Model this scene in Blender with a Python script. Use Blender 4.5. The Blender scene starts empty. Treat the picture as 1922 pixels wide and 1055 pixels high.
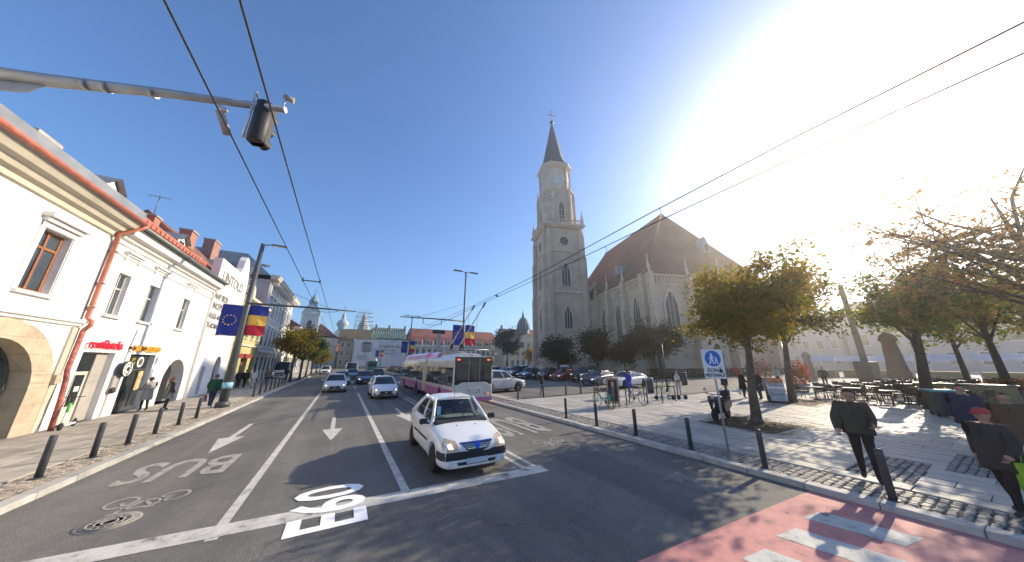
import bpy, bmesh, math, random
from mathutils import Vector, Matrix
from mathutils.bvhtree import BVHTree
R = math.radians
random.seed(7)
SC = bpy.context.scene
COL = SC.collection
# ---------------------------------------------------------------- camera
cam_d = bpy.data.cameras.new("camera"); cam_d.sensor_width = 36.0; cam_d.lens = 36.0*540/1922
cam_d.clip_start = 0.05; cam_d.clip_end = 6000
cam = bpy.data.objects.new("camera", cam_d); COL.objects.link(cam)
cam.location = (0, 0, 2.5); cam.rotation_euler = (R(90+15.8), 0, R(-29.5))
SC.camera = cam
# ---------------------------------------------------------------- sky and sun
SUN_EL, SUN_AZ = 25.5, 86.5            # azimuth clockwise from +Y
w = bpy.data.worlds.new("World"); SC.world = w; w.use_nodes = True
nt = w.node_tree; nt.nodes.clear()
sky = nt.nodes.new('ShaderNodeTexSky'); sky.sky_type = 'NISHITA'; sky.sun_disc = False
sky.sun_elevation = R(SUN_EL); sky.sun_rotation = R(SUN_AZ)
sky.altitude = 300; sky.air_density = 1.0; sky.dust_density = 0.45; sky.ozone_density = 7.0
bg = nt.nodes.new('ShaderNodeBackground'); bg.inputs[1].default_value = 0.15
wo = nt.nodes.new('ShaderNodeOutputWorld')
nt.links.new(sky.outputs[0], bg.inputs[0]); nt.links.new(bg.outputs[0], wo.inputs[0])
sd = bpy.data.lights.new("sun", 'SUN'); sd.energy = 5.0; sd.angle = R(0.53); sd.color = (1.0, 0.86, 0.65)
sun = bpy.data.objects.new("sun", sd); COL.objects.link(sun)
_e, _a = R(SUN_EL), R(SUN_AZ)
sun.rotation_euler = Vector((math.cos(_e)*math.sin(_a), math.cos(_e)*math.cos(_a), math.sin(_e))).to_track_quat('Z', 'Y').to_euler()
SC.view_settings.view_transform = 'Standard'; SC.view_settings.look = 'None'
SC.view_settings.exposure = 0.72; SC.view_settings.gamma = 1.0
# ---------------------------------------------------------------- materials
MATS = {}
def newmat(name):
    m = bpy.data.materials.new(name); m.use_nodes = True
    n = m.node_tree.nodes; b = n['Principled BSDF']
    return m, m.node_tree, b
def lk(t, a, b): t.links.new(a, b)
def coords(t, kind='pos'):
    if kind == 'obj': return t.nodes.new('ShaderNodeTexCoord').outputs['Object']
    return t.nodes.new('ShaderNodeNewGeometry').outputs['Position']
def noise(t, vec, scale, detail=4, rough=.6):
    n = t.nodes.new('ShaderNodeTexNoise'); n.inputs['Scale'].default_value = scale
    n.inputs['Detail'].default_value = detail; n.inputs['Roughness'].default_value = rough
    lk(t, vec, n.inputs['Vector']); return n.outputs['Fac']
def mixc(t, fac, a, b, mode='MIX'):
    m = t.nodes.new('ShaderNodeMix'); m.data_type = 'RGBA'; m.blend_type = mode
    for i, s in ((0, fac), (6, a), (7, b)):
        if hasattr(s, 'is_linked'): lk(t, s, m.inputs[i])
        elif i == 0: m.inputs[0].default_value = s
        else: m.inputs[i].default_value = (*s, 1) if len(s) == 3 else s
    return m.outputs[2]
def ramp(t, fac, stops):
    r = t.nodes.new('ShaderNodeValToRGB'); e = r.color_ramp.elements
    while len(e) < len(stops): e.new(0.5)
    for k, (p, c) in enumerate(stops):
        e[k].position = p; e[k].color = (*c, 1) if len(c) == 3 else c
    lk(t, fac, r.inputs[0]); return r.outputs[0]
def bumpn(t, b, h, strength, dist=.02):
    n = t.nodes.new('ShaderNodeBump'); n.inputs['Strength'].default_value = strength
    n.inputs['Distance'].default_value = dist; lk(t, h, n.inputs['Height']); lk(t, n.outputs[0], b.inputs['Normal'])
def M(name, c=(.5, .5, .5), rough=.7, var=.12, sc=1.5, metal=0., bump=0., bsc=25., spec=.35, rnd=0., coat=0., emit=0., kind='pos', streak=0.):
    """one plain procedural material: base colour broken up by noise, optional per-piece tint, relief and vertical wear"""
    if name in MATS: return MATS[name]
    m, t, b = newmat(name); v = coords(t, kind)
    f = noise(t, v, sc, 5)
    lo = tuple(x*(1-var*1.6) for x in c); hi = tuple(min(1, x*(1+var*1.6)) for x in c)
    col = ramp(t, f, [(.28, lo), (.72, hi)])
    if streak:
        mp = t.nodes.new('ShaderNodeMapping'); mp.inputs['Scale'].default_value = (3, 3, .25); lk(t, v, mp.inputs[0])
        f2 = ramp(t, noise(t, mp.outputs[0], 1.2, 6), [(.45, (0, 0, 0)), (.75, (streak,)*3)])
        col = mixc(t, f2, col, tuple(x*.55 for x in c))
    if rnd:
        g = t.nodes.new('ShaderNodeNewGeometry'); o = t.nodes.new('ShaderNodeObjectInfo')
        a = t.nodes.new('ShaderNodeMath'); a.operation = 'ADD'; lk(t, g.outputs['Random Per Island'], a.inputs[0]); lk(t, o.outputs['Random'], a.inputs[1])
        fr = t.nodes.new('ShaderNodeMath'); fr.operation = 'FRACT'; lk(t, a.outputs[0], fr.inputs[0])
        s = ramp(t, fr.outputs[0], [(0, (1-rnd,)*3), (1, (1+rnd,)*3)])
        col = mixc(t, 1.0, col, s, 'MULTIPLY')
    lk(t, col, b.inputs['Base Color'])
    rr = t.nodes.new('ShaderNodeMapRange'); rr.inputs[3].default_value = max(0.02, rough-.1); rr.inputs[4].default_value = min(1, rough+.1)
    lk(t, f, rr.inputs[0]); lk(t, rr.outputs[0], b.inputs['Roughness'])
    b.inputs['Metallic'].default_value = metal; b.inputs['Specular IOR Level'].default_value = spec
    if coat: b.inputs['Coat Weight'].default_value = coat; b.inputs['Coat Roughness'].default_value = .04
    if emit:
        b.inputs['Emission Color'].default_value = (*c, 1); b.inputs['Emission Strength'].default_value = emit
    if bump: bumpn(t, b, noise(t, v, bsc, 6, .65), bump)
    MATS[name] = m; return m
def M_brick(name, c1, c2, mortar, bw, bh, rough=.85, bump=.5, msize=.012, mixv=.35, sc=.35, kind='obj', offs=.5):
    """masonry / tiles: courses along X+Y and Z with relief in the joints"""
    if name in MATS: return MATS[name]
    m, t, b = newmat(name); v = coords(t, kind)
    s = t.nodes.new('ShaderNodeSeparateXYZ'); lk(t, v, s.inputs[0])
    a = t.nodes.new('ShaderNodeMath'); a.operation = 'ADD'; lk(t, s.outputs[0], a.inputs[0]); lk(t, s.outputs[1], a.inputs[1])
    cb = t.nodes.new('ShaderNodeCombineXYZ'); lk(t, a.outputs[0], cb.inputs[0]); lk(t, s.outputs[2], cb.inputs[1])
    br = t.nodes.new('ShaderNodeTexBrick'); lk(t, cb.outputs[0], br.inputs['Vector'])
    br.inputs['Scale'].default_value = 1; br.inputs['Brick Width'].default_value = bw; br.inputs['Row Height'].default_value = bh
    br.inputs['Mortar Size'].default_value = msize; br.inputs['Mortar Smooth'].default_value = .3; br.offset = offs
    for k, c in (('Color1', c1), ('Color2', c2), ('Mortar', mortar)): br.inputs[k].default_value = (*c, 1)
    n = noise(t, v, sc, 6, .65)
    col = mixc(t, mixv, br.outputs[0], ramp(t, n, [(.3, tuple(x*.55 for x in c1)), (.7, tuple(min(1, x*1.25) for x in c2))]))
    lk(t, col, b.inputs['Base Color']); b.inputs['Roughness'].default_value = rough; b.inputs['Specular IOR Level'].default_value = .25
    inv = t.nodes.new('ShaderNodeMath'); inv.operation = 'MULTIPLY_ADD'; lk(t, br.outputs['Fac'], inv.inputs[0]); inv.inputs[1].default_value = -1
    lk(t, n, inv.inputs[2]); bumpn(t, b, inv.outputs[0], bump, .03)
    MATS[name] = m; return m
def M_glass(name, c=(.03, .04, .05), rough=.06):
    if name in MATS: return MATS[name]
    m, t, b = newmat(name); v = coords(t)
    f = noise(t, v, .8, 2); lk(t, ramp(t, f, [(.3, tuple(x*.6 for x in c)), (.7, tuple(x*1.5 for x in c))]), b.inputs['Base Color'])
    b.inputs['Roughness'].default_value = rough; b.inputs['Specular IOR Level'].default_value = .6
    bumpn(t, b, noise(t, v, 1.5, 1), .04, .05)
    MATS[name] = m; return m
def M_clear(name, tint=(.55, .62, .6), mixf=.16):
    """see-through glazing: tinted transparency under a mirror coat"""
    if name in MATS: return MATS[name]
    m, t, b = newmat(name); n = t.nodes
    tr = n.new('ShaderNodeBsdfTransparent'); tr.inputs[0].default_value = (*tint, 1)
    gl = n.new('ShaderNodeBsdfGlossy'); gl.inputs['Roughness'].default_value = .03
    fr = n.new('ShaderNodeFresnel'); fr.inputs[0].default_value = 1.5
    ad = n.new('ShaderNodeMath'); ad.operation = 'MULTIPLY_ADD'; lk(t, fr.outputs[0], ad.inputs[0]); ad.inputs[1].default_value = .9; ad.inputs[2].default_value = mixf*.3
    mx = n.new('ShaderNodeMixShader'); lk(t, ad.outputs[0], mx.inputs[0]); lk(t, tr.outputs[0], mx.inputs[1]); lk(t, gl.outputs[0], mx.inputs[2])
    lk(t, mx.outputs[0], n['Material Output'].inputs[0]); MATS[name] = m; return m
def M_leaf(name, cols, trans=.45, rough=.55):
    """foliage: each leaf its own colour from a ramp, thin enough to glow when lit from behind"""
    if name in MATS: return MATS[name]
    m, t, b = newmat(name); n = t.nodes
    g = n.new('ShaderNodeNewGeometry'); nz = noise(t, g.outputs['Position'], .9, 3)
    a = n.new('ShaderNodeMath'); a.operation = 'MULTIPLY_ADD'; lk(t, g.outputs['Random Per Island'], a.inputs[0]); a.inputs[1].default_value = .55
    s = n.new('ShaderNodeMath'); s.operation = 'MULTIPLY_ADD'; lk(t, nz, s.inputs[0]); s.inputs[1].default_value = 1.5; s.inputs[2].default_value = -.52
    lk(t, s.outputs[0], a.inputs[2])
    col = ramp(t, a.outputs[0], [(k/(len(cols)-1), c) for k, c in enumerate(cols)])
    lk(t, col, b.inputs['Base Color']); b.inputs['Roughness'].default_value = rough; b.inputs['Specular IOR Level'].default_value = .3
    tl = n.new('ShaderNodeBsdfTranslucent'); lk(t, mixc(t, 1., col, (1.5, 1.45, .8), 'MULTIPLY'), tl.inputs[0])
    mx = n.new('ShaderNodeMixShader'); mx.inputs[0].default_value = trans
    lk(t, b.outputs[0], mx.inputs[1]); lk(t, tl.outputs[0], mx.inputs[2]); lk(t, mx.outputs[0], n['Material Output'].inputs[0])
    MATS[name] = m; return m
# ---------------------------------------------------------------- mesh helpers
class MB:
    """collects shapes, becomes ONE mesh object"""
    def __init__(s): s.v = []; s.f = []; s.sm = []
    def add(s, vs, fs, smooth=False):
        k = len(s.v); s.v += [tuple(x) for x in vs]; s.f += [tuple(i+k for i in f) for f in fs]; s.sm += [smooth]*len(fs); return s
    def box(s, x0, x1, y0, y1, z0, z1):
        return s.add([(x0,y0,z0),(x1,y0,z0),(x1,y1,z0),(x0,y1,z0),(x0,y0,z1),(x1,y0,z1),(x1,y1,z1),(x0,y1,z1)],
                     [(3,2,1,0),(4,5,6,7),(0,1,5,4),(1,2,6,5),(2,3,7,6),(3,0,4,7)])
    def cbox(s, c, d, rz=0., ry=0., rx=0.):
        m = Matrix.Rotation(rz, 3, 'Z') @ Matrix.Rotation(ry, 3, 'Y') @ Matrix.Rotation(rx, 3, 'X')
        a, b_, e = d[0]/2, d[1]/2, d[2]/2
        vs = [m @ Vector(p) + Vector(c) for p in ((-a,-b_,-e),(a,-b_,-e),(a,b_,-e),(-a,b_,-e),(-a,-b_,e),(a,-b_,e),(a,b_,e),(-a,b_,e))]
        return s.add(vs, [(3,2,1,0),(4,5,6,7),(0,1,5,4),(1,2,6,5),(2,3,7,6),(3,0,4,7)])
    def tube(s, pts, r, n=8, caps=True, smooth=True):
        pts = [Vector(p) for p in pts]; rs = r if isinstance(r, (list, tuple)) else [r]*len(pts)
        vs = []; fs = []; prev = None
        for i, p in enumerate(pts):
            d = (pts[min(i+1, len(pts)-1)] - pts[max(i-1, 0)]).normalized()
            if prev is None:
                a = d.orthogonal().normalized()
                if abs(d.z) < .98: a = d.cross(Vector((0, 0, 1))).normalized()
            else: a = (prev - d*prev.dot(d)); a = a.normalized() if a.length > 1e-6 else d.orthogonal().normalized()
            prev = a; b_ = d.cross(a)
            vs += [p + (a*math.cos(2*math.pi*k/n) + b_*math.sin(2*math.pi*k/n))*rs[i] for k in range(n)]
        for i in range(len(pts)-1):
            fs += [(i*n+k, i*n+(k+1) % n, (i+1)*n+(k+1) % n, (i+1)*n+k) for k in range(n)]
        s.add(vs, fs, smooth)
        if caps:
            k = len(s.v)-len(vs)
            s.f += [tuple(k+i for i in reversed(range(n))), tuple(k+(len(pts)-1)*n+i for i in range(n))]; s.sm += [False]*2
        return s
    def lathe(s, prof, c=(0, 0, 0), n=16, smooth=True, a0=0., axis='z'):
        """prof = [(radius, height)]"""
        vs = []; fs = []
        for (r, z) in prof:
            for k in range(n):
                a = a0+2*math.pi*k/n; p = (r*math.cos(a), r*math.sin(a), z)
                if axis == 'x': p = (z, p[0], p[1])
                elif axis == 'y': p = (p[0], z, p[1])
                vs.append((p[0]+c[0], p[1]+c[1], p[2]+c[2]))
        for i in range(len(prof)-1):
            fs += [(i*n+k, i*n+(k+1) % n, (i+1)*n+(k+1) % n, (i+1)*n+k) for k in range(n)]
        if axis == 'y': fs = [tuple(reversed(f)) for f in fs]
        k = len(s.v); s.add(vs, fs, smooth)
        c0 = tuple(k+i for i in reversed(range(n))); c1 = tuple(k+(len(prof)-1)*n+i for i in range(n))
        if axis == 'y': c0, c1 = c0[::-1], c1[::-1]
        if prof[0][0] > 1e-4: s.f.append(c0); s.sm.append(False)
        if prof[-1][0] > 1e-4: s.f.append(c1); s.sm.append(False)
        return s
    def prism(s, poly, a, b_, plane='xz'):
        """poly extruded from a to b_ along the axis that the plane leaves out"""
        def P(u, v, t): return {'xy': (u, v, t), 'xz': (u, t, v), 'yz': (t, u, v)}[plane]
        n = len(poly)
        ar = sum(poly[i][0]*poly[(i+1) % n][1]-poly[(i+1) % n][0]*poly[i][1] for i in range(n))
        if (ar > 0) == (plane == 'xz'): poly = poly[::-1]
        vs = [P(u, v, a) for u, v in poly]+[P(u, v, b_) for u, v in poly]
        lo, hi = tuple(reversed(range(n))), tuple(range(n, 2*n))
        fs = [(i, (i+1) % n, n+(i+1) % n, n+i) for i in range(n)]
        if b_ < a: lo, hi = lo[::-1], hi[::-1]; fs = [f[::-1] for f in fs]
        return s.add(vs, [lo, hi]+fs)
    def quad(s, a, b_, c, d): return s.add([a, b_, c, d], [(0, 1, 2, 3)])
    def mesh(s, name):
        me = bpy.data.meshes.new(name); me.from_pydata(s.v, [], s.f)
        me.polygons.foreach_set('use_smooth', s.sm); me.update(); return me
    def build(s, name, m, parent=None, bevel=0., loc=None, rot=None, seg=1):
        o = bpy.data.objects.new(name, s.mesh(name)); COL.objects.link(o)
        o.data.materials.append(m)
        if parent is not None: o.parent = parent
        if loc: o.location = loc
        if rot: o.rotation_euler = rot
        if bevel:
            bm = bmesh.new(); bm.from_mesh(o.data); bmesh.ops.remove_doubles(bm, verts=bm.verts, dist=1e-5)
            es = [e for e in bm.edges if len(e.link_faces) == 2 and e.calc_face_angle(0) > .5]
            bmesh.ops.bevel(bm, geom=es, offset=bevel, segments=seg, profile=.6, affect='EDGES', clamp_overlap=True)
            bm.to_mesh(o.data); bm.free()
        return o
def tag(o, label=None, cat=None, group=None, kind=None):
    if label: o['label'] = label
    if cat: o['category'] = cat
    if group: o['group'] = group
    if kind: o['kind'] = kind
    return o
def thing(name, label, cat, loc=(0, 0, 0), rz=0., group=None):
    o = bpy.data.objects.new(name, None); COL.objects.link(o); o.empty_display_size = .2
    o.location = loc; o.rotation_euler = (0, 0, rz); return tag(o, label, cat, group)
def copy_tree(o, parent=None):
    c = o.copy(); COL.objects.link(c); c.parent = parent
    for ch in [x for x in KIDS.get(o.name, o.children)]: copy_tree(ch, c)
    return c
KIDS = {}
def dup(o, loc, rz, label, group=None):
    c = copy_tree(o); c.location = loc; c.rotation_euler = (0, 0, rz); tag(c, label, None, group); return c
TMP = bpy.data.scenes.new('workbench')
def evaluated_mesh(obs):
    """mesh of the first object with its modifiers applied, worked out in a side scene that holds only these objects"""
    for x in obs: TMP.collection.objects.link(x)
    vl = TMP.view_layers[0]; vl.update(); dg = vl.depsgraph; dg.update()
    me = bpy.data.meshes.new_from_object(obs[0].evaluated_get(dg))
    for x in obs: TMP.collection.objects.unlink(x)
    return me
def applied(o, others=()):
    """replace an object's mesh with its evaluated mesh and drop the modifiers"""
    me = evaluated_mesh([o]+list(others)); o.modifiers.clear(); o.data = me; return o
def text_obj(body, size, m, parent=None, name='lettering', ext=.01, loc=(0, 0, 0), rot=(0, 0, 0), sx=1., align='LEFT', bold=0., sp=1.):
    cu = bpy.data.curves.new(name, 'FONT'); cu.body = body; cu.size = size; cu.extrude = ext; cu.align_x = align; cu.offset = bold
    cu.space_character = sp; cu.resolution_u = 3
    t = bpy.data.objects.new(name+'_src', cu); me = evaluated_mesh([t])
    bpy.data.objects.remove(t); bpy.data.curves.remove(cu)
    o = bpy.data.objects.new(name, me); COL.objects.link(o); me.materials.clear(); me.materials.append(m)
    o.parent = parent; o.location = loc; o.rotation_euler = rot; o.scale = (sx, 1, 1); return o
def gz(X):
    """level of the square right of the kerb: it rises gently away from the road"""
    return 0. if X < 8.6 else .10+.013*min(X-8.6, 26)
# ================================================================ the setting
def M_asphalt(name, c, warm=(1.08, 1.0, .9)):
    m, t, b = newmat(name); v = coords(t)
    fine = noise(t, v, 48, 4, .75); mid = noise(t, v, 6, 5, .7)
    mp = t.nodes.new('ShaderNodeMapping'); mp.inputs['Scale'].default_value = (.9, .05, 1); lk(t, v, mp.inputs[0])
    wear = noise(t, mp.outputs[0], 1.3, 4)
    big = noise(t, v, .35, 5, .6)
    col = ramp(t, fine, [(.28, tuple(x*.4 for x in c)), (.5, c), (.72, tuple(x*1.9 for x in c))])
    col = mixc(t, .75, col, ramp(t, mid, [(.3, (.75,)*3), (.7, (1.2,)*3)]), 'MULTIPLY')
    col = mixc(t, .7, col, ramp(t, wear, [(.35, (.72, .72, .74)), (.65, (1.25, 1.22, 1.16))]), 'MULTIPLY')
    col = mixc(t, .8, col, ramp(t, big, [(.35, (.78,)*3), (.65, (1.18,)*3)]), 'MULTIPLY')
    vo = t.nodes.new('ShaderNodeTexVoronoi'); vo.feature = 'DISTANCE_TO_EDGE'; vo.inputs['Scale'].default_value = .28
    wv = t.nodes.new('ShaderNodeVectorMath'); wv.operation = 'ADD'
    nn = t.nodes.new('ShaderNodeTexNoise'); nn.inputs['Scale'].default_value = 1.6; nn.inputs['Detail'].default_value = 5; lk(t, v, nn.inputs['Vector'])
    sc_ = t.nodes.new('ShaderNodeVectorMath'); sc_.operation = 'SCALE'; sc_.inputs['Scale'].default_value = 1.3; lk(t, nn.outputs['Color'], sc_.inputs[0])
    lk(t, v, wv.inputs[0]); lk(t, sc_.outputs[0], wv.inputs[1]); lk(t, wv.outputs[0], vo.inputs['Vector'])
    crack = ramp(t, vo.outputs['Distance'], [(.002, (.45,)*3), (.007, (1, 1, 1))])
    col = mixc(t, .55, col, crack, 'MULTIPLY')
    lk(t, col, b.inputs['Base Color']); b.inputs['Specular IOR Level'].default_value = .35
    rr = t.nodes.new('ShaderNodeMapRange'); rr.inputs[3].default_value = .62; rr.inputs[4].default_value = .92; lk(t, mid, rr.inputs[0]); lk(t, rr.outputs[0], b.inputs['Roughness'])
    bumpn(t, b, fine, .8, .012); MATS[name] = m; return m
def M_paint(name, c, worn=.5):
    """road paint: worn through to the asphalt in places"""
    m, t, b = newmat(name); v = coords(t)
    n1 = noise(t, v, 55, 5, .75); n2 = noise(t, v, 3.5, 5, .65)
    a = t.nodes.new('ShaderNodeMath'); a.operation = 'ADD'; lk(t, n1, a.inputs[0]); lk(t, n2, a.inputs[1])
    col = ramp(t, a.outputs[0], [(.30, (.10, .095, .09)), (.36+worn*.10, tuple(x*.78 for x in c)), (.62, c)])
    # Fac of a sum runs past 1: keep it in range
    a.operation = 'MULTIPLY_ADD'; lk(t, n1, a.inputs[0]); a.inputs[1].default_value = .5
    h = t.nodes.new('ShaderNodeMath'); h.operation = 'MULTIPLY'; lk(t, n2, h.inputs[0]); h.inputs[1].default_value = .5; lk(t, h.outputs[0], a.inputs[2])
    lk(t, col, b.inputs['Base Color']); b.inputs['Roughness'].default_value = .75; bumpn(t, b, n1, .4, .006); MATS[name] = m; return m
ASPH = M_asphalt('asphalt', (.142, .136, .127)); ASPH2 = M_asphalt('car_park_asphalt', (.15, .14, .128))
ASPHP = M_asphalt('patched_asphalt', (.118, .114, .108)); PAINT = M_paint('white_road_paint', (.58, .56, .51), .6); REDP = M_paint('red_road_coating', (.60, .24, .215), .3)
PAINTL = M_paint('worn_road_paint', (.37, .35, .315), .9)
GROUND = M('dusty_ground', (.2, .19, .17), .9, .2, .3)
PAVE = M_brick('distant_paving', (.40, .385, .36), (.46, .44, .41), (.2, .19, .18), .9, .45, .8, .2, .012, .3, .5, 'pos')
SLAB = M('granite_slab', (.41, .38, .335), .62, .10, 2.2, bump=.25, bsc=120, rnd=.14, spec=.4)
SLABW = M('worn_footway_slab', (.33, .30, .26), .8, .14, 1.8, bump=.25, bsc=90, rnd=.14)
KERB = M('kerb_granite', (.40, .385, .36), .7, .14, 3, bump=.3, bsc=80, rnd=.12)
COB = M('granite_cobble', (.22, .205, .19), .6, .25, 9, bump=.6, bsc=45, rnd=.38, spec=.4)
COBW = M('sandy_cobble', (.34, .29, .23), .75, .25, 9, bump=.5, bsc=45, rnd=.3)
MORT = M('sandy_joint_mortar', (.10, .09, .078), .95, .25, 8, bump=.4, bsc=60)
COBSH = M_brick('far_cobbles', (.26, .24, .215), (.34, .31, .28), (.13, .12, .11), .16, .13, .85, .8, .03, .4, .6, 'pos')
def cob_fix():
    # the far cobble field lies flat: run its courses along X and Y
    t = MATS['far_cobbles'].node_tree
    for mname in ('far_cobbles', 'distant_paving'):
        t = MATS[mname].node_tree
        br = [n for n in t.nodes if n.type == 'TEX_BRICK'][0]; g = [n for n in t.nodes if n.type == 'NEW_GEOMETRY'][0]
        t.links.new(g.outputs['Position'], br.inputs['Vector'])
cob_fix()
GRASSM = M('lawn_soil', (.06, .085, .03), .95, .3, 3, bump=.6, bsc=60)
SOIL = M('leafy_soil', (.075, .055, .038), .95, .35, 6, bump=.8, bsc=40)
def sheet(name, x0, x1, y0, y1, m, z=0., slope=False, kind='structure', ny=1):
    b = MB(); xs = [x0]+([34.6] if slope and x0 < 34.6 < x1 else [])+[x1]
    for i in range(len(xs)-1):
        a, c = xs[i], xs[i+1]; za = z+(gz(max(a, 8.61)) if slope else 0); zc = z+(gz(max(c, 8.61)) if slope else 0)
        b.quad((a, y0, za), (c, y0, zc), (c, y1, zc), (a, y1, za))
    return tag(b.build(name, m), kind=kind)
sheet('ground', -300, 400, -300, 500, GROUND, -.08)
sheet('road', -4.75, 8.62, -60, 420, ASPH, 0.)
sheet('plaza_bed', 8.86, 160, -80, 300, MORT, -.035, True)
sheet('plaza_far', 27.8, 160, -80, 13.2, PAVE, 0., True)
sheet('plaza_side', 8.9, 27.8, -80, -3.2, PAVE, 0., True)
sheet('cobbled_area', 20.4, 160, 13.25, 24., COBSH, 0., True)
sheet('car_park', 10.75, 38., 18., 130, ASPH2, -.004, True)
sheet('roadside_path', 9.9, 10.6, 24.2, 140, PAVE, .002, True)
sheet('lawn', 34.7, 120, 24.05, 44, GRASSM, .03, True)
sheet('footway_bed', -9.3, -4.95, -60, 200, MORT, .085)
sheet('footway_far', -9.3, -5.75, 46, 200, PAVE, .12)
# kerbs: one stone after another
def kerb(name, x0, x1, ztop, ys, L=1.0):
    k = MB().box(x0+.02, x1-.02, ys[0], ys[-1]+L, -.07, ztop(x0)-.03).build(name, MORT); tag(k, kind='structure')
    me = None
    for y in ys:
        o = MB().box(x0, x1, .006, L-.006, -.06, ztop(x0)).build('kerb_stone', KERB, k, .012) if me is None else bpy.data.objects.new('kerb_stone', me)
        if me is None: me = o.data
        else: COL.objects.link(o); o.parent = k
        o.location = (random.uniform(-.004, .004), y, random.uniform(-.006, .004))
    return k
kerb('kerb_right', 8.6, 8.86, lambda x: .115, [-3+i for i in range(60)])
kerb('kerb_left', -4.96, -4.72, lambda x: .125, [4+i for i in range(62)])
def lay(base, base_m, name, spots, meshes, m, n_obj, parent_name, key):
    """pieces nearest the camera are objects of their own, the rest one mesh"""
    spots = sorted(spots, key=key); near, far = spots[:n_obj], spots[n_obj:]
    for (x, y, z, rz, k, *sy) in near:
        o = bpy.data.objects.new(name, meshes[k % len(meshes)]); COL.objects.link(o); o.parent = base
        o.location = (x, y, z); o.rotation_euler = (random.uniform(-.008, .008), random.uniform(-.008, .008), rz); o.scale.y = sy[0] if sy else 1.
    if far:
        b = MB()
        for (x, y, z, rz, k, *sy) in far:
            q = sy[0] if sy else 1.
            me = meshes[k % len(meshes)]; c, s = math.cos(rz), math.sin(rz)
            b.add([(x+v.co.x*c-v.co.y*q*s, y+v.co.x*s+v.co.y*q*c, z+v.co.z) for v in me.vertices], [tuple(p.vertices) for p in me.polygons])
        o = b.build(name+'_field', m, base); tag(o, kind='stuff')
dcam = lambda s: s[0]**2+s[1]**2 if s[1] > -1 and (s[0]*.87-s[1]*.5) < (s[0]*.49+s[1]*.87)*1.9 else 1e6+s[0]**2
def piece(nm, a, b_, h, bev, m, top=.0):
    o = MB().box(-a/2, a/2, -b_/2, b_/2, -h, 0).build(nm, m, None, bev); me = o.data; bpy.data.objects.remove(o); return me
# plaza slabs (1.2 x 0.45 m, long side along the road)
patches = [(10.36, 12.66, 1.85, 2.8), (12.2, 14.5, .75, 1.65)]
pits = [(13.12, 15.42, 5.0, 7.3), (21.86, 24.62, 6.5, 8.4)]
def free(x, y):
    return not any(a-.2 < x < b-.0 and c-.3 < y < d+.3 for a, b, c, d in pits) and not any(a < x < b and c-.45 < y < d+.45 for a, b, c, d in patches)
slabs = []
for i in range(40):
    x = 10.13+i*.46
    if x > 27.8: break
    ye = 17.6 if x < 20.4 else 13.0
    holes = sorted((c, d) for a, b, c, d in pits+patches if a < x < b)
    y = -3.0+(i % 3)*.4
    while y < ye-.1:
        e = min(y+1.2, ye)
        for c, d in holes:
            if y < d and e > c:
                if y >= c: e = None; y = d; break
                e = c
        if e is None: continue
        if e-y > .06: slabs.append((x, (y+e)/2, gz(x)+random.uniform(-.004, .003), 0., random.randrange(3), (e-y)/1.21))
        y = e+.008
for i in range(2):
    for j in range(5): slabs.append((10.1+i*.46, 18.2+j*1.21, gz(10.2), 0., j))
pb = bpy.data.objects.new('plaza_paving', MB().quad((9.9, -3.1, .05), (20, -3.1, .2), (20, 17, .2), (9.9, 17, .05)).mesh('plaza_paving')); COL.objects.link(pb)
pb.data.materials.append(MORT); tag(pb, kind='structure')
lay(pb, MORT, 'slab', slabs, [piece('slab', .452, 1.202, .06, .008, SLAB) for _ in range(1)]+[piece('slab', .45, 1.2, .06, .012, SLAB)], SLAB, 300, 'slab', dcam)
# cobbles: strip behind the kerb, two patches, soil pits
cob = []
for j in range(330):
    for i in range(8):
        cob.append((8.93+i*.126+random.uniform(-.008, .008), -1.2+j*.132+random.uniform(-.01, .01), gz(9.)+random.uniform(-.012, .004), random.uniform(-.12, .12), random.randrange(4)))
for a, b_, c, d in patches:
    y = c+.07
    while y < d-.03:
        x = a+.07
        while x < b_-.03:
            cob.append((x+random.uniform(-.01, .01), y+random.uniform(-.01, .01), gz(x)+random.uniform(-.012, .002), random.uniform(-.15, .15), random.randrange(4))); x += .126
        y += .13
cs = MB().quad((8.87, -3, .055), (9.92, -3, .055), (9.92, 44, .055), (8.87, 44, .055)).build('cobble_strip', MORT); tag(cs, kind='structure')
cmesh = [piece('cobble', .112+.006*k, .118-.005*k, .07, .016, COB) for k in range(4)]
lay(cs, MORT, 'cobble', cob, cmesh, COB, 300, 'cobble', lambda s: (s[0]-10)**2+(s[1]-1.6)**2)
# left footway: slabs and a cobble edging
fw = MB().quad((-9.25, 3, .088), (-4.96, 3, .088), (-4.96, 70, .088), (-9.25, 70, .088)).build('footway', MORT); tag(fw, kind='structure')
sl = []
for i in range(7):
    y = 8.5+(i % 2)*.5
    while y < 46:
        sl.append((-5.99-i*.5, y, .12+random.uniform(-.004, .003), 0., i)); y += 1.01
lay(fw, MORT, 'slab', sl, [piece('footway_slab', .492, 1.0, .05, .01, SLABW)], SLABW, 250, 'slab', lambda s: s[0]**2+s[1]**2)
cl = []
for j in range(320):
    for i in range(6): cl.append((-5.02-i*.122, 8+j*.128+random.uniform(-.01, .01), .118+random.uniform(-.012, .004), random.uniform(-.1, .1), random.randrange(4)))
cm2 = [piece('cobble', .112, .115, .06, .014, COBW)]
lay(fw, MORT, 'cobble', cl, cm2, COBW, 0, 'cobble', lambda s: s[0])
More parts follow.
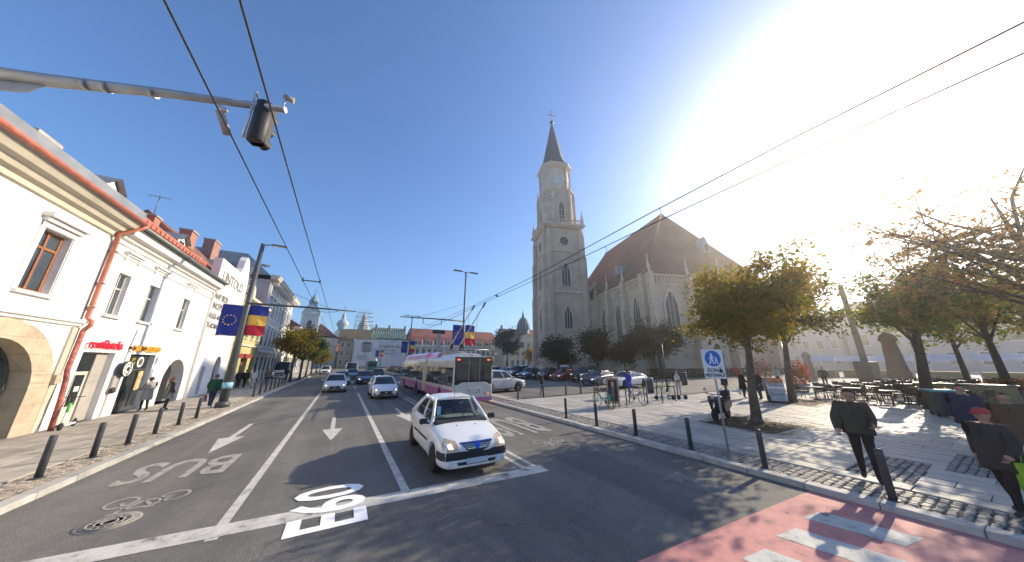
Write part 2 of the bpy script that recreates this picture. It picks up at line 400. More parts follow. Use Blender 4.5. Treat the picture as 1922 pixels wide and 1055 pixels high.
# tree pits
for a, b_, c, d in pits:
    tag(MB().quad((a, c, gz(a)+.001), (b_, c, gz(b_)+.001), (b_, d, gz(b_)+.001), (a, d, gz(a)+.001)).build('tree_pit', SOIL), kind='structure')
    lv = MB()
    for _ in range(900):
        x, y = random.uniform(a-.3, b_+.5), random.uniform(c-.35, d+.3); r_ = random.uniform(.02, .05); q = random.uniform(0, 6.3)
        z = gz(x)+.012+random.uniform(0, .02)
        lv.quad(*[(x+r_*math.cos(q+k*1.57), y+r_*math.sin(q+k*1.57), z+random.uniform(-.008, .012)) for k in range(4)])
    tag(lv.build('fallen_leaves', M_leaf('dead_leaf', [(.10, .06, .02), (.16, .09, .03), (.2, .13, .05), (.09, .08, .02)], .15)), kind='stuff')
# ---------------------------------------------------------------- road markings
def strip(name, pts, wd, m=PAINT, z=.004):
    b = MB()
    for i in range(len(pts)-1):
        a, c = Vector((*pts[i], 0)), Vector((*pts[i+1], 0)); d = (c-a).normalized(); n = Vector((-d.y, d.x, 0))*wd/2
        b.quad(*[(p.x, p.y, z) for p in (a-n, c-n, c+n, a+n)])
    return tag(b.build(name, m), kind='structure')
strip('stop_line', [(-4.6, 6.98), (4.66, 6.62)], .42, z=.005)
strip('lane_line', [(-1.33, 6.55), (-1.31, 31)], .15, z=.008)
strip('lane_line', [(1.45, 6.85), (1.45, 29)], .16, z=.008)
for y0 in range(0, 9):
    strip('lane_dash', [(-1.31, 32+y0*7), (-1.31, 35.5+y0*7)], .15); strip('lane_dash', [(1.45, 34+y0*9), (1.45, 37.5+y0*9)], .15)
strip('double_line', [(4.22, 6.85), (4.22, 60)], .11); strip('double_line', [(4.52, 6.85), (4.52, 60)], .11)
def poly(name, pts, m=PAINT, z=.006): return tag(MB().add([(x, y, z) for x, y in pts], [tuple(range(len(pts)))]).build(name, m), kind='structure')
def arrow(cx, y0, y1, hw, hh, sw, m=PAINT):
    """lane arrow that points towards the stop line"""
    b = MB(); z = .006
    b.add([(cx-sw, y1, z), (cx-sw, y0+hh, z), (cx+sw, y0+hh, z), (cx+sw, y1, z)], [(0, 1, 2, 3)])
    b.add([(cx-hw, y0+hh, z), (cx, y0, z), (cx+hw, y0+hh, z)], [(0, 1, 2)])
    return tag(b.build('lane_arrow', m), kind='structure')
arrow(-3.0, 12.3, 17., .34, 2.1, .08); arrow(.0, 12.2, 17., .34, 2.0, .075); arrow(2.95, 14.2, 18.5, .34, 2., .08)
def roadtext(name, body, x, y, size, stretch, m, align='CENTER', rz=math.pi, bold=.02):
    o = text_obj(body, size, m, None, name, 0, (x, y, .007), (0, 0, rz), 1., align, bold); o.scale = (1, stretch, 1)
    return tag(o, kind='structure')
roadtext('bus_lettering', 'BUS', -3.03, 11.75, 1.12, 2.05, PAINTL)
roadtext('bus_lettering', 'BUS', 6.35, 12.9, 1.25, 3.6, PAINTL)
o = text_obj('E60', 1.6, M('map_overlay_white', (.9, .9, .9), .6, .04, 3), None, 'route_overlay_lettering', 0, (.68, 6.0, .011), (0, 0, R(90)), 1., 'LEFT', .03)  # route label of a map overlay, added here as lettering on the asphalt
o.scale = (.80, 1., 1); tag(o, kind='structure')
def bike_mark(x, y, s, m):
    """bicycle symbol seen from the stop line"""
    b = MB(); z = .006
    def ring(cx, cy, r):
        n = 18
        vs = [(cx+q*math.cos(2*math.pi*k/n), cy+q*math.sin(2*math.pi*k/n)*1.25, z) for q in (r, r*.8) for k in range(n)]
        b.add(vs, [(k, (k+1) % n, n+(k+1) % n, n+k) for k in range(n)])
    def bar(p, q, wd=.075):
        a, c = Vector((*p, z)), Vector((*q, z)); d = (c-a).normalized(); n = Vector((-d.y, d.x, 0))*wd/2*s
        b.quad(a-n, c-n, c+n, a+n)
    ring(x-.48*s, y, .3*s); ring(x+.48*s, y, .3*s)
    for p, q in (((-.48, 0), (-.22, .52)), ((-.22, .52), (.25, .52)), ((.25, .52), (.48, 0)), ((-.22, .5), (.05, .05)), ((.05, .05), (.3, .6)), ((-.48, 0), (.05, .05)), ((.3, .6), (.3, .75)), ((.2, .76), (.42, .76)), ((-.3, .58), (-.12, .58))):
        bar((x+p[0]*s, y+p[1]*s), (x+q[0]*s, y+q[1]*s))
    return tag(b.build('bicycle_symbol', m), kind='structure')
bike_mark(-2.85, 8.95, -.72, PAINTL); bike_mark(6.25, 8.6, -.72, PAINTL)
for x0, x1, y0, y1 in ((5.3, 6.7, 3.4, 8.2), (-.9, .7, 19.2, 23.5), (-4.3, -3.2, 18.5, 26)): poly('road_patch', [(x0, y0), (x1, y0+.05), (x1-.03, y1), (x0+.02, y1-.04)], ASPHP, .002)
# red crossing with white blocks
poly('red_crossing', [(-3., 3.25), (3.7, 3.2), (8.0, 2.95), (8.6, 2.9), (8.6, -4), (-3., -4)], REDP, .004)
for i in range(9): poly('crossing_stripe', [(7.03-i*1.05, 2.56), (7.56-i*1.05, 2.5), (7.8-i*1.05, 1.45), (7.24-i*1.05, 1.55)], PAINT, .008)
# manhole cover in the bus lane
MH = M('cast_iron', (.11, .10, .09), .6, .3, 14, metal=.3, bump=.5, bsc=60)
mh = thing('manhole_cover', 'round cast iron manhole cover in the bus lane asphalt', 'manhole cover', (-2.95, 8.05, 0))
mh.scale = (.86, .86, 1)
MB().lathe([(.36, .002), (.40, .012), (.40, .004), (.41, .002)], n=28).build('rim', M('worn_cement', (.3, .28, .25), .8), mh)
MB().lathe([(.0, .009), (.355, .009), (.355, .0)], n=28).build('lid', M('worn_iron_lid', (.2, .19, .17), .7, .25, 12), mh)
for rr in (.1, .18, .27):
    MB().lathe([(rr-.014, .009), (rr-.014, .017), (rr+.014, .017), (rr+.014, .009)], n=28).build('raised_ring', M('worn_cement'), mh)
for k in range(14):
    a = k*2*math.pi/14; MB().cbox((.225*math.cos(a), .225*math.sin(a), .013), (.07, .02, .007), a).build('raised_rib', M('worn_cement'), mh)
# ================================================================ buildings: local x along the front, -y outwards, z up
WHITE = M('white_lime_wash', (.80, .785, .75), .85, .035, .6, bump=.08, bsc=40, streak=.10)
CREAM = M('cream_plaster', (.66, .60, .47), .85, .06, .6, bump=.08, bsc=40, streak=.18)
OLIVE = M('olive_yellow_plaster', (.47, .42, .20), .85, .08, .6, bump=.08, bsc=40, streak=.2)
STUC = M('grey_stucco', (.52, .50, .46), .85, .08, .6, bump=.1, bsc=40, streak=.3)
TRIMW = M('white_trim', (.74, .72, .68), .8, .05, 1.2, streak=.15)
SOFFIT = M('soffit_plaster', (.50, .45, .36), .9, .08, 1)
SAND = M_brick('sandstone_blocks', (.42, .335, .24), (.52, .43, .32), (.30, .24, .18), .9, .55, .9, .35, .012, .4, 1.6)
ZINC = M('zinc_roof_sheet', (.27, .285, .30), .5, .14, .9, metal=.25, streak=.2)
TILE = M_brick('red_clay_tiles', (.30, .10, .065), (.38, .14, .08), (.11, .045, .035), .2, .22, .85, .9, .02, .4, .7)
TILE2 = M_brick('old_clay_tiles', (.235, .115, .08), (.30, .15, .10), (.09, .05, .04), .2, .22, .85, .9, .02, .4, .7)
BRICKM = M_brick('chimney_brick', (.36, .13, .085), (.45, .19, .12), (.42, .37, .32), .25, .075, .85, .5, .01, .2, 3.)
COPPER = M('terracotta_painted_metal', (.45, .155, .10), .5, .16, 3, spec=.4, streak=.35)
RUSTP = M('flaking_red_paint', (.40, .13, .11), .7, .4, 7, streak=.3)
GUTG = M('grey_green_gutter', (.16, .18, .165), .5, .12, 2, metal=.3)
WOOD = M('brown_window_timber', (.30, .125, .055), .5, .14, 5, bump=.1, bsc=60)
FRW = M('beige_window_paint', (.55, .52, .45), .6, .08, 4)
DGRN = M('dark_grey_joinery', (.07, .08, .078), .45, .15, 4)
GLZ = M_glass('window_glass', (.055, .07, .085), .07); GLZ2 = M_glass('dark_shop_glass', (.03, .035, .035), .05)
CURT = M('net_curtain_glass', (.25, .26, .24), .25, .25, 2.5, spec=.5)
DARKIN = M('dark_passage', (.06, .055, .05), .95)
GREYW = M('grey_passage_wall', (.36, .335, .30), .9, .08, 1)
BROWNG = M('brown_weathered_gable', (.24, .17, .13), .95, .3, 1.2, bump=.3, bsc=20, streak=.4)
def cutter(polys, y0, y1):
    obs = []
    for pl in polys:
        o = MB().prism(pl, y0, y1, 'xz').build('cutter', WHITE); bm = bmesh.new(); bm.from_mesh(o.data); bmesh.ops.recalc_face_normals(bm, faces=bm.faces); bm.to_mesh(o.data); bm.free(); obs.append(o)
    return obs
def cut(o, obs):
    bm = bmesh.new(); bm.from_mesh(o.data); bmesh.ops.recalc_face_normals(bm, faces=bm.faces); bm.to_mesh(o.data); bm.free()
    for c in obs:
        c.parent = o.parent; md = o.modifiers.new('b', 'BOOLEAN'); md.operation = 'DIFFERENCE'; md.object = c; md.solver = 'EXACT'
    applied(o, obs)
    for c in obs: bpy.data.objects.remove(c)
    return o
def rect(x0, x1, z0, z1): return [(x0, z0), (x1, z0), (x1, z1), (x0, z1)]
def archp(x0, x1, z0, zs, rise=None, n=12, point=False):
    """arched opening: straight to zs, then a round (or pointed) head"""
    w2 = (x1-x0)/2; cx = (x0+x1)/2; pts = [(x0, z0), (x1, z0)]
    rise = rise or w2
    for k in range(n+1):
        t = k/n
        if point:
            a = t*2-1; x = cx-w2*a; z = zs+rise*(1-abs(a)**1.9)
        else: x = cx+w2*math.cos(math.pi*t); z = zs+rise*math.sin(math.pi*t)
        pts.append((x, z))
    return pts
def moulding(root, name, prof, x0, x1, m):
    """profile of (out, z) run along the front; out is the projection"""
    return MB().prism([(-o, z) for o, z in prof], x0, x1, 'yz').build(name, m, root)
def window(root, x0, x1, z0, z1, y=.18, fm=None, gm=None, tr=.3, mull=True, bw=.055, sill=True, hood=False, name='window', sm=None):
    fm = fm or FRW; gm = gm or GLZ; sm = sm or TRIMW
    b = MB(); d = .06; zt = z1-(z1-z0)*tr; cx = (x0+x1)/2
    b.box(x0, x0+bw, y, y+d, z0, z1).box(x1-bw, x1, y, y+d, z0, z1).box(x0+bw, x1-bw, y, y+d, z1-bw, z1).box(x0+bw, x1-bw, y, y+d, z0, z0+bw)
    xs = [x0+bw, x1-bw]; zs = [z0+bw, z1-bw]
    if mull: b.box(cx-bw/2, cx+bw/2, y-.008, y+d-.006, z0+bw, z1-bw); xs = [x0+bw, cx-bw/2, cx+bw/2, x1-bw]
    if tr: b.box(x0+bw, x1-bw, y-.012, y+d-.01, zt-bw/2, zt+bw/2); zs = [z0+bw, zt-bw/2, zt+bw/2, z1-bw]
    f = b.build(name, fm, root)
    for i in range(0, len(xs), 2):
        for j in range(0, len(zs), 2): MB().box(xs[i], xs[i+1], y+.025, y+.035, zs[j], zs[j+1]).build('pane', gm, f)
    if sill: MB().box(x0-.14, x1+.14, -.12, .1, z0-.13, z0-.03).build('sill', sm, f)
    if hood:
        h = MB().box(x0-.22, x1+.22, -.2, .02, z1+hood, z1+hood+.1).box(x0-.15, x1+.15, -.12, .02, z1+hood-.09, z1+hood)
        h.build('hood', sm, f)
        if hood > .5:
            MB().box(x0-.12, x0-.0, -.09, .02, z1+hood-.32, z1+hood-.1).build('bracket', sm, f); MB().box(x1, x1+.12, -.09, .02, z1+hood-.32, z1+hood-.1).build('bracket', sm, f)
    return f
def far_window(root, x0, x1, z0, z1, y=0., fm=None, gm=None):
    b = MB(); t = .1
    b.box(x0-t, x0, y-.08, y, z0-t, z1+t).box(x1, x1+t, y-.08, y, z0-t, z1+t).box(x0, x1, y-.08, y, z1, z1+t).box(x0-t*1.5, x1+t*1.5, y-.12, y, z0-t*1.8, z0-t).box(x0, x1, y-.08, y, z0-t, z0)
    f = b.build('window', fm or TRIMW, root)
    MB().box(x0, x1, y-.03, y-.01, z0, z1).build('pane', gm or GLZ, f); return f
def gable_roof(root, x0, x1, y0, y1, z0, z1, m, name='roof', th=.12, hipl=0., hipr=0.):
    """ridge along x; y0 front eave, y1 rear eave"""
    ym = (y0+y1)/2; b = MB()
    b.add([(x0, y0, z0), (x1, y0, z0), (x1-hipr, ym, z1), (x0+hipl, ym, z1), (x0, y1, z0), (x1, y1, z0)], [(0, 1, 2, 3), (5, 4, 3, 2), (4, 0, 3), (1, 5, 2), (1, 0, 4, 5)])
    return b.build(name, m, root)
def chimney(root, x, y, z0, z1, a=.9, d=.55, m=None):
    c = MB().box(x-a/2, x+a/2, y-d/2, y+d/2, z0, z1).build('chimney', m or BRICKM, root)
    MB().box(x-a/2-.07, x+a/2+.07, y-d/2-.07, y+d/2+.07, z1, z1+.12).build('cap', M('cement_cap', (.38, .35, .32), .9), c); return c
def aerial(loc, label, h=1.6):
    a = thing('roof_aerial', label, 'antenna', loc)
    MB().tube([(0, 0, 0), (0, 0, h)], .025, 6).build('mast', GUTG, a)
    MB().tube([(-.6, 0, h-.1), (.6, 0, h-.1)], .018, 5).build('boom', GUTG, a)
    for k in range(5): MB().tube([(-.5+k*.25, -.22, h-.1), (-.5+k*.25, .22, h-.1)], .012, 5).build('rod', GUTG, a)
def BL(name, label, x, y, rz=90): return thing(name, label, 'building', (x, y, 0), R(rz))
# ---------------------------------------------------------------- A: near white house with the stone arch
A = BL('townhouse', 'white townhouse with sandstone arched doorway and brown timber upstairs window', -9.2, 4.)
LA = 14.2; ao = lambda y: y-4.
ca = ao(15.35)
wa = MB().box(0, LA, 0, .6, .1, 8.0).build('wall', WHITE, A)
cut(wa, cutter([archp(ca-2.25, ca+2.25, .0, 1.55, 2.1), rect(ao(15.2), ao(16.38), 4.75, 6.82), rect(ao(11.2), ao(12.4), 4.75, 6.82)], -.5, 1.2))
MB().box(0, LA, .62, 11, .1, 8.3).build('house_body', WHITE, A)
ar = MB().box(ca-2.6, ca+2.6, -.05, .5, .1, 3.9).build('stone_arch', SAND, A)
cut(ar, cutter([archp(ca-1.72, ca+1.72, -.2, 1.55, 1.68, 16)], -.5, 1.2)+cutter([[(ca-3, 1.6)]+[(ca+2.52*math.cos(math.pi*(1-k/16)), 1.6+2.24*math.sin(math.pi*(1-k/16))) for k in range(17)]+[(ca+3, 1.6), (ca+3, 4.5), (ca-3, 4.5)]], -.6, 1.3))
MB().box(ca+2.5, ca+2.78, -.16, .3, 1.75, 2.05).build('impost_stone', SAND, ar); MB().box(ca-2.78, ca-2.5, -.16, .3, 1.75, 2.05).build('impost_stone', SAND, ar)
db = MB().box(ca-1.75, ca+1.75, .52, .58, .1, 3.3).build('glazed_door', CURT, A)
for k in range(4):
    x = ca-1.7+k*1.1; MB().box(x, x+.1, .44, .52, .1, 1.6).build('door_frame', DGRN, db)
MB().box(ca-1.72, ca+1.72, .43, .515, 1.5, 1.68).build('transom', DGRN, db)
for a in (35, 90, 145): MB().tube([(ca, .47, 1.65), (ca+1.7*math.cos(R(a)), .47, 1.65+1.65*math.sin(R(a)))], .045, 6).build('glazing_bar', DGRN, db)
b = MB(); n = 18
for k in range(n):
    a0, a1 = math.pi*k/n, math.pi*(k+1)/n
    b.prism([(ca+q*math.cos(a), 1.6+q*.975*math.sin(a)) for q, a in ((1.62, a0), (1.73, a0), (1.73, a1), (1.62, a1))], .4, .52, 'xz')
b.build('arch_frame', DGRN, db)
window(A, ao(15.2), ao(16.38), 4.75, 6.82, .2, WOOD, GLZ, .28, True, .085, True, False); window(A, ao(11.2), ao(12.4), 4.75, 6.82, .2, WOOD, GLZ, .28, True, .085)
for q in (15.2, 11.2):
    MB().box(ao(q)-.3, ao(q)+1.48, -.24, .0, 7.16, 7.3).box(ao(q)-.22, ao(q)+1.4, -.13, 0, 7.02, 7.16).build('window_hood', TRIMW, A)
    b = MB().box(ao(q)-.18, ao(q)-.02, -.035, 0, 4.72, 6.96).box(ao(q)+1.2, ao(q)+1.36, -.035, 0, 4.72, 6.96).box(ao(q)-.18, ao(q)+1.36, -.036, 0, 6.84, 6.98); b.build('window_surround', WHITE, A)
moulding(A, 'string_course', [(0, 3.82), (.10, 3.86), (.10, 3.93), (.19, 3.97), (.19, 4.08), (0, 4.14)], 0, LA+.02, TRIMW)
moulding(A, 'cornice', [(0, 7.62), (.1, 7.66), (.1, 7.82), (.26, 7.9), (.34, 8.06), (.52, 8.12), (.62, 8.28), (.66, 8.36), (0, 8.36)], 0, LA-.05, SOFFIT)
MB().tube([(0, -.74, 8.47), (LA-.05, -.74, 8.42)], .095, 10).build('gutter', COPPER, A)
MB().box(0, LA-.1, -.7, -.625, 8.36, 8.88).build('fascia', ZINC, A)
gable_roof(A, 0, LA, -.62, 12, 8.85, 13.7, ZINC)
gc = chimney(A, ao(15.9), 1.6, 9.2, 10.3, .9, .7); 
# downpipe shared corner
dp = MB().tube([(LA+.1, -.74, 8.4), (LA+.02, -.66, 8.2), (LA-.22, -.2, 7.75), (LA-.05, -.13, 7.5), (LA, -.14, 4.2), (LA+.02, -.28, 4.08), (LA+.02, -.28, 3.9), (LA+.02, -.16, 3.72)], .075, 10).build('downpipe', COPPER, A)
MB().tube([(LA+.02, -.16, 3.72), (LA+.05, -.14, 2.2), (LA+.05, -.2, 1.9), (LA-.02, -.3, 1.1), (LA+.06, -.3, .12)], .072, 10).build('pipe_foot', RUSTP, dp)
for z in (7.0, 5.6, 4.6): MB().box(LA-.08, LA+.12, -.24, 0, z, z+.04).build('pipe_clip', GUTG, dp)
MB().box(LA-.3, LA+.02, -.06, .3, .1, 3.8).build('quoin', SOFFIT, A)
# ---------------------------------------------------------------- B: second white house with two shops
B = BL('shop_house', 'white two-storey shop house with red lettering, gold lettering and an archway', -9.2, 18.25)
LB = 11.2; bo = lambda y: y-18.25
wb = MB().box(0, LB, 0, .6, .1, 8.0).build('wall', WHITE, B)
wins = [(19.3, 20.15), (21.75, 22.65), (25.5, 26.4)]
d1, d2 = (bo(18.98), bo(20.95)), (bo(22.15), bo(24.4))
cut(wb, cutter([rect(bo(a), bo(c), 4.52, 6.38) for a, c in wins]+[rect(*d1, 0., 2.92), rect(*d2, 0., 2.9), archp(bo(25.85), bo(28.55), 0., 1.35, 1.35)], -.5, 1.2))
MB().box(0, LB, 4.4, 11, .1, 8.3).build('house_body', WHITE, B)
MB().box(0, LB, .62, 4.38, 3.1, 8.2).build('upper_floor', WHITE, B)
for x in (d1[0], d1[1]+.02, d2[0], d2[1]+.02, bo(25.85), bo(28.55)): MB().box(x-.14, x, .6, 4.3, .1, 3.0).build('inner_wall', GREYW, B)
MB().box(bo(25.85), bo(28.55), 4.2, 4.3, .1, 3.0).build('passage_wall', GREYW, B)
for a, c in wins: window(B, bo(a), bo(c), 4.52, 6.38, .16, FRW, GLZ, .36, True, .06, True, .88)
# shop 1: recessed timber door, grey side reveal
dr = MB().box(d1[0], d1[1], .26, .32, .12, 2.92).build('shop_door', FRW, B)
MB().box(d1[0]+.08, d1[1]-.75, .22, .255, 2.15, 2.84).build('transom_pane', GLZ2, dr)
MB().box(d1[0]+.12, d1[0]+.5, .22, .255, .8, 2.0).build('door_pane', GLZ2, dr); MB().box(d1[0]+.62, d1[0]+1.05, .22, .255, .8, 2.0).build('door_pane', GLZ2, dr)
MB().box(d1[0]+.7, d1[0]+.95, .205, .218, 1.35, 1.55).build('paper_notice', TRIMW, dr)
MB().box(d1[0]+.54, d1[0]+.57, .14, .22, 1.0, 1.15).build('door_handle', GUTG, dr)
MB().box(d1[1]-.72, d1[1]-.02, .2, .255, .12, 2.9).build('side_panel', GREYW, dr)
# shop 2: dark glazed front
ds = MB().box(d2[0], d2[1], .24, .30, .12, 2.9).build('shopfront', DGRN, B)
for k in range(3):
    x = d2[0]+.08+k*.72; MB().box(x, x+.6, .2, .235, .35, 2.1).build('shop_pane', GLZ2, ds)
MB().box(d2[0]+.08, d2[1]-.1, .2, .235, 2.2, 2.85).build('fanlight', GLZ2, ds)
text_obj('CARTOFI\nSPIRALATI', .2, M('gold_print', (.75, .45, .06), .5), ds, 'window_lettering', .004, (d2[0]+.12, .19, 2.58), (R(90), 0, 0), 1.)
MB().lathe([(0, -.02), (.27, -.02), (.27, 0)], (d2[0]+1.45, .2, 2.52), 20, False, 0, 'y').build('round_sticker', TRIMW, ds)
MB().lathe([(0, -.03), (.17, -.03), (.17, -.02)], (d2[0]+1.45, .2, 2.52), 20, False, 0, 'y').build('sticker_emblem', M('sticker_dark', (.1, .1, .09)), ds)
MB().box(d2[0]+1.6, d2[0]+2.0, .165, .195, 1.1, 2.05).build('menu_poster', M('poster_orange', (.75, .42, .2), .6, .4, 6), ds)
MB().box(d2[0]-.05, d2[0]+.02, .02, .24, .12, 2.9).build('door_jamb', DGRN, ds)
# lettering boards
s1 = thing('shop_sign', 'red raised shop lettering above the timber door of the white house', 'sign', (-9.2, 18.92, 3.05), R(90))
text_obj('romfilatelia', .52, M('red_sign', (.62, .02, .05), .4), s1, 'lettering', .018, (0, -.1, .03), (R(90), 0, 0), .92, 'LEFT', .006)
MB().box(0, 2.35, -.04, -.005, -.02, .06).build('rail', TRIMW, s1)
s2 = thing('shop_sign', 'gold raised capital lettering above the dark glazed shopfront', 'sign', (-9.2, 21.75, 3.04), R(90))
text_obj('CARTOFISSERIE', .40, M('gold_sign', (.70, .36, .03), .35), s2, 'lettering', .018, (0, -.12, .0), (R(90), 0, 0), .96, 'LEFT', .006)
MB().box(0, 2.9, -.05, -.005, .1, .2).build('rail', M('black_metal', (.03, .03, .03), .5), s2)
rs = thing('round_sign', 'round black and white projecting sign between the two shop doors', 'sign', (-9.2, 21.62, 2.2), R(90)); rs.scale = (.86, .8, .86)
MB().lathe([(.42, -.34), (.42, -.2)], (0, 0, 0), 24, True, 0, 'y').build('drum', M('black_metal'), rs)
MB().lathe([(0, -.35), (.39, -.35), (.39, -.34)], (0, 0, 0), 24, False, 0, 'y').build('face', TRIMW, rs)
b = MB()
for k in range(12):
    a = k*math.pi/6; b.cbox((.27*math.cos(a), -.355, .27*math.sin(a)), (.06, .01, .09), 0, -a)
b.lathe([(0, -.36), (.12, -.36), (.12, -.35)], (0, 0, 0), 14, False, 0, 'y'); b.build('emblem', M('black_metal'), rs)
MB().box(-.03, .03, -.22, 0, -.03, .03).build('bracket', M('black_metal'), rs)
mb_ = thing('meter_box', 'small grey meter box on the white wall between the shop doors', 'meter box', (-9.2, 21.25, 1.15), R(90))
MB().box(0, .5, -.1, 0, 0, .75).build('case', M('box_grey', (.35, .33, .3)), mb_); MB().lathe([(0, -.2), (.12, -.19), (.15, -.08)], (.1, 0, .1), 14, True, 0, 'y').build('dish', M('black_metal'), mb_)
MB().box(.08, .13, -.06, 0, -1.0, 0).build('conduit', FRW, mb_)
moulding(B, 'cornice', [(0, 7.5), (.08, 7.52), (.08, 7.66), (.2, 7.72), (.26, 7.84), (.46, 7.9), (.52, 8.12), (0, 8.2)], .02, LB, TRIMW)
moulding(B, 'frieze', [(0, 7.05), (.04, 7.05), (.07, 7.1), (.04, 7.16), (0, 7.16)], .02, LB, TRIMW)
MB().tube([(.1, -.62, 8.32), (LB, -.62, 8.30)], .1, 10).build('gutter', GUTG, B)
MB().box(.02, LB, -.56, -.5, 8.14, 8.36).build('fascia', GUTG, B)
MB().tube([(LB-.05, -.62, 8.25), (LB-.1, -.5, 7.95), (LB-.12, -.1, 7.6), (LB-.1, -.1, .15)], .05, 8).build('downpipe', TRIMW, B)
rB = gable_roof(B, 0, LB, -.52, 11.5, 8.33, 13.5, TILE)
sl_ = (13.5-8.33)/6.01
MB().cbox((LB/2, .75, 8.33+1.27*sl_+.18), (LB-.3, .04, .3)).build('snow_guard', COPPER, rB)
for k in range(24): MB().cbox((.3+k*.46, .7, 8.33+1.22*sl_+.12), (.03, .03, .3)).build('snow_guard_bar', COPPER, rB)
def dormer(root, x, y, z, w=1.0, h=.6, m=None):
    d = MB().prism([(x-w/2, z), (x+w/2, z), (x+w/2, z+h), (x, z+h+.45), (x-w/2, z+h)], y, y+2.2, 'xz').build('dormer', m or TRIMW, root)
    MB().box(x-w/2+.2, x+w/2-.2, y-.03, y-.01, z+.12, z+h).build('pane', GLZ2, d)
    b = MB(); e = .18
    for s in (-1, 1): b.add([(x, y-.25, z+h+.55), (x+s*(w/2+e), y-.25, z+h-.06), (x+s*(w/2+e), y+2.4, z+h-.06), (x, y+2.4, z+h+.55)], [(0, 1, 2, 3)])
    b.build('dormer_roof', ZINC, d)
dormer(B, bo(19.4), 1.3, 8.33+1.6*sl_); dormer(B, bo(26.5), 1.3, 8.33+1.6*sl_)
chimney(B, bo(28.6), 3.9, 11.2, 12.4, .7, .5); chimney(B, bo(29.2), 4.6, 11.6, 12.2, .5, .4)
aerial((-13.1, 28.5, 12.5), 'tall television aerial beside a brick chimney on the red tiled roof')
# ---------------------------------------------------------------- C: white house with painted lettering
C_ = BL('festival_house', 'white house with curved gable and dark lettering painted across its front', -9.2, 29.5)
LC = 7.2; co = lambda y: y-29.5
par = [(0, .1), (LC, .1), (LC, 9.6), (6.9, 10.6), (6.6, 11.4), (6.1, 12.0), (5.5, 12.15), (5.1, 11.7), (4.9, 10.9), (4.5, 10.35), (0, 10.35)]
wc = MB().prism(par, 0, .5, 'xz').build('wall', WHITE, C_)
cut(wc, cutter([archp(co(33.6), co(35.0), 0, 2.3, .7), rect(co(31.2), co(31.9), .2, 2.2)], -.4, .45))
MB().box(0, LC, .52, 9, .1, 9.3).build('house_body', BROWNG, C_)
MB().box(co(33.6), co(35.0), .3, .44, .1, 3.1).build('door', M('dark_brown_door', (.09, .06, .04), .5), C_); MB().box(co(31.2), co(31.9), .3, .44, .2, 2.2).build('door', M('dark_brown_door'), C_)
MB().prism([(.52, 9.3), (9, 9.3), (4.8, 13.2)], 0, .4, 'yz').build('side_gable', BROWNG, C_)
gable_roof(C_, .3, LC, .5, 9.2, 9.3, 13.4, TILE2)
gw = MB().box(-.08, -.005, 1.2, 1.9, 8.9, 10.2).build('gable_window', TRIMW, C_); MB().box(-.1, -.08, 1.3, 1.8, 9., 10.1).build('pane', GLZ2, gw)
TXT = M('grey_print', (.19, .18, .17), .8)
for body, x, z, s, sx in (('UNTOLD', .75, 8.75, 1.15, 1.12), ('NAP BEDE', .35, 7.25, .68, .95), ('INCEPE', .45, 6.5, .68, .9), ('ALEGE-10-18', .25, 5.75, .55, .9), ('TE-ROMANIA', .3, 5.05, .55, .9)):
    text_obj(body, s, TXT, C_, 'painted_lettering', .008, (x, -.02, z), (R(90), 0, 0), sx, 'LEFT', .015)
b = MB()
for k in range(9): b.cbox((LC-.18+.02*k, -.03, 9.3+k*.28), (.1, .05, .1))
b.build('gable_beading', TRIMW, C_)
MB().prism([(4.6, 10.2), (5.3, 11.5), (6.6, 11.6), (7., 10.2)], .5, 3.2, 'xz').build('gable_hood', ZINC, C_)
chimney(C_, 1.6, 2.9, 11.2, 12.5, 1., .7, BRICKM)
# ---------------------------------------------------------------- D: olive house
D_ = BL('olive_house', 'olive yellow two-storey house with arched gateway beside the white lettered house', -9.2, 36.75)
LD = 9.6
wd = MB().box(0, LD, 0, .5, .1, 8.7).build('wall', OLIVE, D_)
ups = [(1., 1.9), (3.3, 4.2), (5.6, 6.5), (7.8, 8.7)]
cut(wd, cutter([rect(a, c, 5., 7.2) for a, c in ups]+[archp(7.3, 9.0, 0, 2.3, .85), rect(.8, 3., 0, 3.0), rect(3.8, 6.2, 0, 3.)], -.4, .4))
MB().box(0, LD, .52, 9, .1, 8.6).build('house_body', OLIVE, D_)
for a, c in ups: window(D_, a, c, 5., 7.2, .14, FRW, GLZ, .3, True, .07, True, .25)
for a, c in ((.8, 3.), (3.8, 6.2)):
    f = MB().box(a, c, .3, .38, .1, 3.).build('shopfront', M('brown_shopfront', (.16, .07, .05), .5), D_)
    MB().box(a+.15, c-.15, .26, .295, .6, 2.2).build('shop_pane', GLZ2, f); MB().box(a, c, -.35, .05, 2.9, 3.35).build('shop_fascia', M('maroon_sign', (.3, .06, .05), .5), f)
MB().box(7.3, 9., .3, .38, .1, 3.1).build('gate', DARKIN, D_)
moulding(D_, 'string_course', [(0, 4.1), (.16, 4.15), (.16, 4.3), (0, 4.36)], 0, LD, CREAM)
moulding(D_, 'cornice', [(0, 8.2), (.12, 8.25), (.2, 8.5), (.5, 8.6), (.55, 8.85), (0, 8.95)], 0, LD, CREAM)
gable_roof(D_, 0, LD, -.5, 9.5, 8.9, 11.6, TILE2)
MB().prism([(1.5, 8.9), (3.6, 8.9), (3.2, 10.), (2.55, 10.5), (1.9, 10.)], .0, .5, 'xz').build('roof_pediment', CREAM, D_)
